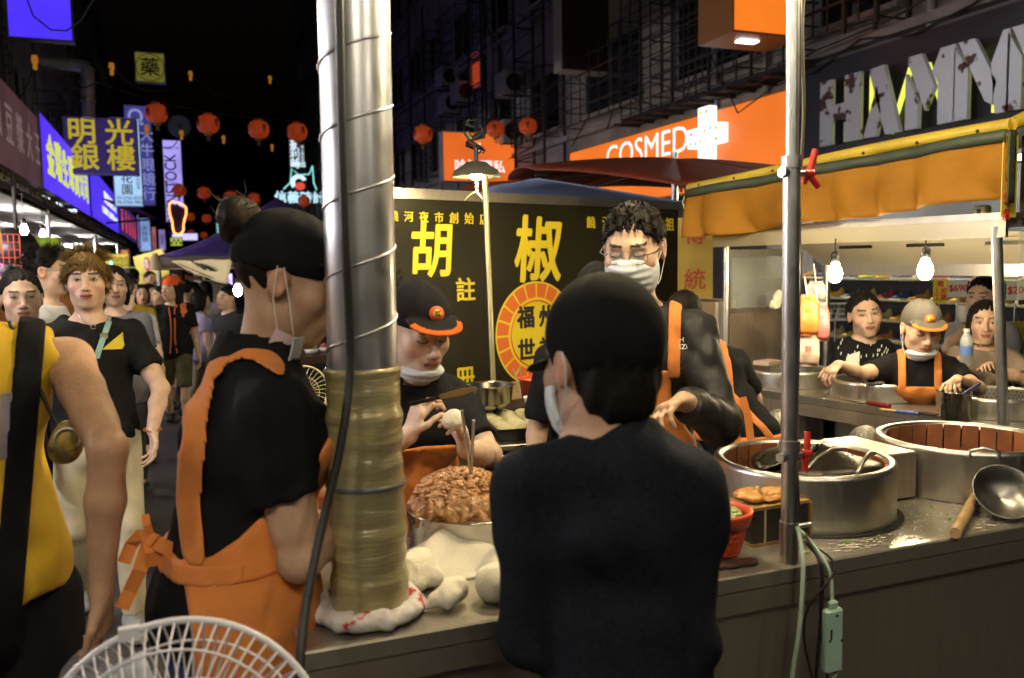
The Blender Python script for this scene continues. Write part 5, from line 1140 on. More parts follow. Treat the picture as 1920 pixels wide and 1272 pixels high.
# ---------------------------------------------------------------- round ovens
SLATM = [mat('clay_stave_%d' % i, c, .8, 0, .45, 12, .35, 30) for i, c in enumerate([(.28, .090, .030), (.34, .115, .04), (.24, .075, .028)])]
def oven(label, c, R, z0, z1, nst=26, mesh=False, group='round bun ovens', stave=True):
    o = empty('round_oven', (c[0], c[1], z0), label, 'oven', group)
    MB().lathe([(R, z0+.0), (R, z1-.012), (R-.002, z1), (R-.012, z1+.003), (R-.026, z1), (R-.028, z1-.02)], (c[0], c[1], 0), 56).build('steel_wall', M['steel'], o)
    if stave:
        for i in range(nst):
            a0, a1 = 2*math.pi*i/nst+.012, 2*math.pi*(i+1)/nst-.012; ri = R-.032-(.003 if i % 3 == 0 else 0)
            P_ = [(rr_*math.cos(a), rr_*math.sin(a)) for rr_, a in ((ri, a0), (ri, a1), (ri+.02, a1), (ri+.02, a0))]
            zb, zz = z0+.02, z1-.006
            MB().add([(c[0]+p[0], c[1]+p[1], zb) for p in P_]+[(c[0]+p[0], c[1]+p[1], zz) for p in P_], [(0, 3, 2, 1), (4, 5, 6, 7), (0, 1, 5, 4), (1, 2, 6, 5), (2, 3, 7, 6), (3, 0, 4, 7)]).build('stave', SLATM[i % 3], o)
    else:
        MB().lathe([(R-.03, z1-.004), (R-.034, z0+.02)], (c[0], c[1], 0), 56).build('inner_wall', M['steel'], o)
        mb = MB()
        for k in range(4):
            for i in range(70):
                a = 2*math.pi*(i+.5*(k % 2))/70; q = R-.0355; z = z1-.016-.017*k; mb.add([(c[0]+q*math.cos(a+s1), c[1]+q*math.sin(a+s1), z+s2) for s1, s2 in ((-.014, 0), (0, -.006), (.014, 0), (0, .006))], [(0, 1, 2, 3)])
        tag(mb.build('perforation', M['black'], o), kind='stuff')
    MB().lathe([(.0001, z0+.022), (R-.02, z0+.022)], (c[0], c[1], 0), 40).build('dark_bottom', mat('hole_shade', (.012, .010, .008), .9), o)  # black disc paints the shade of the deep oven hole
    return o
oven('round steel oven with dark lids inside, behind the steel post', A_, .250, ZC+.002, 1.034)
oven('round clay lined oven at the right edge, open and empty', B_, .258, ZC+.002, 1.034)
o = MB().lathe([(.252, ZC+.003), (.270, ZC+.003)], (A_[0], A_[1], 0), 48).build('gap_shade_ring', M['black']); tag(o, 'black gap ring around the nearer round oven', 'ring')  # flat black ring stands for the shade in the gap
r_ = empty('link_box', (1.965, 2.02, ZC), 'plain steel box filling the gap between the two ovens', 'box')
MB().box((1.962, 2.02, (ZC+1.025)/2+.003), (.14, .26, 1.025-ZC-.006), 0, .004).build('box', M['steelfront'], r_)
# sooty curved lids leaning in the oven
LIDM = mat('sooty_lid_metal', (.045, .040, .034), .35, .8, .5, 18, .15, 60, rvar=.12)
r_ = empty('sooty_cover', (1.64, 1.91, 1.03), 'sooty curved half lids with rod handles lying across the round oven', 'lid')
def lidf(sg):
    def f(u, v):
        a = -1.45+2.9*u; rr_ = .185*v; return V3(1.725+rr_*math.sin(a)*1.0+sg*.006, 1.955-rr_*math.cos(a)*sg*1.05, 1.008+.048*(1-v)+.010*math.cos(a*2))
    return f
MB().grid(lidf(1), 20, 5, True, .004).build('near_half', LIDM, r_); MB().grid(lidf(-1), 20, 5, True, .004).build('far_half', LIDM, r_)
for k, (a, b) in enumerate((((1510, 884), (1580, 842)), ((1608, 888), (1640, 850)))):
    p, q = onplane(*a, (0, 0, 1.04), (0, 0, 1)), onplane(*b, (0, 0, 1.069), (0, 0, 1)); m_ = (p+q)/2+V3(0, 0, .018); MB().tube([p, p*.7+q*.3+V3(0, 0, .016), p*.3+q*.7+V3(0, 0, .016), q], .006, 8).build('rod_handle', M['steel'], r_)
# handle on the right oven
mb = MB(); h0, h1 = onz(1818, 858, 1.034), onz(1873, 860, 1.034); mb.tube([h0, h0+V3(0, 0, .018), (h0+h1)/2+V3(0, 0, .027), h1+V3(0, 0, .018), h1], .006, 8)
o = mb.build('loop_handle', M['steel']); tag(o, 'small steel loop handle on the rim of the right oven', 'handle')
# ---------------------------------------------------------------- steel post with clamps
PB = ony(1479, 1066, 1.607); px0 = PB[0]
r_ = empty('steel_post', (px0, 1.607, ZC), 'upright galvanised post clamped to the counter edge', 'post')
PT = ony(1487, 0, 1.607); tilt = (PT[0]-px0)/(PT[2]-ZC)
def pz(z): return V3(px0+tilt*(z-ZC), 1.607, z)
z1, z2 = ony(1479, 838, 1.607)[2], ony(1479, 306, 1.607)[2]
MB().tube([pz(ZC), pz(z1)], .019, 16).build('foot_tube', M['galv'], r_); MB().tube([pz(z1), pz(z2)], .020, 16).build('middle_tube', M['galv'], r_)
MB().tube([pz(z2), pz(3.05)], .0145, 16).build('upper_tube', M['galv'], r_)
MB().tube([pz(ZC), pz(ZC+.10)], .0225, 16).build('base_sleeve', M['steel'], r_)
for z in (z1, z2):
    MB().tube([pz(z-.012), pz(z+.016)], .0242, 16).build('coupling', M['galv'], r_)
    c = pz(z-.022); o = MB().tube([c+V3(-.035, -.01, 0), c+V3(.048, .004, 0)], .0075, 8); o.tube([c+V3(-.037, -.01, 0), c+V3(-.026, -.008, 0)], .013, 6); bo_ = o.build('clamp_bolt', M['galv'], r_)
    mb = MB(); e = c+V3(.05, .004, 0); mb.tube([e+V3(-.012, 0, 0), e+V3(.012, 0, 0)], .011, 10)
    mb.tube([e+V3(.004, .0, 0), e+V3(.010, .006, .05) if z == z1 else e+V3(.020, .0, .055)], [.0085, .0075], 8)
    mb.tube([e, e+V3(.03, .0, -.03 if z != z1 else -.045) if z != z1 else e+V3(.0, 0, -.042)], [.0085, .0075], 8)
    if z != z1: mb.tube([e, e+V3(-.004, .01, -.022)], [.008, .007], 8)
    mb.build('red_handle', M['red'], bo_)
MB().tube([pz(ZC+.085), pz(ZC+.085)+V3(.055, -.01, .004)], .006, 8).build('thumb_screw', M['galv'], r_)
r_ = empty('overhead_rail', (1.0, 1.7, 3.0), 'steel rail over the counter carrying the work lamps', 'rail'); MB().tube([(.355, 1.708, 3.0), (px0, 1.607, 3.0), (2.6, 1.6, 3.0)], .016, 10).build('rail', M['galv'], r_); MB().tube([(1.0, 1.65, 3.0), (1.3, 2.8, 3.0)], .014, 10).build('arm', M['galv'], r_); MB().tube([(2.6, 1.6, 3.0), (3.18, 2.45, 3.0), (3.18, 2.45, 2.0)], .014, 10).build('arm', M['galv'], r_)
# work lamps hanging from the rail, just above the picture
WB = mat('work_bulb', (1, .92, .75), .4, emit=950, ecol=(1, .80, .47))
for lab, p in (('shaded work lamp hanging over the meat pot', V3(1.0, 1.78, 2.50)), ('shaded work lamp hanging over the round ovens', V3(1.95, 1.60, 2.55)), ('shaded work lamp hanging over the bun trays', V3(1.28, 2.72, 2.66))):
    l_ = empty('work_lamp', p, lab, 'lamp', 'work lamps over the counter')
    MB().lathe([(.02, .09), (.04, .085), (.07, .05), (.15, -.005), (.152, -.012), (.145, -.008), (.06, .042), (.0001, .07)], p, 28).build('shade', mat('lamp_shade_white', (.6, .6, .58), .4, .2), l_)
    MB().lathe([(a*1.15, c*1.15) for a, c in BULBP], p, 16).build('bulb', WB, l_); MB().tube([p+V3(0, 0, .085), V3(p[0], p[1], 3.0)], .005, 5).build('cord', M['rubber'], l_)
# unseen globe lamps added as fill light around the camera and lane
FILL_GLOBE = mat('fill_globe_glass', (1, .95, .85), .4, emit=150, ecol=(1, .86, .64))
for lab, p in (('white globe lamp strung over the lane, left one', V3(-1.15, .15, 2.95)), ('white globe lamp strung over the lane, middle one', V3(.15, -.65, 3.0)), ('white globe lamp strung over the lane, right one', V3(1.75, -.75, 3.0)), ('white globe lamp strung over the lane ahead', V3(-1.0, 4.6, 3.0))):
    l_ = empty('fill_globe', p, lab, 'lamp', 'globe lamps over the lane'); MB().ball(p, .09, 20, 12).build('globe', FILL_GLOBE if 'ahead' not in lab else mat('bright_fill_glass', (1, .95, .85), .4, emit=420, ecol=(1, .86, .66)), l_); MB().lathe([(.03, .085), (.035, .13), (.0001, .135)], p, 14).build('cap', M['black'], l_); MB().tube([p+V3(0, 0, .13), p+V3(0, 0, .5)], .006, 5).build('cord', M['rubber'], l_)
o = MB().tube([V3(-3.0, 5.2, 3.7), V3(-1.0, 4.6, 3.5), V3(-1.15, .15, 3.45), V3(.15, -.65, 3.5), V3(1.75, -.75, 3.5), V3(4.5, -.6, 3.7)], .01, 6).build('fill_lamp_wire', M['rubber']); tag(o, 'wire carrying the globe lamps over the lane', 'wire')
# ---------------------------------------------------------------- the big duct
dx, dy = .344, 1.708; zW = ony(690, 690, dy)[2]
r_ = empty('spiral_duct', (dx, dy, ZC), 'big spiral metal exhaust duct wrapped in film at its foot', 'duct')
MB().tube([(dx, dy, zW-.03), (dx+.005, dy, 2.2), (dx+.01, dy, 3.4)], .0698, 48).build('pipe', M['duct'], r_)
pit = .139; hz = []
for i in range(int((3.35-zW)/pit*40)):
    a = i/40*2*math.pi+2.2; z = zW+.02+pit*i/40; hz.append((dx+.005*(z-zW)+0.0702*math.cos(a), dy+0.0702*math.sin(a), z))
MB().tube(hz, .0032, 6).build('spiral_seam', M['duct'], r_)
WRAP = mat('film_over_cardboard', (.45, .38, .17), .28, .2, .5, 7, 0, coat=1, col2=(.28, .26, .16))
nd_ = WRAP.node_tree; ns = nd_.nodes; tc = ns.new('ShaderNodeTexCoord'); mp = ns.new('ShaderNodeMapping'); mp.inputs['Scale'].default_value = (6, 6, 46); mp.inputs['Rotation'].default_value = (.12, .1, 0)
tn = ns.new('ShaderNodeTexNoise'); tn.inputs['Scale'].default_value = 1.6; tn.inputs['Detail'].default_value = 5; tn.inputs['Distortion'].default_value = .6; bp = ns.new('ShaderNodeBump'); bp.inputs['Strength'].default_value = .75; bp.inputs['Distance'].default_value = .006
nd_.links.new(tc.outputs['Object'], mp.inputs[0]); nd_.links.new(mp.outputs[0], tn.inputs['Vector']); nd_.links.new(tn.outputs['Fac'], bp.inputs['Height']); nd_.links.new(bp.outputs[0], ns['Principled BSDF'].inputs['Normal']); nd_.links.new(bp.outputs[0], ns['Principled BSDF'].inputs['Coat Normal'])
rw = random.Random(12); CK = [(rw.uniform(1, 5)*rw.choice((-1, 1)), rw.uniform(60, 240), rw.uniform(0, 6.3)) for i in range(9)]
def crinkle(a, z):
    t = 0
    for i, (p_, q_, s_) in enumerate(CK): t += (1-2*abs(math.sin((round(p_)*a+q_*z+s_+1.3*math.sin(2*a+z*17+s_))/2)))*(.5+.5*math.sin(round(p_)*a*1.0+z*23+i))
    return .0075*t/2.2
prof = [(.0001, ZC+.01)]; n_ = 150
for i in range(n_+1):
    z = ZC+.012+(zW-ZC-.012)*i/n_; prof.append((.0795+.0016*math.sin(z*55)+.0012*math.sin(z*131+1)-.004*(i/n_), z))
prof += [(.071, zW+.004)]
MB().lathe(prof, (dx, dy, 0), 160, wob=lambda a, z: .010*math.sin(3*a+z*9)+.006*math.sin(7*a-z*31)+crinkle(a, z)).build('film_wrap', WRAP, r_)
for z in (ony(690, 903, dy)[2],): MB().lathe([(.080, z-.005), (.0822, z-.004), (.0822, z+.004), (.080, z+.005)], (dx, dy, 0), 48, wob=lambda a, z: .010*math.sin(3*a+z*9)).build('tape_band', mat('grey_tape', (.12, .13, .14), .3), r_)
r_ = empty('base_cloth', (dx, dy, ZC), 'crumpled white cloth with red stripes round the duct foot', 'cloth')
B = Fld(); rr = random.Random(3)
for i in range(26):
    a = 2*math.pi*i/26; q = .091+rr.uniform(-.007, .009); B.ell((dx+q*math.cos(a), dy+q*math.sin(a), ZC+.016+rr.uniform(0, .012)), (rr.uniform(.018, .030), rr.uniform(.014, .022), rr.uniform(.012, .026)), .012, '+', np.array(Matrix.Rotation(a+rr.uniform(-.6, .6), 3, 'Z')))
def ccol(P, C):
    a = np.arctan2(P[:, 1]-dy, P[:, 0]-dx); m_ = (np.abs(((a+.55+.25*np.sin(P[:, 2]*120)) % 1.7)-.3) < .05) & (P[:, 2] > ZC+.018); C[m_] = (.55, .05, .06); return C
MATS.pop('white_rag', None)
field_mesh('cloth', B, mat('white_rag', (.8, .8, .8), .9, 0, .15, 30, .4, 60, attr=True), r_, None, .006, None, (.74, .70, .68), ccol, lambda f, X, Y, Z: np.maximum(f+.0025*wav(X, Y, Z, 4, 60), (ZC+.001)-Z))
# thick black cable down the duct
pl = [(636, -40, 1.575), (640, 200, 1.590), (646, 420, 1.608), (655, 600, 1.627), (656, 700, 1.627), (648, 780, 1.612), (632, 870, 1.598), (610, 960, 1.580), (588, 1060, 1.545), (572, 1150, 1.510), (564, 1230, 1.475), (560, 1320, 1.457), (556, 1500, 1.457)]
P_ = [at(*q) for q in pl]; PP = []
for i in range(len(P_)-1):
    p0, p1, p2, p3 = P_[max(i-1, 0)], P_[i], P_[i+1], P_[min(i+2, len(P_)-1)]
    for t in np.linspace(0, 1, 6, False): PP.append(.5*((2*p1)+(-p0+p2)*t+(2*p0-5*p1+4*p2-p3)*t*t+(-p0+3*p1-3*p2+p3)*t**3))
o = MB().tube(PP, .0083, 10).build('black_cable', M['rubber']); tag(o, 'thick black cable running down the duct to the floor', 'cable')
# ---------------------------------------------------------------- meat pot
pc = V3(.675, 2.02, ZC); PR = .160; pz1 = .99
r_ = empty('meat_pot', pc, 'wide steel pot heaped with marinated minced pork', 'pot')
MB().lathe([(.0001, ZC+.002), (PR-.01, ZC+.002), (PR, ZC+.012), (PR+.002, pz1-.004), (PR+.006, pz1), (PR+.003, pz1+.003), (PR-.004, pz1-.002), (PR-.006, ZC+.03)], (pc[0], pc[1], 0), 64).build('pot_wall', M['pot'], r_)
B = Fld(); rr = random.Random(9)
B.ell((pc[0], pc[1], pz1-.01), (PR-.012, PR-.012, .045), .03); B.ell((pc[0]-.03, pc[1], pz1+.012), (.122, .118, .080), .04)
B.ell((pc[0]+.085, pc[1]-.01, pz1+.008), (.06, .06, .045), .03)
def mincef(f, X, Y, Z):
    n = wav(X, Y, Z, 11, 22)*.016+wav(X, Y, Z, 15, 50)*.010+wav(X, Y, Z, 21, 100)*.006; return np.maximum(f+n, (pz1-.03)-Z)
MEAT = mat('minced_pork', (.26, .11, .035), .3, 0, .75, 70, .5, 150, col2=(.52, .30, .12), coat=.3)
mo = field_mesh('minced_pork', B, MEAT, r_, None, .0042, None, (1, 1, 1), None, mincef); tag(mo)
mb = MB()
for i in range(900):
    a, q = rr.uniform(0, 6.28), math.sqrt(rr.random())*.146; x_, y_ = q*math.cos(a), q*math.sin(a)
    h1 = pz1+.012+.080*math.sqrt(max(0, 1-((x_+.03)/.122)**2-(y_/.118)**2)) if ((x_+.03)/.122)**2+(y_/.118)**2 < 1 else pz1
    h2 = pz1+.008+.045*math.sqrt(max(0, 1-((x_-.085)/.06)**2-((y_+.01)/.06)**2)) if ((x_-.085)/.06)**2+((y_+.01)/.06)**2 < 1 else pz1
    h0 = pz1-.01+.045*math.sqrt(max(0, 1-(x_*x_+y_*y_)/(PR-.012)**2)); s = rr.uniform(.004, .009)
    mb.ball((pc[0]+x_, pc[1]+y_, max(h0, h1, h2)+.002), (s*rr.uniform(.8, 1.5), s, s*.8), 6, 4)
tag(mb.build('pork_crumbs', mat('pork_bits', (.50, .27, .10), .28, 0, .7, 60, .3, coat=.4, col2=(.28, .11, .035)), r_), kind='stuff')
def stick(name, lab, a, b, r0, r1, m, cat='chopstick', group=None):
    o = MB().tube([a, b], [r0, r1], 8).build(name, m); tag(o, lab, cat, group); return o
CH = M['galv']
stick('chopstick', 'left grey steel chopstick stuck upright in the pork', at(866, 770, 2.055), at(885, 905, 2.125), .004, .004, CH, group='chopsticks in the pork'); stick('chopstick', 'right grey steel chopstick stuck upright in the pork', at(888, 788, 2.072), at(883, 900, 2.125), .004, .004, CH, group='chopsticks in the pork')
GC = mat('golden_chopstick', (.42, .30, .12), .35, .6)
stick('chopstick', 'lower of two golden chopsticks leaning on the pot rim', at(970, 868, 2.019), at(912, 958, 1.949), .0045, .0035, GC, group='chopsticks in the pork'); stick('chopstick', 'upper of two golden chopsticks leaning on the pot rim', at(980, 874, 2.046), at(918, 955, 1.976), .0045, .0035, GC, group='chopsticks in the pork')
# ---------------------------------------------------------------- dough, towel
def blob(name, lab, c, els, m, cat, res=.005, amp=.0015, parent=None, seed=1):
    r = empty(name, (c[0], c[1], ZC), lab, cat) if parent is None else parent; B = Fld()
    for o_, rad, ang in els: B.ell(V3(*c)+V3(*o_), rad, .009, '+', np.array(Matrix.Rotation(ang, 3, 'Z')))
    field_mesh(cat.replace(' ', '_')+'_lump', B, m, r, None, res, None, (1, 1, 1), None, lambda f, X, Y, Z: np.maximum(f+amp*1.8*wav(X, Y, Z, seed, 30)-amp*2.2*np.abs(wav(X, Y, Z, seed+7, 34))+amp*.5*wav(X, Y, Z, seed+3, 90), ZC+.001-Z)); return r
d1 = onz(845, 1150, ZC); d2 = onz(800, 1130, ZC); d3 = onz(945, 1140, ZC)
blob('dough_lump', 'twisted raw dough knob nearest the counter edge', d1+V3(.005, .03, .028), [((0, 0, 0), (.030, .026, .026), .5), ((.026, .008, .006), (.024, .020, .026), .8), ((-.026, -.002, -.004), (.022, .016, .018), .4), ((-.008, -.020, -.006), (.013, .012, .018), 0), ((.012, -.016, .004), (.016, .012, .014), .9), ((-.045, .0, -.016), (.016, .012, .010), 0), ((.008, .012, .018), (.018, .014, .012), .2)], M['dough'], 'dough', seed=3)
blob('dough_lump', 'big round raw dough lump behind the twisted knob', d2+V3(.0, .09, .045), [((0, 0, 0), (.048, .042, .038), .2), ((-.040, -.015, -.012), (.040, .036, .030), .6), ((.030, -.02, -.014), (.028, .026, .026), 0), ((-.01, -.034, -.02), (.026, .020, .020), .3), ((.015, .012, .02), (.03, .026, .02), 1)], M['dough'], 'dough', seed=5)
blob('dough_lump', 'smooth raw dough ball beside the customer arm', d3+V3(.0, .045, .038), [((0, 0, 0), (.045, .042, .045), 0)], M['dough'], 'dough', seed=6, amp=.001)
blob('dough_lump', 'flattened raw dough piece tucked against the duct', onz(772, 1110, ZC)+V3(0, .06, .03), [((0, 0, 0), (.035, .05, .035), .3), ((0, -.03, -.012), (.03, .03, .02), 0)], M['dough'], 'dough', seed=8)
tp = [onz(760, 1075, ZC), onz(955, 1100, ZC)]
r_ = empty('towel', onz(860, 1070, ZC), 'cream cotton towel heaped over the dough beside the pot', 'towel')
tc0 = onz(868, 1080, ZC)+V3(0, .06, 0)
def tow(u, v):
    x_ = (u-.5)*.265; y_ = (v-.5)*.19; h = .100*math.exp(-((x_+.01)/.085)**2-((y_-.02)/.075)**2)+.035*math.exp(-((x_-.09)/.06)**2-((y_+.02)/.06)**2)+.004
    h += .006*math.sin(x_*60+y_*35)+.004*math.sin(y_*90-x_*25); e = max(abs(u-.5), abs(v-.5))*2
    return tc0+V3(x_*(1+.08*math.sin(v*7)), y_*(1+.1*math.sin(u*8)), max(.004, h*(1 if e < .8 else (1-e)/.2*.8+.2)))
MB().grid(tow, 40, 30, True, .003).build('folded_cloth', M['towel'], r_)
# ---------------------------------------------------------------- baskets
def basket(label, c, R, H_, green=True, group='red plastic baskets'):
    r_ = empty('plastic_basket', c, label, 'basket', group)
    MB().lathe([(R+.008, H_-.004), (R+.010, H_+.004), (R, H_+.006), (R-.008, H_-.004), (R-.006, H_-.03), (R+.001, H_-.03), (R+.008, H_-.004)], c, 40).build('rim', M['redbasket'], r_)
    mb = MB(); r0 = R*.72
    for i in range(48):
        a = 2*math.pi*i/48; ca, sa = math.cos(a), math.sin(a); mb.hexa(c+V3(r0*ca, r0*sa, .004), c+V3((R-.003)*ca, (R-.003)*sa, H_-.02), .0045, .003, (ca, sa, 0))
    for k in range(6): t = k/6; q = r0+(R-.003-r0)*t; mb.tube([c+V3(q*math.cos(a), q*math.sin(a), .004+(H_-.024)*t) for a in np.linspace(0, 2*math.pi, 40, False)], .0022, 4, close=True)
    mb.build('lattice', M['redbasket'], r_); MB().lathe([(.0001, .004), (r0, .004), (r0, .008), (.0001, .008)], c, 30).build('base', M['redbasket'], r_)
    g_ = empty('scallion_pile', c+V3(0, 0, H_*.5), 'chopped scallions heaped in the '+label, 'scallions'); rr = random.Random(int(c[0]*100)); mb = MB()
    for i in range(520):
        a, q = rr.uniform(0, 6.28), math.sqrt(rr.random())*(R-.02); h = H_*.72+.035*(1-(q/R)**2)+rr.uniform(-.01, .008); p = c+V3(q*math.cos(a), q*math.sin(a), h); d = nrm([rr.gauss(0, 1), rr.gauss(0, 1), rr.gauss(0, .6)]); mb.tube([p-d*.005, p+d*.005], rr.uniform(.003, .0048), 6)
    o = mb.build('scallion_pieces', mat('scallion', (.20, .36, .05), .5, 0, .7, 60, col2=(.55, .62, .30)), g_); tag(o, kind='stuff')
    return r_
basket('red lattice basket right of the customer, on the counter edge', V3(1.20, 1.715, ZC+.012), .078, .10)
basket('red lattice basket half hidden behind the duct on the left', V3(.31, 2.33, ZC-.03), .105, .097)
o = MB().box((.29, 2.36, .83), (.46, .34, .03)); r_ = empty('side_shelf', (.29, 2.36, 0), 'low side shelf behind the counter corner', 'shelf'); o.build('board', mat('wet_brown_board', (.10, .06, .035), .3, 0, .5, 9, .1, rvar=.1), r_)
for sx_ in (-1, 1): MB().box((.29+sx_*.2, 2.36, .41), (.03, .28, .81)).build('leg', M['galv'], r_)
blob('butter_block', 'pale lard block on the counter left of the duct', onz(602, 1030, ZC)+V3(-.0, .0, .022), [((0, 0, 0), (.02, .022, .03), .3)], mat('lard', (.75, .66, .38), .5), 'lard', amp=.002)
blob('ginger_slice', 'small yellow ginger slice left of the duct foot', onz(604, 1128, ZC)+V3(0, 0, .006), [((0, 0, 0), (.018, .012, .007), .3)], mat('ginger', (.70, .40, .08), .5), 'ginger', .003)
rg = onz(1375, 1062, ZC); r_ = empty('brown_rag', rg, 'crumpled brown rag under the right basket', 'rag'); B = Fld()
for q in range(7): B.ell(rg+V3(-.04+.015*q, .01*math.sin(q*2), .006), (.016, .014, .008+.003*(q % 2)), .01)
field_mesh('cloth', B, mat('brown_rag_cloth', (.12, .05, .03), .9, 0, .4, 30, .4), r_, None, .005, None, (1, 1, 1), None, lambda f, X, Y, Z: np.maximum(f, ZC+.001-Z))
# ---------------------------------------------------------------- carton and bag
bc = V3(1.405, 1.743, ZC); r_ = empty('carton', bc, 'black printed carton with a strap behind the steel post', 'box')
MB().box(bc+V3(0, .04, .05), (.18, .105, .10), .04, .003).build('carton_body', mat('black_carton', (.018, .014, .012), .55, 0, .3, 8), r_)
for z in (.004, .097): MB().box(bc+V3(0, .04, z), (.186, .111, .008), .04).build('kraft_edge', mat('kraft_edge', (.35, .20, .08), .7), r_)
MB().box(bc+V3(.093, .04, .05), (.006, .113, .09), .04).build('kraft_side', MATS['kraft_edge'], r_)
MB().box(bc+V3(-.05, -.0145, .05), (.006, .003, .105), .04).build('strap', mat('straw_strap', (.5, .42, .2), .6), r_); MB().box(bc+V3(.032, -.0142, .045), (.012, .003, .04), .04).build('sticker', M['whiteplastic'], r_)
r_ = empty('plastic_bag', bc+V3(0, .04, .102), 'crumpled orange plastic bag lying on the carton', 'bag'); rr = random.Random(6); B = Fld()
for i in range(14): B.ell(bc+V3(rr.uniform(-.072, .065), .04+rr.uniform(-.035, .035), .107+rr.uniform(0, .012)), (rr.uniform(.02, .04), rr.uniform(.012, .022), rr.uniform(.006, .014)), .008, '+', np.array(Matrix.Rotation(rr.uniform(-.7, .7), 3, 'Z')))
B.ell(bc+V3(-.04, .03, .126), (.012, .01, .018), .01)
field_mesh('film', B, mat('orange_film', (.72, .36, .10), .25, 0, .35, 20, .6, 50, coat=.3), r_, None, .004, None, (1, 1, 1), None, lambda f, X, Y, Z: np.maximum(f+.0018*wav(X, Y, Z, 3, 70), ZC+.1015-Z))
# ---------------------------------------------------------------- ladle
r_ = empty('wok_ladle', onz(1860, 930, ZC), 'steel wok ladle with a wooden handle lying on the counter', 'ladle')
h0, h1, h2 = onz(1791, 1000, ZC+.018), onz(1832, 925, ZC+.028), onz(1846, 897, ZC+.05)
MB().tube([h0, h0*.5+h1*.5, h1], [.0145, .0155, .0125], 12).build('handle', M['wood'], r_); MB().tube([h1, h2, h2+V3(.03, .02, .0)], [.008, .006, .006], 8).build('shaft', M['steel'], r_)
lc_ = at(1884, 922, 2.35); MB().lathe([(.0001, -.048), (.04, -.042), (.065, -.026), (.080, .0), (.084, .004), (.078, .004), (.062, -.020), (.038, -.036), (.0001, -.042)], lc_, 36, nrm([-.40, -.60, .62])).build('bowl', mat('used_steel_bowl', (.30, .29, .27), .35, 1, .4, 15, .1), r_)
# ---------------------------------------------------------------- cables and power strip
def cable(label, pl, r, m, name='cable'):
    P_ = [at(*q) for q in pl]; PP = []
    for i in range(len(P_)-1):
        p0, p1, p2, p3 = P_[max(i-1, 0)], P_[i], P_[i+1], P_[min(i+2, len(P_)-1)]
        for t in np.linspace(0, 1, 5, False): PP.append(.5*((2*p1)+(-p0+p2)*t+(2*p0-5*p1+4*p2-p3)*t*t+(-p0+3*p1-3*p2+p3)*t**3))
    PP.append(P_[-1]); o = MB().tube(PP, r, 7).build(name, m); tag(o, label, 'cable'); return o
GW = mat('pale_green_cable', (.45, .58, .46), .45)
cable('pale green cable leaving the post foot to the floor', [(1495, 987, 1.967), (1500, 1010, 1.958), (1506, 1060, 1.932), (1503, 1130, 1.923), (1496, 1200, 1.923), (1485, 1275, 1.932), (1480, 1400, 1.932)], .005, GW)
cable('pale green cable carrying the power strip', [(1494, 990, 1.984), (1515, 1010, 1.976), (1545, 1050, 1.932), (1558, 1085, 1.923), (1560, 1136, 1.923)], .0042, GW)
cable('black cable dropping beside the power strip', [(1508, 1000, 1.984), (1535, 1050, 1.932), (1542, 1100, 1.923), (1537, 1180, 1.923), (1528, 1290, 1.923)], .004, M['rubber'])
cable('thin black cable looping over the counter edge', [(1508, 1015, 1.976), (1550, 1040, 1.940), (1565, 1065, 1.923), (1550, 1095, 1.914), (1515, 1140, 1.923), (1508, 1200, 1.923), (1525, 1280, 1.923)], .0028, M['rubber'])
cable('black cable behind the power strip', [(1512, 1020, 1.976), (1540, 1060, 1.932), (1538, 1140, 1.927), (1545, 1230, 1.927), (1556, 1290, 1.923)], .0035, M['rubber'])
cable('black cable hanging beside the upper post', [(1498, -20, 1.993), (1500, 120, 1.993), (1494, 250, 1.993), (1498, 420, 2.002), (1497, 620, 2.011), (1492, 830, 2.019), (1498, 980, 2.002)], .005, M['rubber'])
cable('thin brown cable hanging along the post', [(1507, -20, 2.002), (1504, 60, 2.002), (1507, 200, 2.002), (1503, 300, 2.011)], .004, mat('olive_flex', (.10, .09, .05), .5))
a = at(1560, 1200, 1.925); r_ = empty('power_strip', a-V3(0, 0, .09), 'pale mint power strip hanging by its cable from the counter', 'power strip')
MINT = mat('mint_plastic', (.42, .62, .52), .4, 0, .15, 15); ax_ = nrm([1, .02, 0]); up_ = nrm([.03, 0, 1])
pw_, ph_ = .048, .148; B = MB(); MB().box(a, (pw_, .022, ph_), 0, .005).build('body', MINT, r_); MB().box(a+V3(0, 0, ph_/2+.008), (.022, .014, .018), 0, .003).build('cable_grip', MINT, r_)
MB().tube([a+V3(.012*math.cos(t), 0, -ph_/2-.006+.012*math.sin(t)) for t in np.linspace(math.pi, 2*math.pi, 9)], .003, 6).build('hang_loop', MINT, r_)
for u, v in ((.003, .06), (.018, .0), (-.016, .004), (.0, -.072)): MB().lathe([(.0001, .001), (.003, .001), (.003, -.002)], a+V3(u, -.0115, v), 10, (0, -1, 0)).build('screw_hole', M['black'], r_)
MB().box(a+V3(-.012, -.0115, .018), (.005, .001, .024)).build('scorch_mark', M['black'], r_)
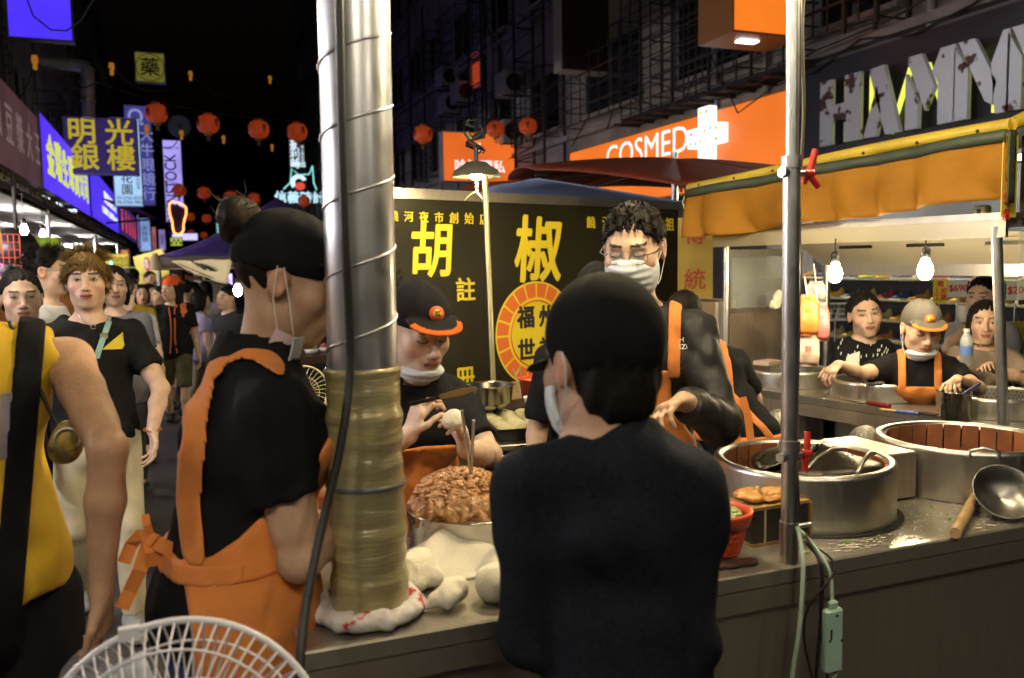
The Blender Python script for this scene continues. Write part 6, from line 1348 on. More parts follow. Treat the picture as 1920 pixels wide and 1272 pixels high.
# ---------------------------------------------------------------- standing fan in the foreground
fc = at(337, 1452, 1.28); ax_ = nrm(np.array([-.25, -1., .28])); r_ = empty('standing_fan', (fc[0], fc[1], 0), 'white standing fan with a wire guard in the left foreground', 'fan')
FW = mat('fan_white_plastic', (.62, .62, .68), .35); xx = nrm(np.cross(V3(0, 0, 1), ax_)); yy = np.cross(ax_, xx); RF = .222
def fp_(r, a, z): return fc+(xx*math.cos(a)+yy*math.sin(a))*r+ax_*z
g_ = MB().tube([fp_(RF, a, 0) for a in np.linspace(0, 2*math.pi, 72, False)], .0058, 8, close=True).build('rim', FW, r_)
for nm, sg, dep in (('front_guard', 1, .075), ('rear_guard', -1, .085)):
    mb = MB(); n_ = 66
    for i in range(n_):
        a = 2*math.pi*i/n_; mb.tube([fp_(.055+(RF-.055)*t, a+(.10 if sg < 0 else 0)*(1-t), sg*dep*(1-t**3.2)*1.0) for t in (0, .35, .65, .85, .95, 1)], .0016, 5)
    for q in (.055, .12, .185): t = (q-.055)/(RF-.055); mb.tube([fp_(q, a, sg*dep*(1-t**3.2)) for a in np.linspace(0, 2*math.pi, 60, False)], .0022, 5, close=True)
    mb.build(nm, FW, r_)
MB().lathe([(.0001, .085), (.05, .082), (.056, .072)], fc, 28, ax_).build('front_badge', FW, r_); MB().lathe([(.056, -.085), (.06, -.10), (.055, -.19), (.03, -.21), (.0001, -.212)], fc, 24, ax_).build('motor', FW, r_)
for k in range(3):
    a0 = k*2.094+.3; MB().grid(lambda u, v: fp_(.03+.16*v, a0+(u-.5)*(1.3-.3*v), .02+(u-.5)*.05), 8, 6, True, .003).build('blade', mat('fan_blade', (.45, .5, .6), .3, alpha=.8), r_)
MB().tube([fc-ax_*.14-V3(0, 0, .02), V3((fc-ax_*.14)[0], (fc-ax_*.14)[1], .04)], .014, 12).build('column', FW, r_); q = fc-ax_*.14; MB().lathe([(.0001, .05), (.03, .05), (.18, .02), (.19, 0), (.0001, 0)], (q[0], q[1], .001), 32).build('base', FW, r_)
MB().box(fp_(RF, math.pi/2+.35, .0)+ax_*.006, (.03, .014, .02)).build('rim_clip', FW, r_)
# ================================================================== things between the counters: cart, trays, bowls
r_ = empty('tray_cart', (1.30, 3.35, 0), 'steel cart stacked with baking trays behind the pork pot', 'cart')
for z, e in ((.90, 0), (.86, -.03), (.72, 0)): MB().box((1.31, 3.34, z-.012), (.52+e, .62, .024), -.1, .004).build('shelf', M['steelflat'], r_)
for sx_ in (-1, 1):
    for sy_ in (-1, 1): MB().tube([(1.31+sx_*.24, 3.34+sy_*.28, 0), (1.31+sx_*.24, 3.34+sy_*.28, .89)], .014, 8).build('leg', M['galv'], r_)
tc_ = V3(1.345, 3.32, .902); tr = -.12
r_ = empty('bun_tray', tc_, 'black baking tray full of pale raw buns', 'tray')
def trp(u, v, z): ca, sa = math.cos(tr), math.sin(tr); return tc_+V3(u*ca-v*sa, u*sa+v*ca, z)
TW, TD, TH = .165, .245, .05; rim = [(-TW, -TD), (TW, -TD), (TW, TD), (-TW, TD)]
MB().add([trp(u*.93, v*.95, .003) for u, v in rim]+[trp(u, v, TH) for u, v in rim]+[trp(u*1.05, v*1.03, TH) for u, v in rim]+[trp(u*1.05, v*1.03, TH-.006) for u, v in rim]+[trp(u*.96, v*.97, -.0) for u, v in rim], [(3, 2, 1, 0)]+[(i, (i+1) % 4, 4+(i+1) % 4, 4+i) for i in range(4)]+[(4+i, 4+(i+1) % 4, 8+(i+1) % 4, 8+i) for i in range(4)]+[(8+i, 8+(i+1) % 4, 12+(i+1) % 4, 12+i) for i in range(4)]+[(12+i, 12+(i+1) % 4, 16+(i+1) % 4, 16+i) for i in range(4)]+[(16, 17, 18, 19)]).build('pan', M['blackmetal'], r_)
r2 = empty('lower_tray', (1.35, 3.32, .76), 'empty black tray slid under the bun tray', 'tray'); MB().box((1.33, 3.30, .745), (.40, .50, .045), -.15, .01).build('pan', M['blackmetal'], r2)
BUN = mat('raw_bun_dough', (.62, .57, .34), .5, 0, .12, 20, .15, 40, coat=.15)
pr = None; k = 0; rr = random.Random(5)
for j in range(5):
    for i in range(4):
        if (i, j) == (2, 0): continue
        p = trp(-.118+.079*i+rr.uniform(-.004, .004), -.175+.088*j+rr.uniform(-.004, .004), .006)
        if pr is None:
            pr = MB().lathe([(.0001, .052), (.012, .051), (.026, .045), (.036, .034), (.041, .019), (.037, .006), (.026, .0), (.0001, 0)], (0, 0, 0), 20).build('raw_bun', BUN); o = pr
        else: o = pr.copy(); COL.objects.link(o)
        o.location = p; o.scale = (rr.uniform(.95, 1.08), rr.uniform(.95, 1.08), rr.uniform(.9, 1.12)); o.rotation_euler = (rr.uniform(-.1, .1), rr.uniform(-.1, .1), rr.uniform(0, 6))
        tag(o, 'pale raw bun in row %s of the tray, %s from its left side' % (['nearest', 'second', 'middle', 'fourth', 'farthest'][j], ['first', 'second', 'third', 'last'][i]), 'bun', 'raw buns on the tray')
r_ = empty('prep_table', (1.75, 4.05, 0), 'steel prep table in front of the stall board', 'table'); MB().box((1.80, 4.02, .95), (1.35, .5, .04), .25, .005).build('top', M['steelflat'], r_)
for sx_ in (-1, 1):
    for sy_ in (-1, 1): MB().tube([(1.8+sx_*.55, 4.02+sy_*.2+sx_*.14, 0), (1.8+sx_*.55, 4.02+sy_*.2+sx_*.14, .94)], .018, 8).build('leg', M['galv'], r_)
bc_ = onz(917, 745, 1.02); r_ = empty('mixing_bowl', (bc_[0], bc_[1], .97), 'steel mixing bowl stained with sauce below the board', 'bowl')
MB().lathe([(.0001, .0), (.07, .002), (.098, .03), (.108, .10), (.118, .103), (.117, .106), (.104, .10), (.09, .03), (.0001, .012)], (bc_[0], bc_[1], .972), 40).build('bowl', M['pot'], r_)
MB().lathe([(.0001, .045), (.092, .048)], (bc_[0], bc_[1], .972), 30).build('sauce', mat('brown_sauce', (.12, .05, .012), .2), r_)
bc_ = onz(995, 750, 1.0)+V3(.1, .12, 0); r_ = empty('red_basin', (bc_[0], bc_[1], .97), 'orange red plastic basin of chopped greens by the crest', 'basin')
MB().lathe([(.0001, 0), (.085, .0), (.098, .10), (.108, .103), (.104, .108), (.092, .10), (.08, .01), (.0001, .01)], (bc_[0], bc_[1], .972), 36).build('basin', M['redbasket'], r_); mb = MB()
for i in range(160): a, q = rr.uniform(0, 6.28), math.sqrt(rr.random())*.085; mb.ball((bc_[0]+q*math.cos(a), bc_[1]+q*math.sin(a), 1.05+rr.uniform(0, .012)), rr.uniform(.004, .008), 5, 3)
tag(mb.build('greens', MATS['scallion'], r_), kind='stuff')
stick('chopstick', 'left dark chopstick standing in the red basin', at(962, 692, 4.2), at(978, 740, 4.22), .004, .004, M['galv'], group='chopsticks in the red basin'); stick('chopstick', 'right dark chopstick standing in the red basin', at(974, 688, 4.24), at(985, 740, 4.26), .004, .004, M['galv'], group='chopsticks in the red basin')
c = onz(895, 788, .98); r_ = empty('steel_cup', (c[0], c[1], .90), 'small steel cup standing beside the bun tray', 'cup'); MB().lathe([(.0001, 0), (.03, 0), (.035, .08), (.037, .082), (.033, .08), (.028, .005), (.0001, .005)], (1.12, 3.42, .902), 24).build('cup', M['pot'], r_)

# ================================================================== the yellow canopied oven stall on the right
Q0 = V3(3.06, 3.0, 0); tS = nrm([-.18, .984, 0]); nS = V3(.984, .18, 0); aS = math.atan2(tS[1], tS[0])
def BS(s, w_, z): return Q0+tS*s+nS*w_+V3(0, 0, z)
def slab(mb, s0, s1, w0, w1, z0, z1):
    P_ = [BS(s, w_, z) for z in (z0, z1) for s, w_ in ((s0, w0), (s1, w0), (s1, w1), (s0, w1))]
    return mb.add(P_, [(0, 1, 2, 3), (7, 6, 5, 4), (0, 4, 5, 1), (1, 5, 6, 2), (2, 6, 7, 3), (3, 7, 4, 0)])
r_ = empty('oven_stall', BS(.2, .4, 0), 'stainless oven stall with a low lit roof on the right', 'stall')
slab(MB(), -1.1, 1.02, 0, .66, .865, .90).build('shelf', M['steelflat'], r_); slab(MB(), -1.1, 1.02, -.006, .02, .80, .862).build('shelf_lip', M['steelfront'], r_)
slab(MB(), -1.1, 1.02, .50, .53, .02, .86).build('back_panel', M['steelfront'], r_); slab(MB(), -1.1, 1.02, .03, .6, .10, .13).build('lower_shelf', M['steelflat'], r_)
for s_ in (-1.05, -.05, .97): MB().tube([BS(s_, .05, 0), BS(s_, .05, .864)], .02, 8).build('leg', M['galv'], r_)
for s_ in (.84, .27, -.31, -.9): MB().tube([BS(s_, .28, .14), BS(s_, .28, .862)], .2, 28).build('oven_body', M['steel'], r_)
pp = BS(-.50, .02, 0); pq = ony(1868, 440, pp[1]); MB().tube([BS(-.50, .02, .90), V3(pq[0], pq[1], 1.72)], .021, 14).build('corner_post', M['galv'], r_)
slab(MB(), -.53, 1.08, -.07, .92, 1.745, 1.775).build('roof_slab', M['steelflat'], r_); slab(MB(), -.53, 1.08, -.072, -.05, 1.675, 1.744).build('roof_fascia', mat('brassy_fascia', (.50, .45, .32), .36, 1, .1, 5, rvar=.05), r_)
MB().add([BS(s, w_, z) for s, w_, z in ((-.52, -.048, 1.70), (1.07, -.048, 1.70), (1.07, .62, 1.69), (-.52, .62, 1.69))], [(0, 1, 2, 3)]).build('ceiling_sheet', mat('pale_ceiling_steel', (.74, .68, .54), .4, .1), r_)
MB().add([BS(s, w_, z) for s, w_, z in ((-.52, .62, 1.69), (1.07, .62, 1.69), (1.07, .85, 1.56), (-.52, .85, 1.56))], [(0, 1, 2, 3)]).build('hood_sheet', MATS['pale_ceiling_steel'], r_)
slab(MB(), -.52, 1.07, .85, .88, 1.50, 1.565).build('hood_lip', M['steel'], r_)
for k in range(3): slab(MB(), -.25+.42*k, -.05+.42*k, .64, .66, 1.655, 1.672).build('vent_slot', M['black'], r_)
slab(MB(), 1.03, 1.06, .0, .62, .10, 1.30).build('end_panel', M['steelfront'], r_)
for a, b in (((.0, 1.30), (.62, 1.33)), ((.0, 1.62), (.62, 1.66)), ((.0, 1.33), (.03, 1.62)), ((.59, 1.33), (.62, 1.62))): slab(MB(), 1.03, 1.055, a[0], b[0], a[1], b[1]).build('window_frame', M['galv'], r_)
slab(MB(), 1.04, 1.046, .03, .59, 1.33, 1.62).build('window_pane', M['glass'], r_)
MB().tube([BS(1.04, .0, 0), BS(1.04, .0, 1.74)], .02, 10).build('corner_post', M['galv'], r_); MB().tube([BS(1.04, .86, 0), BS(1.04, .86, 1.74)], .02, 10).build('corner_post', M['galv'], r_)
# end facing the camera: sign panel and window
nE = -tS
slab(MB(), -.535, -.515, .04, .95, 1.72, 1.745).build('panel_rail', M['galv'], r_)
slab(MB(), -.53, -.52, .045, .95, 1.40, 1.42).build('end_window_bar', M['galv'], r_); slab(MB(), -.527, -.522, .045, .95, 1.425, 1.70).build('end_window_pane', M['glass'], r_)
r_ = empty('end_sign_panel', BS(-.53, .2, 1.75), 'end panel with a yellow strip reading 民俗傳承 beside a black field', 'sign board')
slab(MB(), -.545, -.525, .035, .95, 1.75, 2.08).build('black_panel', MATS['black_board_vinyl'], r_)
def one_(px, py, e=.55): return onplane(px, py, BS(-e, 0, 0), tS)
e0, e1 = (one_(1879, 360)-Q0) @ nS, (one_(1907, 360)-Q0) @ nS
slab(MB(), -.549, -.546, e0, e1, 1.752, 2.078).build('yellow_strip', mat('yellow_strip_vinyl', (.60, .48, .05), .45), r_)
for i, ch in enumerate('民俗傳承'): text_obj(ch, one_(1894-2.6*i, 306+33*i, .552), nS, V3(0, 0, 1), .052, cmat('strip_red', (.45, .04, .02), .5), r_, bold=.01)
cq = one_(1937, 352, .55)
MB().lathe([(.0001, .004), (.062, .004), (.062, -.002)], cq, 32, -tS).build('crest_disc', YV, r_); 
for i in range(14):
    a = 2*math.pi*i/14; pts = [(q*math.cos(b), q*math.sin(b)) for q, b in ((.040, a+.04), (.059, a+.04), (.059, a+.41), (.040, a+.41))]; MB().prism(pts, cq-tS*.006, nS, V3(0, 0, 1), .002).build('crest_segment', OV, r_)
# bulbs of the stall
SB = mat('stall_bulb', (1, .95, .8), .4, emit=300, ecol=(1, .80, .46))
for lab, (px, py, d) in (('left bare bulb glowing under the stall roof', (1566, 506, 4.05)), ('right bare bulb glowing under the stall roof', (1735, 499, 3.8))):
    p = at(px, py, d); bulb(lab, p, max(.005, 1.695-p[2]-.08), 1., SB)
# yellow drape
r_ = empty('yellow_drape', BS(.3, -.12, 1.8), 'mustard yellow canvas drape with a dark green band along the stall front', 'drape')
DR = mat('mustard_canvas', (.31, .135, .008), .72, 0, .3, 5, .6, 10, spec=.25); GB = mat('dark_green_band', (.035, .05, .03), .6, 0, .4, 10)
s0_, s1_ = -.56, 1.22
dw = lambda s, z: -.14+.02*math.sin(s*9+z*4)+.05*(1-2*abs(math.sin(s*10+.8*math.sin(z*9)+1.3*math.sin(s*5))))*(2.12-z)*2.2+.02*(2.1-z)
MB().grid(lambda u, v: BS(s0_+(s1_-s0_)*u, dw(s0_+(s1_-s0_)*u, 2.07-.27*v)+.0, (2.095-.03-.09*u)*(1-v)+(1.825-.10*u)*v+.006*math.sin(u*14)*v), 90, 14, True, .004).build('canvas', DR, r_)
MB().grid(lambda u, v: BS(s0_+(s1_-s0_)*u, dw(s0_+(s1_-s0_)*u, 2.07)-.012+.003*math.sin(u*60), 2.125-.035-.09*u-.045*v), 90, 2, True, .004).build('green_band', GB, r_)
pts = [BS(s0_+(s1_-s0_)*t, -.11, 2.11-.09*t+.008*math.sin(t*5)) for t in np.linspace(0, 1, 24)]; MB().tube(pts, .026, 12).build('yellow_roll', mat('yellow_roll_canvas', (.50, .36, .03), .55, 0, .3, 6, .3), r_)
MB().grid(lambda u, v: BS(s0_-.012-.005*u, -.15+.04*u, 2.085-.28*v), 4, 6, True, .004).build('green_end', GB, r_)
pts = [BS(-.56, -.11, 2.11), BS(-.60, .05, 2.17), BS(-.62, .3, 2.17), BS(-.62, .9, 2.18)]; MB().tube(pts, [.026, .035, .045, .045], 12).build('yellow_roll', MATS['yellow_roll_canvas'], r_)
for k in range(7): p = BS(s0_+.12+.26*k, -.137, 2.105-.09*(.12+.26*k)/1.78); MB().lathe([(.0001, .003), (.006, .003), (.008, -.002)], p, 10, -nS).build('eyelet', M['black'], r_)
q = [at(1284, 392, 5.0), at(1280, 380, 5.0), at(1288, 360, 5.0), at(1297, 366, 5.0), at(1293, 385, 5.0), at(1286, 393, 5.0)]; o = MB().tube(q, .006, 6).build('cord_loop', cmat('straw_cord', (.6, .5, .25), .6)); tag(o, 'pale cord loop hanging at the left end of the drape', 'cord')
r_ = empty('switch_box', at(1842, 405, 3.55), 'cream switch box under the right end of the drape', 'box'); p = at(1842, 405, 3.55); MB().box(p, (.05, .055, .085), aS, .006).build('case', mat('cream_plastic', (.55, .48, .26), .5), r_); MB().box(p-nS*.028+V3(0, 0, .003), (.014, .008, .05), aS).build('switches', M['black'], r_)
r_ = empty('grey_rag', at(1790, 420, 3.8), 'grey and pink rags stuffed on the stall roof', 'rag'); B = Fld(); rr = random.Random(8); p0 = at(1790, 421, 3.75)
for i in range(9): B.ell(p0+tS*rr.uniform(-.10, .10)+V3(0, 0, rr.uniform(-.005, .02)), (.03, .035, .018), .012, '+', np.array(Matrix.Rotation(rr.uniform(0, 3), 3, 'Z')))
def rgc(P, C): m_ = ((P-p0) @ tS) < -.03; C[m_] = (.25, .08, .12); return C
field_mesh('cloth', B, M['cloth'], r_, None, .006, None, (.22, .24, .24), rgc, lambda f, X, Y, Z: f+.004*wav(X, Y, Z, 2, 60))
# small ovens on the shelf
for s_, lab in ((.84, 'farthest small perforated oven ring on the stall shelf'), (.27, 'middle small perforated oven ring under the worker arm'), (-.31, 'near small perforated oven ring before the worker'), (-.89, 'last small perforated oven ring at the right edge')):
    c = BS(s_, .285, 0); oven(lab, c, .232, .902, .99, mesh=True, group='small ovens on the stall shelf', stave=False)
c = BS(-.42, .055, .90); c = onz(1810, 792, .90); r_ = empty('steel_canister', c, 'tall steel canister standing at the shelf edge', 'canister'); MB().lathe([(.0001, 0), (.058, 0), (.06, .12), (.063, .123), (.058, .12), (.055, .004), (.0001, .004)], c+V3(0, .05, .002), 32).build('wall', M['pot'], r_); MB().tube([c+V3(.02, .04, .11), c+V3(.07, -.01, .165)], .006, 8).build('blue_rod', cmat('navy_rod', (.02, .02, .10), .4), r_)
r_ = empty('dough_scraper', onz(1650, 762, .902), 'perforated scraper with a dark red handle on the shelf edge', 'scraper'); a, b, c2 = onz(1588, 749, .906), onz(1628, 755, .908), onz(1668, 762, .912)
MB().prism([(0, .0), (.11, -.03), (.13, .0), (.11, .03)], a, nrm(b-a), np.cross(V3(0, 0, 1), nrm(b-a)), .003).build('blade', M['steel'], r_); MB().tube([b, c2], .011, 10).build('handle', mat('maroon_handle', (.16, .015, .02), .4), r_)
r_ = empty('blue_spatula', onz(1690, 770, .902), 'spatula with a blue and wooden handle lying on the shelf', 'spatula'); a, b, c2 = onz(1650, 768, .906), onz(1680, 771, .908), onz(1722, 776, .908)
MB().tube([a, b], .007, 8).build('wooden_neck', M['wood'], r_); MB().tube([b, c2], .009, 10).build('handle', mat('blue_handle', (.06, .10, .32), .4), r_); MB().box(c2+V3(.03, -.02, 0), (.08, .05, .006), aS).build('blade', M['black'], r_)
NET = mat('silver_netting', (.35, .35, .30), .4, .5, .6, 90, .6)
for px, py, d, lab in ((1622, 835, 3.6, 'bundle in silver netting under the shelf, right'), (1458, 800, 4.2, 'bundle in silver netting under the shelf, left')):
    p = at(px, py, d); r_ = empty('net_bundle', p-V3(0, 0, .08), lab, 'bundle'); B = Fld().ell(p, (.07, .07, .085), .02).ell(p+V3(.02, 0, -.06), (.08, .08, .05), .03); field_mesh('netting', B, NET, r_, None, .008, None, (1, 1, 1), None, lambda f, X, Y, Z: f+.004*wav(X, Y, Z, 3, 70))
# hanging bags and paper at the left of the stall
def hbag(label, px, py, d, w_, h_, m, wob=.012, txt=None):
    p = at(px, py, d); r_ = empty('hanging_bag', p+V3(0, 0, h_/2), label, 'bag', 'bags hanging in the oven stall'); xr = nrm([.93, -.36, 0]); yr = V3(.36, .93, 0)
    for k in range(3): MB().grid(lambda u, v: p+xr*(u-.5)*w_*(1-.25*(v < .12))+V3(0, 0, (.5-v)*h_)+yr*(.012*k+wob*math.sin(u*5+k)+.01*math.sin(v*7+k*2))+V3(.008*k, 0, -.006*k), 10, 10, True, .002).build('bag_sheet', m, r_)
    MB().tube([p+V3(0, 0, h_/2-.01), p+V3(0, .02, h_/2+.09)], .004, 5).build('hook', M['steel'], r_)
    if txt: text_obj(txt, p-yr*.03, xr, V3(0, 0, 1), .035, cmat('bag_red', (.5, .03, .04), .5), r_)
hbag('bunch of orange plastic bags hanging beside the post', 1513, 590, 4.35, .11, .20, mat('orange_bag_film', (.75, .26, .06), .4, 0, .2, 9, .3)); hbag('bunch of pink plastic bags hanging beside the orange ones', 1533, 602, 4.40, .11, .19, mat('pink_bag_film', (.72, .25, .26), .4, 0, .2, 9, .3))
hbag('pale printed paper bags hanging lowest', 1512, 655, 4.38, .12, .16, mat('paper_bag', (.72, .55, .48), .7, 0, .15, 9), txt='餅'); hbag('clear plastic bag hanging above the pink bags', 1530, 545, 4.45, .09, .10, mat('clear_bag', (.5, .48, .5), .25, 0, .2, 9, alpha=.6))
r_ = empty('paper_stack', BS(.93, .55, .995), 'stack of printed paper on the far oven rim', 'paper'); p = at(1440, 680, 4.75); MB().box(p, (.14, .10, .025), .3, .003).build('sheets', mat('printed_paper', (.72, .55, .50), .8, 0, .3, 60), r_)
r_ = empty('paper_roll', at(1462, 568, 4.7), 'crumpled pale paper wad on the window ledge', 'paper'); B = Fld().ell(at(1460, 560, 4.72), (.035, .03, .045), .01).ell(at(1453, 572, 4.7), (.03, .03, .03), .01); field_mesh('wad', B, mat('cream_paper', (.65, .58, .45), .8), r_, None, .006, None, (1, 1, 1), None, lambda f, X, Y, Z: f+.006*wav(X, Y, Z, 6, 70))
r_ = empty('steel_cabinet', at(1325, 640, 4.6)*V3(1, 1, 0), 'upright steel cabinet behind the tall worker', 'cabinet'); p = at(1336, 560, 4.9); MB().box((p[0], p[1], .69), (.16, .22, 1.38), .2, .01).build('carcass', M['steel'], r_); MB().box((p[0]-.03, p[1]-.118, .9), (.012, .01, .12), .2).build('handle', M['black'], r_)

# ================================================================== shoe shop beyond the stall
SHX = 8.25
def shoe_proto(col, sole, seed):
    r_ = empty('shoe', (0, 0, 0), 'x', 'shoe', 'shoes on the shop racks'); B = Fld()
    B.ecap((-.095, 0, .045), (.03, 0, .035), (.035, .04), (.042, .030), (0, 1, 0), .03); B.ecap((.03, 0, .03), (.11, 0, .022), (.042, .028), (.036, .018), (0, 1, 0), .02); B.cap((-.07, 0, .05), (-.075, 0, .10), .042, .036, k=.03); B.cap((-.055, 0, .09), (-.06, 0, .16), .026, .024, k=.01, op='-')
    field_mesh('upper', B, M['cloth'], r_, None, .009, None, tuple(min(.8, 1.9*v) for v in col), None, lambda f, X, Y, Z: np.maximum(f, .012-Z))
    MB().grid(lambda u, v: ((-.14+.29*u), (v-.5)*(.085+.02*math.sin(u*4)), .014), 8, 2, True, .016).build('sole', cmat('shoe_sole_%d' % seed, sole, .6), r_)
    for k in range(3): MB().box((.0+.022*k, 0, .072-.008*k), (.006, .045, .006)).build('lace', cmat('shoe_lace', (.6, .55, .45), .6), r_)
    return r_
SC_ = [((.20, .10, .03), (.45, .35, .2), 'tan'), ((.03, .04, .08), (.5, .45, .35), 'navy'), ((.42, .25, .04), (.3, .2, .1), 'mustard'), ((.28, .24, .12), (.5, .48, .4), 'khaki'), ((.16, .03, .04), (.4, .35, .3), 'maroon'), ((.06, .07, .10), (.5, .5, .5), 'slate'), ((.45, .50, .06), (.2, .2, .2), 'lime')]
protos = [shoe_proto(c, s, i) for i, (c, s, n) in enumerate(SC_)]; used = set()
r_ = empty('shoe_rack', (SHX+.1, 8, 0), 'dark tiered shoe rack lining the shop front', 'rack')
MB().box((SHX+.35, 8.2, 1.3), (.04, 5.4, 2.6)).build('back_board', mat('rack_back', (.05, .05, .055), .7), r_)
NAMES = ['top', 'second', 'third', 'fourth', 'lowest']
for k, z in enumerate((1.34, 1.08, .82, .56)):
    MB().box((SHX+.17, 8.2, z-.012), (.34, 5.2, .02)).build('shelf', mat('rack_shelf', (.20, .17, .08), .6), r_)
    n_ = 14
    for i in range(n_):
        y_ = 9.85-.29*i+rnd.uniform(-.03, .03); ci = [0, 1, 1, 5, 6, 2, 5, 3, 4, 1, 0, 3, 2, 5][(i+3*k) % 14]
        o = protos[ci] if ci not in used else copy_tree(protos[ci]); used.add(ci)
        o.location = (SHX+.16, y_, z); o.rotation_euler = (0, 0, math.pi+rnd.uniform(-.5, .1)-.3); o['label'] = '%s shoe on the %s rack tier, %s from the left' % (SC_[ci][2], NAMES[k], ['first', 'second', 'third', 'fourth', 'fifth', 'sixth', 'seventh', 'eighth', 'ninth', 'tenth', 'eleventh', 'twelfth', 'thirteenth', 'fourteenth'][i])
for ci, p_ in enumerate(protos):
    if ci not in used:
        for ch in list(p_.children): bpy.data.objects.remove(ch)
        bpy.data.objects.remove(p_)
for i, (lab, px, py, d, wpx, hpx, tx, m, im) in enumerate([('white price card reading 390 and 1000', 1568, 585, 6.4, 50, 34, '全部影傳鞋\n一雙 390\n二雙 1000', cmat('card_white', (.7, .75, .72), .6), INK), ('yellow card with red seal high on the shoe wall', 1763, 546, 7.5, 26, 46, '徵\n上班\n工讀', cmat('card_yellow', (.70, .62, .06), .6), cmat('card_red', (.6, .05, .03), .6)), ('white card with a red six hundred ninety price', 1796, 541, 7.4, 36, 32, '$690', cmat('card_white', (.7, .75, .72), .6), cmat('card_red', (.6, .05, .03), .6)), ('white card at the right edge with a red two hundred price', 1908, 545, 6.2, 40, 36, '$200', cmat('card_white', (.7, .75, .72), .6), cmat('card_red', (.6, .05, .03), .6)), ('blue printed price card low by the post', 1500, 678, 6.4, 30, 22, '100', cmat('card_white', (.7, .75, .72), .6), BLUEINK)]):
    p = at(px, py, d); wd, ht = wpx*d/1600, hpx*d/1600; r_ = empty('price_card', p-V3(0, 0, ht/2), lab, 'price card', 'price cards in the shoe shop'); xr = nrm([.93, -.36, 0]); MB().prism([(-wd/2, -ht/2), (wd/2, -ht/2), (wd/2, ht/2), (-wd/2, ht/2)], p, xr, (0, 0, 1), .006).build('card', m, r_)
    text_obj(tx, p+V3(-.36, -.93, 0)*.004, xr, V3(0, 0, 1), ht*(.27 if '\n' in tx else .55), im, r_, bold=.012); MB().tube([p-V3(0, 0, ht/2)+V3(0, .01, 0), V3(p[0], p[1]+.01, .0)], .006, 6).build('stand', M['galv'], r_)
p = at(1900, 660, 5.6); r_ = empty('yellow_tshirt', p, 'yellow printed t-shirt hanging for sale at the right edge', 't-shirt'); xr = nrm([.93, -.36, 0]); yr = V3(.36, .93, 0)
MB().grid(lambda u, v: p+xr*(u-.5)*.34*(1.25 if v < .3 else 1)+V3(0, 0, (.5-v)*.4)+yr*.012*math.sin(u*12), 14, 10, True, .01).build('cloth', mat('yellow_tee', (.70, .60, .04), .8), r_); text_obj('UMS', p-yr*.03+V3(0, 0, .02), xr, V3(0, 0, 1), .10, cmat('tee_ink', (.05, .04, .2), .6), r_, bold=.01); MB().tube([p+V3(0, 0, .2), p+V3(0, 0, .32)], .006, 6).build('hanger', M['galv'], r_)
for yy, lab in ((6.4, 'ceiling tube of the shoe shop, right'), (8.9, 'ceiling tube of the shoe shop, left')):
    t_ = empty('shop_tube', (7.9, yy, 2.6), lab, 'lamp', 'shoe shop tubes'); MB().tube([(7.7, yy-.6, 2.55), (7.7, yy+.6, 2.55)], .018, 8).build('tube', mat('shop_tube', (1, 1, .9), .4, emit=330, ecol=(1, .97, .8)), t_); MB().box((7.7, yy, 2.60), (.1, 1.3, .05)).build('fitting', M['whiteplastic'], t_); MB().tube([(7.7, yy, 2.62), (8.3, yy, 2.72)], .01, 6).build('bracket', M['galv'], t_)
# next stall along the lane: table, produce and a little wicker guard
r_ = empty('lane_table', (.9, 6.3, 0), 'dark wooden table of the next stall seen past the duct', 'table'); p = at(560, 668, 5.6); MB().box((p[0]+.1, p[1]+.3, p[2]-.02), (1.3, .8, .05)).build('top', mat('dark_table', (.05, .025, .015), .4), r_)
for sx_ in (-1, 1):
    for sy_ in (-1, 1): MB().box((p[0]+.1+sx_*.6, p[1]+.3+sy_*.35, (p[2]-.05)/2), (.05, .05, p[2]-.05)).build('leg', MATS['dark_table'], r_)
for k in range(7):
    q = p+V3(-.35+.11*k, .05+.05*(k % 2), .01); o = empty('produce_tray', q, 'small tray of greens on the lane table, %s from the left' % ['first', 'second', 'third', 'fourth', 'fifth', 'sixth', 'seventh'][k], 'tray', 'produce trays on the lane table'); MB().lathe([(.0001, 0), (.04, 0), (.05, .03), (.046, .03), (.0001, .008)], q, 16).build('dish', M['whiteplastic'], o); mb = MB()
    for i in range(16): mb.ball(q+V3(rr.uniform(-.03, .03), rr.uniform(-.03, .03), .03+rr.uniform(0, .02)), rr.uniform(.008, .014), 6, 4)
    tag(mb.build('greens', MATS['scallion'] if k % 2 == 0 else cmat('pink_produce', (.55, .15, .12), .5), o), kind='stuff')
fc2 = at(568, 735, 3.3); r_ = empty('yellow_fan', (fc2[0], fc2[1], 0), 'small fan with a yellowed wire guard behind the woman', 'fan'); YW = mat('yellowed_wire', (.55, .52, .25), .45)
MB().tube([fc2+V3(.10*math.cos(a), .02*math.cos(a), .10*math.sin(a)) for a in np.linspace(0, 6.283, 40, False)], .004, 6, close=True).build('rim', YW, r_); mb = MB()
for i in range(30):
    a = 6.283*i/30; mb.tube([fc2+V3(q*math.cos(a+.3*(1-q*9)), -.03*(1-(q/.1)**2), q*math.sin(a+.3*(1-q*9))) for q in (.02, .05, .08, .10)], .0013, 4)
for q in (.03, .06): mb.tube([fc2+V3(q*math.cos(a), -.03*(1-(q/.1)**2), q*math.sin(a)) for a in np.linspace(0, 6.283, 24, False)], .0015, 4, close=True)
mb.build('guard', YW, r_); MB().tube([fc2+V3(0, .05, 0), V3(fc2[0], fc2[1]+.05, 0)], .012, 8).build('column', YW, r_); MB().lathe([(.0001, .03), (.1, .02), (.11, 0)], (fc2[0], fc2[1]+.05, 0), 20).build('base', YW, r_)
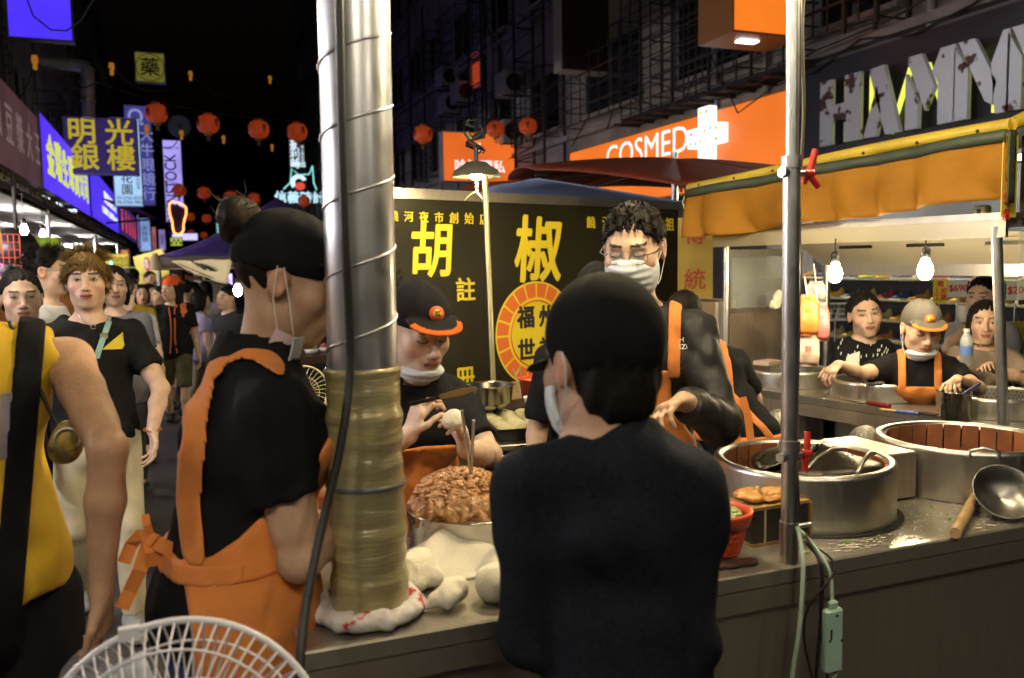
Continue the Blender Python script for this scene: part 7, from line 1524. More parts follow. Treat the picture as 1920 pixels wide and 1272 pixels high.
# ================================================================== people
from mathutils.bvhtree import BVHTree
BV = {}
def surf(obj, px, py):
    me = obj.data
    if obj.name not in BV: BV[obj.name] = BVHTree.FromPolygons([v.co for v in me.vertices], [p.vertices for p in me.polygons])
    t = BV[obj.name]; d = Vector(ray(px, py)).normalized()
    h = t.ray_cast(Vector(C_), d); return (np.array(h[0]), np.array(h[1])) if h[0] is not None else (None, None)
def decal_text(obj, tx, px, py, size, m, ang=0, bold=.01, name='print', vertical=False, **k):
    p, n = surf(obj, px, py)
    if p is None: return
    if n @ (C_-p) < 0: n = -n
    x = nrm(np.cross(V3(0, 0, 1), n)); y = np.cross(n, x); x, y = x*math.cos(ang)+y*math.sin(ang), y*math.cos(ang)-x*math.sin(ang); return text_obj(tx, p+n*.003, x, y, size, m, obj, name, bold=bold, depth=.002, vertical=vertical, **k)
def patch(obj, pts, m, name, off=.003, n=10):
    """a flat patch laid on a garment: outline given in photograph pixels"""
    P_ = []; c = np.mean(np.array(pts, float), 0)
    ring = []
    for a, b in zip(pts, pts[1:]+pts[:1]):
        for t in np.linspace(0, 1, n, False): ring.append((a[0]*(1-t)+b[0]*t, a[1]*(1-t)+b[1]*t))
    V_ = []; last = None
    for sc in (1, .75, .5, .25):
        for q in ring:
            p, nn = surf(obj, c[0]+(q[0]-c[0])*sc, c[1]+(q[1]-c[1])*sc)
            if p is None: p = last if last is not None else at(q[0], q[1], 2)
            else:
                if nn @ (C_-p) < 0: nn = -nn
                p = p+nn*off
            last = p; V_.append(p)
    p, nn = surf(obj, *c); V_.append(p+nrm(C_-p)*off if p is not None else V_[-1]); k = len(ring); Fc = []
    for L in range(3):
        for i in range(k): j = (i+1) % k; Fc.append((L*k+i, L*k+j, (L+1)*k+j, (L+1)*k+i))
    for i in range(k): Fc.append((3*k+i, 3*k+(i+1) % k, 4*k))
    return MB().add(V_, Fc, True).build(name, m, obj)
def strip(pts, wd, m, name, parent, nrml=None, thick=.0015):
    """a ribbon through world points"""
    pts = [V3(*p) for p in pts]; N = len(pts); V_ = []
    for i, p in enumerate(pts):
        t = nrm(pts[min(i+1, N-1)]-pts[max(i-1, 0)]); n = nrm(nrml if nrml is not None else C_-p); s = nrm(np.cross(t, n)); V_ += [p-s*wd/2+n*thick, p+s*wd/2+n*thick, p+s*wd/2-n*thick, p-s*wd/2-n*thick]
    Fc = []
    for i in range(N-1):
        for j in range(4): Fc.append((4*i+j, 4*i+(j+1) % 4, 4*i+4+(j+1) % 4, 4*i+4+j))
    Fc += [(3, 2, 1, 0), (4*N-4, 4*N-3, 4*N-2, 4*N-1)]; return MB().add(V_, Fc).build(name, m, parent)
BLK = (.010, .010, .012); ORG = (.72, .19, .03)
SATIN = mat('black_satin', (.012, .012, .014), .55, 0, .2, 9, .4, 22, attr=True, spec=.3)
STAFF = 'bun stall staff in black and orange'
# ---------------------------------------------------------------- woman at the left, in profile
p = Person('woman in black cap and orange apron standing in profile left of the duct', at(540, 532, 1.80), (1, .10), lean=.15, neck=.16, hpitch=.30, hyaw=-.30, female=True, hs=1.10, res=.010, hres=.0045, group=STAFF,
           arms={'R': dict(w=at(672, 955, 1.90), pole=(.15, .1, -1), hd=(.25, .3, -1), hn=(0, 0, -1)), 'L': dict(w=at(665, 930, 2.05), pole=(-.5, 0, -1), hd=(.2, .2, -1), hn=(1, 0, 0))}, look='down', skin=(.47, .30, .20), bulk=1.08)
S = p.S; print('woman', round(S, 2))
sh = p.shirt(BLK, sleeve=.60, hem=.495, e=.014, loose=.015, fo=.007, seed=4, res=.009, neckr=.050, sl=.040)
p.neck_ring('collar', (.014, .014, .016), .058, .03)
Wz = .60*S
def yz(pl, d=1.72): return np.array([p.to_local(at(a, b, d))[1:] for a, b in pl])
TOPL = yz([(330, 1022), (380, 1012), (430, 985), (480, 940), (530, 890), (580, 842), (640, 790)]); BACKY = TOPL[0][0]; STRAPL = yz([(505, 676), (470, 654), (440, 652), (408, 668), (380, 700), (360, 770), (350, 850), (347, 940), (350, 1012)])
def aregion(X, Y, Z): return np.maximum(np.maximum(Z-np.interp(Y, TOPL[:, 0], TOPL[:, 1]), (BACKY+.05*np.clip(Wz-Z, 0, .5))-Y), .30*S-Z)
def sregion(X, Y, Z):
    d = np.full(np.broadcast(Y, Z).shape, 9.)
    for a, b in zip(STRAPL[:-1], STRAPL[1:]):
        ab = b-a; t = np.clip(((Y-a[0])*ab[0]+(Z-a[1])*ab[1])/(ab @ ab), 0, 1); d = np.minimum(d, np.sqrt((Y-a[0]-t*ab[0])**2+(Z-a[1]-t*ab[1])**2))
    return np.maximum(d-.0175, .01-X)
B = Fld(); p.torso(B, .014, .015); B.ecap((0, .01, .30*S), (0, .0, .52*S), (.118*S, .085*S), (.10*S, .078*S), (1, 0, 0), .05); p.SF_ap = B
ap = p.over('apron', aregion, .010, (1, 1, 1), M['apron'], .007, B, None, .006, None)
p.over('apron_strap', sregion, .012, (1, 1, 1), M['apron'], .006)
p.over('apron_strap', lambda X, Y, Z: np.maximum(np.abs(Z-Wz)-.020, Y+.0), .012, (1, 1, 1), M['apron'], .008)
b0 = p.to_world((.03, -.155, Wz)); A2 = M['apron']
q = at(283, 1012, proj_d := float((b0-C_) @ F_)-.0)
for nm, pl, wd in (('bow_tail', [(278, 1020), (262, 1070), (243, 1110), (228, 1142)], .026), ('bow_loop', [(280, 1008), (262, 1004), (246, 1022), (232, 1056)], .024), ('bow_loop', [(282, 1012), (288, 1035), (290, 1062)], .030), ('bow_loop', [(283, 1006), (276, 985), (272, 965)], .014), ('bow_knot', [(275, 1005), (290, 1015)], .024), ('waist_tie', [(286, 1012), (300, 1022), (322, 1030), (345, 1032)], .026)):
    strip([at(a, b, proj_d-.01*(i % 2)) for i, (a, b) in enumerate(pl)], wd*1.05, A2, nm, p.root, thick=.002)
strip([surf(ap, *q)[0]+nrm(C_-surf(ap, *q)[0])*.003 if surf(ap, *q)[0] is not None else at(*q, 1.7) for q in ((440, 1092), (480, 1085), (515, 1072), (530, 1058))], .004, mat('apron_seam', (.55, .14, .02), .8), 'pocket_seam', ap)
decal_text(sh, '福', 380, 632, .038, cmat('white_thread', (.6, .62, .62), .8), -.5, .03)
p.trousers((.055, .085, .26), seed=7); p.shoes()
hr = p.hair('tied', (.016, .011, .008), 0, 2, under_cap=True)
B = Fld(); 
for o_, r0 in (((0, -.118, .085), (.040, .034, .042)), ((.012, -.135, .10), (.028, .024, .03)), ((-.01, -.112, .112), (.03, .028, .022))): B.ell(p.HT(*o_), [v*p.hs for v in r0], .02, '+', p.HR)
bun = field_mesh('hair_bun', B, M['hair'], p.root, p.M4, .006, None, (.014, .009, .006), None, lambda f, X, Y, Z: f+.004*wav(X, Y, Z, 5, 70))
mb = MB(); rr = random.Random(2)
for i in range(46):
    c = p.hw(rr.uniform(-.03, .03), -.125+rr.uniform(-.03, .03), .095+rr.uniform(-.03, .035)); d = nrm([rr.gauss(0, 1), rr.gauss(0, 1), rr.gauss(.2, 1)]); e = nrm([rr.gauss(0, 1), rr.gauss(0, 1), rr.gauss(0, 1)]); mb.tube([c, c+d*.025, c+d*.04+e*.012], [.0016, .0012, .0004], 4)
o = mb.build('loose_hair', MATS['hair'], bun)
at_ = o.data.color_attributes.new('Col', 'FLOAT_COLOR', 'POINT'); at_.data.foreach_set('color', np.tile(np.array([.06, .03, .012, 1], np.float32), len(o.data.vertices)))
p.baseball_cap(BLK, low=.020)
c = p.hw(.086, -.010, -.0)
mk = strip([p.hw(.080, .028, -.085), p.hw(.078, .020, -.115), p.hw(.070, .026, -.150)], .052, M['maskpink'], 'face_mask', p.root, nrml=nrm(p.RZ @ (p.HR @ V3(.8, .5, 0))))
strip([p.hw(.074, .050, -.088), p.hw(.070, .052, -.118), p.hw(.064, .050, -.145)], .036, M['mask'], 'mask_fold', mk, nrml=nrm(p.RZ @ (p.HR @ V3(.5, .9, 0))))
for dy in (0, .03): MB().tube([p.hw(.086, -.02+dy*.4, .030), p.hw(.088, -.012+dy, -.03), p.hw(.083, .010+dy, -.085)], .0013, 5).build('ear_loop', M['whiteplastic'], mk)
# ---------------------------------------------------------------- man in the yellow tank top
p = Person('man in a yellow sleeveless top with a black strap, seen from behind', at(-92, 450, 1.75), (-.12, 1), skin=(.44, .26, .16), res=.010, hres=.006, bulk=.86, shoulders=1.12, legs='walk', drawface=False,
           arms={'R': dict(w=at(190, 1100, 1.66), pole=(.25, -1, .0), hd=(0.02, .12, -1), hn=(-1, .2, 0), curl=.5), 'L': {}})
print('tank', round(p.S, 2)); S = p.S
YT = mat('yellow_jersey_cloth', (.62, .40, .015), .8, 0, .15, 8, .4, 14, sheen=.05)
sh = p.shirt((1, 1, 1), hem=.515, e=.012, loose=.022, fo=.010, seed=9, tank=True, neckr=.060, fr=13, res=.009, m=YT)
p.over('bag_strap', lambda X, Y, Z: np.abs(X-(.105+(Z-1.25)*.13))-.026, .010, BLK, None, .008)
patch(sh, [(0, 740), (32, 735), (34, 856), (0, 860)], mat('lilac_print', (.40, .36, .45), .7, 0, .5, 14), 'printed_panel')
p.trousers((.018, .018, .022), top=.56, seed=8, wide=1.15); p.shoes(); p.hair('short', n=100)
c = at(128, 825, 1.78); r_ = empty('small_pouch', c, 'small yellow and white patterned pouch at the hip of the tank top man', 'pouch'); B = Fld().ell(c, (.030, .022, .042), .02).ell(c+V3(-.012, 0, -.02), (.028, .02, .03), .02)
field_mesh('pouch_body', B, mat('pouch_print', (.62, .42, .05), .35, 0, 1, 26, .2, col2=(.03, .03, .04)), r_, None, .006, None, (1, 1, 1)); MB().lathe([(.022, -.004), (.026, 0), (.022, .004)], c+V3(0, -.022, .005), 20, (0, -1, 0)).build('white_ring', M['whiteplastic'], r_); MB().tube([c+V3(-.02, 0, .03), c+V3(-.06, .02, .14), c+V3(-.10, .04, .25)], .004, 5).build('cord', M['black'], r_)
h = at(192, 1150, 1.70); r_ = empty('carrier_bag', h-V3(0, 0, .25), 'thin clear carrier bag dangling from the tank top man hand', 'bag'); B = Fld().ell(h-V3(.02, 0, .17), (.075, .05, .10), .03).cap(h-V3(.0, 0, .08), h, .03, .008, k=.04)
field_mesh('film', B, mat('clear_film', (.55, .55, .58), .2, 0, .2, 20, .6, 40, alpha=.30), r_, None, .009, None, (1, 1, 1), None, lambda f, X, Y, Z: f+.006*wav(X, Y, Z, 8, 40))
# ---------------------------------------------------------------- blond young man
p = Person('young man with tousled blond hair and teal cross strap facing the camera', at(163, 529, 3.80), (.14, -1), hyaw=-.12, hs=1.06, res=.011, hres=.0042, legs='walk', skin=(.50, .33, .24),
           arms={'L': dict(w=at(286, 805, 3.72), pole=(-.8, -.8, 0), hd=(.05, -.15, -1), hn=(-.9, -.3, 0)), 'R': {}}, lips=(.40, .13, .11))
print('blond', round(p.S, 2)); S = p.S
sh = p.shirt((.012, .012, .013), sleeve=.62, hem=.50, seed=12, fo=.009, neckr=.068, neckd=.012, res=.010, sl=.040)
p.trousers((.56, .50, .36), seed=3, wide=1.1); p.shoes((.4, .4, .4)); p.hair('bangs', (.16, .098, .028), 3000, 4)
TEAL = cmat('teal_strap', (.22, .38, .36), .5); PP = [surf(sh, a, b)[0] for a, b in ((210, 584), (207, 594), (204, 604), (200, 616), (195, 630), (190, 644), (185, 658), (181, 672))]; PP = [q+nrm(C_-q)*.006 for q in PP if q is not None]
if len(PP) > 2:
    o = strip(PP, .024, TEAL, 'bag_strap', p.root); q = PP[len(PP)//2]+nrm(C_-PP[len(PP)//2])*.004; MB().box(q, (.032, .006, .024), .1, .002).build('buckle', M['steel'], o)
patch(sh, [(190, 656), (231, 622), (233, 648), (228, 655)], cmat('yellow_patch', (.62, .50, .02), .6), 'chest_patch', .004)
PP = [surf(p.body, a, b)[0] for a, b in ((143, 582), (150, 595), (160, 605), (172, 611))]; PP = [q+nrm(C_-q)*.003 for q in PP if q is not None]
if len(PP) > 2: MB().tube(PP, .0015, 5).build('necklace', M['steel'], p.root)
q, n = surf(sh, 175, 613)
if q is not None: MB().tube([q+nrm(C_-q)*.006+V3(.010*math.cos(t), 0, .010*math.sin(t)) for t in np.linspace(.3, 5.6, 12)], .002, 5).build('pendant', M['steel'], p.root)
w_ = p.to_world(p.wr[-1]); mb = MB()
for i in range(14): a = i*2*math.pi/14; mb.ball(w_+V3(.032*math.cos(a), .026*math.sin(a), .006*math.sin(a)), .006, 8, 6)
mb.build('bead_bracelet', cmat('amber_beads', (.30, .10, .02), .3), p.root)
# ---------------------------------------------------------------- front customer / worker with back turned
p = Person('person in dark navy top and black cap, back to the camera, in the centre foreground', at(1128, 686, 1.40), (.22, 1), hyaw=.32, hpitch=.12, neck=.05, hs=1.08, res=.010, hres=.005, bulk=.82, shoulders=.82, neckl=.062, side=-.06,
           arms={'L': dict(w=at(1040, 1130, 1.66), pole=(-.25, -.6, -1), hn=(0, 0, -1)), 'R': dict(w=at(1255, 1110, 1.66), pole=(-.1, -.6, -1), hn=(0, 0, -1))}, skin=(.45, .28, .19))
print('front', round(p.S, 2)); S = p.S
p.shirt((.012, .015, .023), m=mat('heather_jersey', (.02, .02, .03), .9, 0, .55, 150, .5, 14, attr=True, spec=.15), hem=.46, seed=24, fo=.016, long=True, neckr=.055, res=.009, fr=9, sl=.034, loose=.008)
p.trousers((.02, .02, .03)); p.shoes(); p.hair('crop', n=0, under_cap=True); p.baseball_cap((.008, .008, .009), low=-.022, tilt=.0); p.face_mask(grow=.004)
# ---------------------------------------------------------------- young woman filling a bun
p = Person('young woman in black and orange cap filling a bun behind the pork pot', at(784, 622, 2.52), (.12, -1), lean=.16, neck=.12, hpitch=.34, hyaw=.12, female=True, hs=1.07, res=.009, hres=.0042, group=STAFF, look='down', skin=(.56, .40, .30),
           arms={'L': dict(w=at(874, 846, 2.26), pole=(-1, -.2, -.9), hd=(-.25, -.25, 1), hn=(-.9, -.1, .1), curl=.7, thumb=.8), 'R': dict(w=at(766, 818, 2.22), pole=(.9, .1, -1), hd=(.35, -.1, .95), hn=(.9, .2, 0), curl=.85, thumb=.8)})
print('girl', round(p.S, 2)); S = p.S
sh = p.shirt(BLK, sleeve=.78, hem=.47, seed=31, fo=.007, neckr=.056, res=.009, vneck=.03); p.neck_ring('collar', (.014, .014, .016), .056)
p.over('apron', lambda X, Y, Z: np.maximum(np.maximum(np.abs(X)-(.11+.10*np.clip((.72*S-Z)/.2, 0, 1)), Z-.70*S), -Y), .010, (1, 1, 1), M['apron'], .009, p.TF)
p.trousers((.02, .02, .03)); p.shoes(); p.hair('tied', n=0, under_cap=True); p.baseball_cap(BLK, trim=(.62, .13, .02), badge=True, low=.030); p.face_mask(z0=-.135, z1=-.074, grow=.010)
h = p.to_world(p.wr[1]+p.hd[1]*.095); 
r_ = empty('spreading_paddle', h, 'dark metal filling paddle held up by the young woman', 'spatula'); a, b = h+nrm(at(760, 760, 2.22)-h)*.03, at(880, 732, 2.20); MB().tube([a, a*.5+b*.5], .0055, 8).build('handle', M['blackmetal'], r_)
d_ = nrm(b-a); MB().prism([(0, -.006), (.06, -.009), (.10, -.004), (.10, .004), (.06, .009), (0, .006)], a*.5+b*.5, d_, nrm(np.cross(d_, V3(.3, 1, 0))), .003).build('blade', mat('saucy_blade', (.35, .24, .10), .3, .5), r_)
h = p.to_world(p.wr[-1]+p.hd[-1]*.085)+V3(-.028, -.02, .01); r_ = empty('bun_in_hand', h, 'half filled bun wrapper held in the young woman hand', 'bun'); B = Fld().ell(h, (.030, .024, .024), .02).ell(h+V3(0.004, 0, .018), (.02, .016, .014), .012); field_mesh('wrapper', B, M['dough'], r_, None, .005, None, (1, 1, 1))
# ---------------------------------------------------------------- tall man with spectacles and mask
p = Person('tall man in spectacles, pale face mask and orange apron', at(1188, 470, 2.62), (-.60, -.85), lean=.10, neck=.14, hpitch=.26, hyaw=-.10, hs=1.13, res=.010, hres=.0040, group=STAFF, look='down', skin=(.50, .33, .225),
           arms={'L': dict(w=at(1283, 752, 2.34), pole=(-.5, -.2, -1), hd=(-.9, -.3, -.1), hn=(.1, -.4, -1), curl=.6), 'R': dict(w=at(1172, 770, 2.24), pole=(1, .2, -.7), hn=(0, 0, -1), curl=.5)})
print('man', round(p.S, 2)); S = p.S
sh = p.shirt((.013, .013, .014), long=True, hem=.46, seed=41, fo=.010, neckr=.060, m=SATIN, fr=17, res=.009, sl=.040)
p.over('apron', lambda X, Y, Z: np.maximum(np.maximum(np.abs(X)-(.115+.10*np.clip((.66*S-Z)/.2, 0, 1)), Z-.715*S), -Y), .010, (1, 1, 1), M['apron'], .009, p.TF)
for g in (-1, 1): p.over('apron_strap', lambda X, Y, Z: np.maximum(np.abs(X-g*.124)-.019, np.maximum(.70*S-Z, -.07-Y)), .011, (1, 1, 1), M['apron'], .008, p.TF)
p.trousers((.02, .02, .03)); p.shoes(); p.hair('short', (.013, .011, .010), 1500, 6, length=.034); p.face_mask(z1=.002, grow=.003); p.spectacles()
decal_text(sh, 'FUZHOU\nSHIZU', 1276, 645, .022, cmat('white_thread', (.6, .62, .62), .8), 0, .01)
# ---------------------------------------------------------------- crouching staff member seen from behind
p = Person('worker bending forward, orange straps crossing the back of a black shirt', at(1282, 596, 3.9), (.30, 1), lean=.45, side=-.36, hpitch=.4, res=.011, hres=.007, group=STAFF, arms={'R': dict(lw=(.16, .30, .50), pole=(1, -.6, -.3)), 'L': dict(lw=(-.30, .30, .55), pole=(-1, -.4, -.3))})
print('bend', round(p.S, 2)); S = p.S
p.shirt(BLK, hem=.46, seed=51, fo=.009, res=.010, sleeve=.75, sl=.041)
for g in (-1, 1): p.over('apron_strap', lambda X, Y, Z: np.maximum(np.abs(X-(-.36*(Z-.54*S)*1.06)-g*(.085-.13*(Z-.54*S)/.3))-.02, np.maximum(Y-.5, .54*S-Z)), .012, (1, 1, 1), M['apron'], .009)
p.over('apron_tie', lambda X, Y, Z: np.abs(Z-.545*S)-.018, .012, (1, 1, 1), M['apron'], .009)
p.trousers((.014, .016, .028), seed=4, top=.525); p.shoes(); p.hair('short', n=60)
for k, pl in enumerate(([(1392, 745), (1402, 780), (1408, 828)], [(1352, 750), (1344, 790), (1342, 828)], [(1360, 745), (1358, 775)])): strip([at(a, b, 3.42) for a, b in pl], .03, M['apron'], 'apron_tie_end', p.root)
# ---------------------------------------------------------------- staff half hidden behind the front person
p = Person('worker in a black cap half hidden behind the front person head', at(1122, 562, 3.05), (-.3, -1), lean=.35, hpitch=.5, res=.013, hres=.006, group=STAFF, look='down')
p.shirt(BLK, hem=.46, seed=55, sleeve=.8, res=.012); S = p.S; p.over('apron', lambda X, Y, Z: np.maximum(np.maximum(np.abs(X)-.12, Z-.66*S), -Y), .010, (1, 1, 1), M['apron'], .011, p.TF); p.trousers((.02, .02, .03)); p.shoes(); p.hair('short', n=0, under_cap=True); p.baseball_cap(BLK, trim=(.62, .13, .02), low=.03)
c = onz(1003, 757, 1.003); r_ = empty('white_bowl', c, 'small white bowl standing beside the red basin', 'bowl'); MB().lathe([(.0001, -.03), (.03, -.03), (.05, .025), (.052, .03), (.047, .028), (.028, -.022), (.0001, -.022)], c, 28).build('bowl', M['whiteplastic'], r_)
# ---------------------------------------------------------------- oven stall: cap worker and customers
p = Person('worker in a grey cap and orange apron reaching over the small ovens', at(1727, 618, 4.05), (-.62, -.72), lean=.42, neck=.05, hpitch=.32, hyaw=.25, female=True, hs=1.02, res=.011, hres=.005, group=STAFF, look='down',
           arms={'R': dict(w=at(1572, 684, 3.92), pole=(.2, .2, -1), hd=(-.85, -.2, -.4), hn=(.1, 0, -1), curl=.7), 'L': dict(w=at(1795, 712, 3.75), pole=(-1, .3, -.6), hd=(-.8, -.4, -.1), hn=(0, -.3, -1), curl=.7)})
print('capgirl', round(p.S, 2)); S = p.S
sh = p.shirt(BLK, sleeve=.72, hem=.46, seed=61, fo=.007, res=.010, neckr=.058); up = p.J['chest'] @ p.sd
p.over('apron', lambda X, Y, Z: np.maximum(np.maximum(np.abs(X)-(.10+.1*np.clip((.62*S-Z)/.2, 0, 1)), Z-.70*S), .02-Y+.4*(Z-.6*S)), .011, (1, 1, 1), M['apron'], .010, p.TF)
for g in (-1, 1): p.over('apron_strap', lambda X, Y, Z: np.maximum(np.abs(X-g*.078)-.017, .69*S-Z), .012, (1, 1, 1), M['apron'], .009)
p.trousers((.02, .02, .03)); p.shoes(); p.hair('tied', n=0, under_cap=True); p.baseball_cap((.075, .07, .065), trim=(.62, .16, .02), badge=True, low=.030); p.face_mask(z0=-.135, z1=-.075, grow=.010)
decal_text(sh, '福州', 1672, 658, .045, cmat('white_thread', (.6, .62, .62), .8), 0); decal_text(sh, '世祖', 1812, 655, .045, cmat('white_thread', (.6, .62, .62), .8), -1.0)
cg = 'customers beyond the oven stall'
p = Person('woman in a black dashed blouse waiting beyond the small ovens', at(1622, 592, 4.85), (-.2, -1), hyaw=-.35, hroll=.12, female=True, hs=1.08, res=.013, hres=.0055, group=cg, arms={'R': dict(lw=(.17, .20, .50)), 'L': dict(lw=(-.17, .20, .50))}, look='open', skin=(.50, .34, .26))
sh = p.shirt(BLK, sleeve=.85, hem=.46, seed=71, res=.012, neckr=.072, vneck=.05, sl=.042); p.trousers((.02, .02, .03)); p.shoes(); p.hair('tied', n=60)
WT = cmat('white_print', (.6, .6, .58), .8); rr = random.Random(3)
for i in range(60):
    px, py = rr.uniform(1550, 1665), rr.uniform(620, 700); q, n = surf(sh, px, py)
    if q is not None: n = n if n @ (C_-q) > 0 else -n; strip([q+n*.004+V3(0, 0, .008), q+n*.004-V3(.003, 0, .008)], .005, WT, 'dash_print', sh, nrml=n, thick=.0008)
patch(sh, [(1588, 668), (1612, 660), (1610, 690), (1598, 704), (1580, 700)], WT, 'feather_print', .005)
p = Person('dark haired man in a pale shirt drinking beyond the oven stall', at(1842, 560, 5.3), (-.9, -.35), hs=1.08, res=.015, hres=.0065, group=cg, arms={'R': dict(w=at(1812, 612, 5.1), pole=(.6, .2, -1), hd=(-.2, -.2, 1), hn=(0, -1, 0), curl=.8), 'L': {}})
p.shirt((.42, .42, .46), seed=72, res=.014); p.trousers((.03, .03, .04)); p.shoes(); p.hair('short', n=200, seed=5)
c = at(1806, 588, 5.05); r_ = empty('paper_cup', c-V3(0, 0, .05), 'white paper cup lifted by the dark haired man', 'cup'); MB().lathe([(.0001, -.05), (.03, -.05), (.04, .045), (.042, .048), (.037, .045), (.0001, .03)], c, 20).build('cup', M['whiteplastic'], r_)
p = Person('woman in a loose taupe top holding up a water bottle', at(1848, 607, 4.55), (-.75, -.65), female=True, hs=1.0, res=.013, hres=.0055, group=cg, arms={'R': dict(w=at(1808, 668, 4.4), pole=(.7, .2, -1), hd=(.1, -.3, 1), hn=(.3, -1, 0), curl=.8), 'L': dict(w=at(1858, 690, 4.3), pole=(-1, .2, -.6), hd=(-.7, -.3, .3), hn=(0, -.5, -1), curl=.6)}, skin=(.5, .33, .23))
p.shirt((.26, .21, .17), seed=73, res=.012, sleeve=1.0, sl=.050, loose=.035, neckr=.07, fo=.012, hem=.44); p.trousers((.03, .03, .04)); p.shoes(); p.hair('bob', n=80)
c = at(1812, 652, 4.32); r_ = empty('water_bottle', c-V3(0, 0, .09), 'clear water bottle with a blue label raised by the woman in taupe', 'bottle'); MB().lathe([(.0001, -.09), (.03, -.09), (.031, .03), (.026, .05), (.013, .075), (.013, .09), (.0001, .09)], c, 20).build('bottle', mat('pet_plastic', (.6, .68, .75), .1, 0, alpha=.45), r_); MB().lathe([(.0315, -.04), (.0318, .01)], c, 20).build('label', cmat('blue_label', (.12, .22, .55), .4), r_); MB().lathe([(.014, .078), (.0145, .095), (.0001, .096)], c, 14).build('cap', M['whiteplastic'], r_)
p = simple_person('man with spiky hair standing behind the duct', 716, 548, 3.5, (.1, 1), 'spiky', (.03, .03, .035), n=200, seed=3, legs='stand', group='onlookers behind the stall', res=.015, hres=.007)
# ---------------------------------------------------------------- the crowd in the lane
G = 'passers-by in the market lane'
p = Person('man with spiky black hair and glasses in profile, white shirt', at(92, 512, 4.6), (1, -.15), hs=1.06, res=.014, hres=.0055, group=G, legs='walk'); p.shirt((.60, .60, .62), seed=81, neckr=.07); p.trousers((.03, .03, .04)); p.shoes(); p.hair('spiky', n=1600, seed=9, length=.05); p.spectacles(lens=False)
p = Person('woman with tied back hair looking over the yellow shoulder', at(40, 562, 4.1), (.22, -1), hs=1.12, female=True, res=.015, hres=.0055, group=G, legs='walk2', skin=(.5, .34, .24)); p.shirt((.05, .05, .06), seed=82); p.trousers((.03, .03, .04)); p.shoes(); p.hair('tied', n=80)
simple_person('dark haired person glimpsed behind the man with glasses', 66, 500, 6.3, (.3, -1), 'short', (.25, .10, .03), seed=2, n=120, hs=1.05)
p = Person('woman with a black bob in a grey top beside the blond man', at(213, 538, 5.3), (-.1, -1), hyaw=.25, female=True, hs=1.04, res=.014, hres=.006, group=G, legs='walk'); p.shirt((.17, .165, .19), seed=83, neckr=.072); p.trousers((.05, .05, .06)); p.shoes(); p.hair('bob', n=120)
simple_person('man in a checked shirt behind the grey top', 232, 548, 6.2, (.2, 1), 'short', (.30, .29, .34), seed=6, n=80)
p = simple_person('young man in an olive yellow t-shirt facing the camera', 238, 540, 7.2, (.05, -1), 'short', (.32, .22, .02), seed=4, n=160, hres=.0065, res=.016)
p = Person('person in an orange backwards cap and black jersey with orange piping', at(322, 543, 8.7), (-.06, -1), hyaw=-.75, hs=1.02, res=.014, hres=.0055, group=G, legs='walk', skin=(.52, .34, .22), arms={'R': dict(lw=(.155, .04, .44)), 'L': dict(lw=(-.155, -.03, .44))})
print('jersey', round(p.S, 2)); S = p.S
OP = (.72, .17, .04)
def jc(P, C):
    q = (P-p.loc) @ p.RZ; x, y, z = q[:, 0], q[:, 1], q[:, 2]; return C
sh = p.shirt((.012, .012, .013), sleeve=.70, hem=.455, seed=84, res=.013, sl=.041, loose=.02, neckr=.064, vneck=.03)
OPM = cmat('orange_piping', OP, .7)
for pl in ([(304, 566), (316, 576), (320, 600), (321, 630), (319, 664)], [(334, 570), (327, 580), (328, 605), (328, 635), (332, 662)]):
    PP = [surf(sh, a, b) for a, b in pl]; PP = [q+nrm(C_-q)*.014 for q, n in PP if q is not None]
    if len(PP) > 2: strip(PP, .012, OPM, 'piping', sh)
decal_text(sh, 'S', 344, 580, .15, OPM, 0, .03, 'chest_emblem'); decal_text(sh, 'F', 345, 586, .15, OPM, 0, .03, 'chest_emblem')
for g in (-1, 1):
    a = p.shj[g]+(p.el[g]-p.shj[g])*.70; d_ = p.RZ @ nrm(p.el[g]-p.shj[g]); MB().tube([p.to_world(a)-d_*.012, p.to_world(a)+d_*.004], .0425*S, 20).build('cuff_piping', OPM, sh)
p.trousers((.10, .09, .045), seed=5, bottom=.27, wide=1.25); p.shoes((.03, .03, .03)); p.hair('long', n=60); p.baseball_cap((.80, .12, .03), back=True, low=.040, brim=True)
w_ = p.to_world(p.wr[1])-V3(0, 0, .1); r_ = empty('dark_carry_bag', w_-V3(0, 0, .3), 'dark carry bag hanging from the jersey wearer hand', 'bag'); B = Fld().ell(w_-V3(0, 0, .20), (.06, .09, .13), .03).cap(w_-V3(0, 0, .08), w_, .02, .008, k=.03); field_mesh('bag_body', B, mat('dark_bag', (.04, .04, .05), .5), r_, None, .014, None, (1, 1, 1))
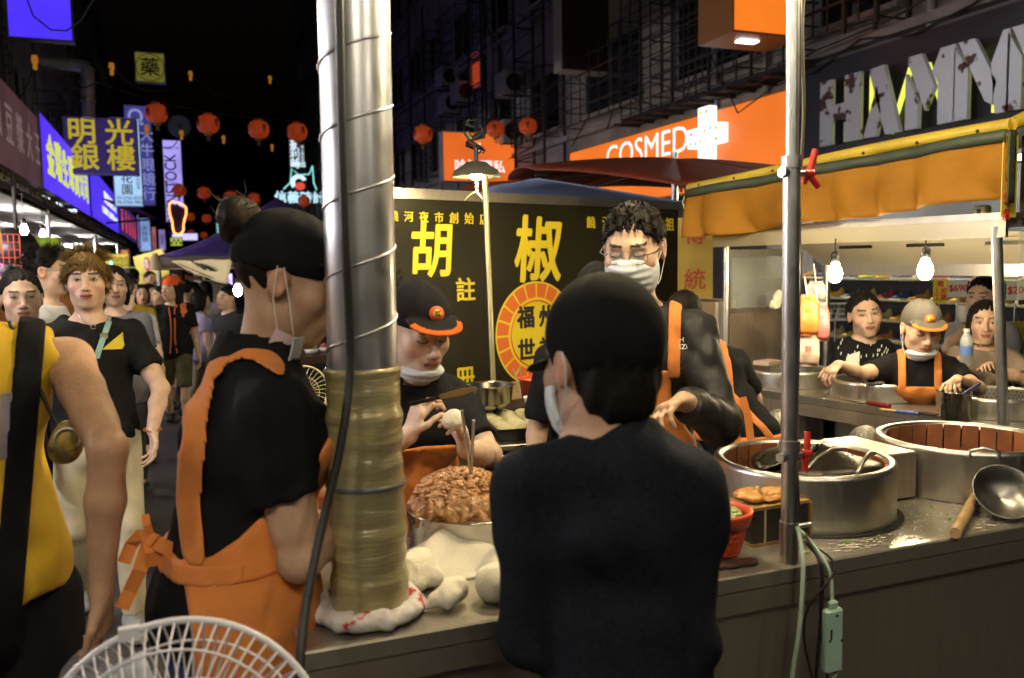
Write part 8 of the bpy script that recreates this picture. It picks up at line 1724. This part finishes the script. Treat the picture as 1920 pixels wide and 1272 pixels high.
CR = [('short woman in purple beside the olive shirt', 266, 553, 9.6, (.15, -1), 'bob', (.06, .02, .08), True), ('person with a brightly lit face turned right', 281, 550, 10.4, (.8, -.7), 'short', (.05, .05, .07), True), ('dark haired person in profile just left of the orange cap', 301, 556, 9.4, (-.9, -.4), 'short', (.03, .02, .05), False),
      ('tall man whose head rises above the lit face', 282, 524, 12.4, (.5, -.8), 'short', (.05, .05, .05), False), ('tall man with a pale face above the orange cap, left', 308, 520, 12.8, (.1, -1), 'short', (.25, .25, .28), False), ('man behind with only dark hair showing', 273, 534, 13.6, (.1, 1), 'short', (.08, .04, .04), False),
      ('dark haired man behind the orange cap, right', 344, 522, 13.0, (-.2, -1), 'short', (.10, .10, .12), False), ('person in glasses far behind, right of the orange cap', 355, 526, 14.0, (0, -1), 'short', (.05, .08, .12), False), ('person in black with back turned right of the jersey', 349, 545, 9.4, (.4, 1), 'short', (.015, .015, .018), False),
      ('person in black profile with short hair by the jersey sleeve', 361, 552, 9.9, (-.9, -.2), 'short', (.02, .02, .02), False), ('woman with long black hair seen from behind', 386, 545, 10.6, (.2, 1), 'long', (.35, .30, .32), True), ('child in a lilac lit shirt at the next stall', 377, 566, 9.2, (.9, .3), 'bob', (.38, .34, .55), True),
      ('person in a pale violet shirt beside the child', 366, 545, 11.5, (.9, .2), 'short', (.45, .42, .60), False), ('far walker between heads in a teal top', 292, 540, 15.5, (.1, -1), 'short', (.05, .15, .18), False), ('far walker in maroon at the lane end', 330, 528, 17, (0, 1), 'short', (.2, .05, .06), False), ('far walker in white at the lane end', 318, 527, 19, (.1, -1), 'short', (.5, .5, .5), True),
      ('far walker in grey left of the yellow banner', 256, 530, 16.5, (.1, 1), 'short', (.2, .2, .2), False), ('vendor in dark clothes under the violet canopy', 425, 560, 8.2, (-.8, -.6), 'short', (.04, .04, .05), False), ('shopper in black near the left shop front', 20, 520, 8.0, (-.6, .8), 'long', (.03, .03, .03), True)]
for i, (lab, px, py, d, fc_, hs_, sc_, fm) in enumerate(CR):
    simple_person(lab, px, py, d, fc_, hs_, sc_, [(.03, .03, .04), (.05, .07, .15), (.2, .18, .14)][i % 3], fm, legs=['walk', 'walk2'][i % 2], seed=90+i, n=40, res=.022, hres=.009, skin=(.50, .32, .21), short=i % 3 == 1)

for i, (cn, c_) in enumerate([('red', (.45, .04, .03)), ('pink', (.6, .25, .3)), ('sky blue', (.2, .35, .6)), ('cream', (.6, .55, .42)), ('mustard', (.5, .32, .03)), ('green', (.06, .22, .08)), ('brown', (.16, .08, .04)), ('charcoal', (.06, .06, .065)), ('navy', (.02, .03, .12)), ('orange', (.6, .2, .03)), ('lavender', (.4, .34, .6)), ('turquoise', (.05, .35, .36))]):
    px, d = [250, 332, 372, 396, 244, 313, 262, 352, 410, 288, 338, 276][i], [11, 10.8, 12.6, 12.2, 13.0, 14.8, 18.5, 16, 14.5, 17.2, 20, 21.5][i]
    simple_person('walker in a %s top among the lane crowd' % cn, px, 505-(px-333)*.0157+(1.6-(1.50+.13*((i*5) % 4)/3))*1600/d, d, (.1, -1) if i % 3 else (.2, 1), ['short', 'bob', 'short', 'long'][i % 4], c_, [(.03, .03, .04), (.05, .07, .15), (.2, .18, .14)][i % 3], i % 2 == 1, legs=['walk', 'walk2'][i % 2], seed=120+i, n=40, res=.024, hres=.010, short=i % 3 == 1)
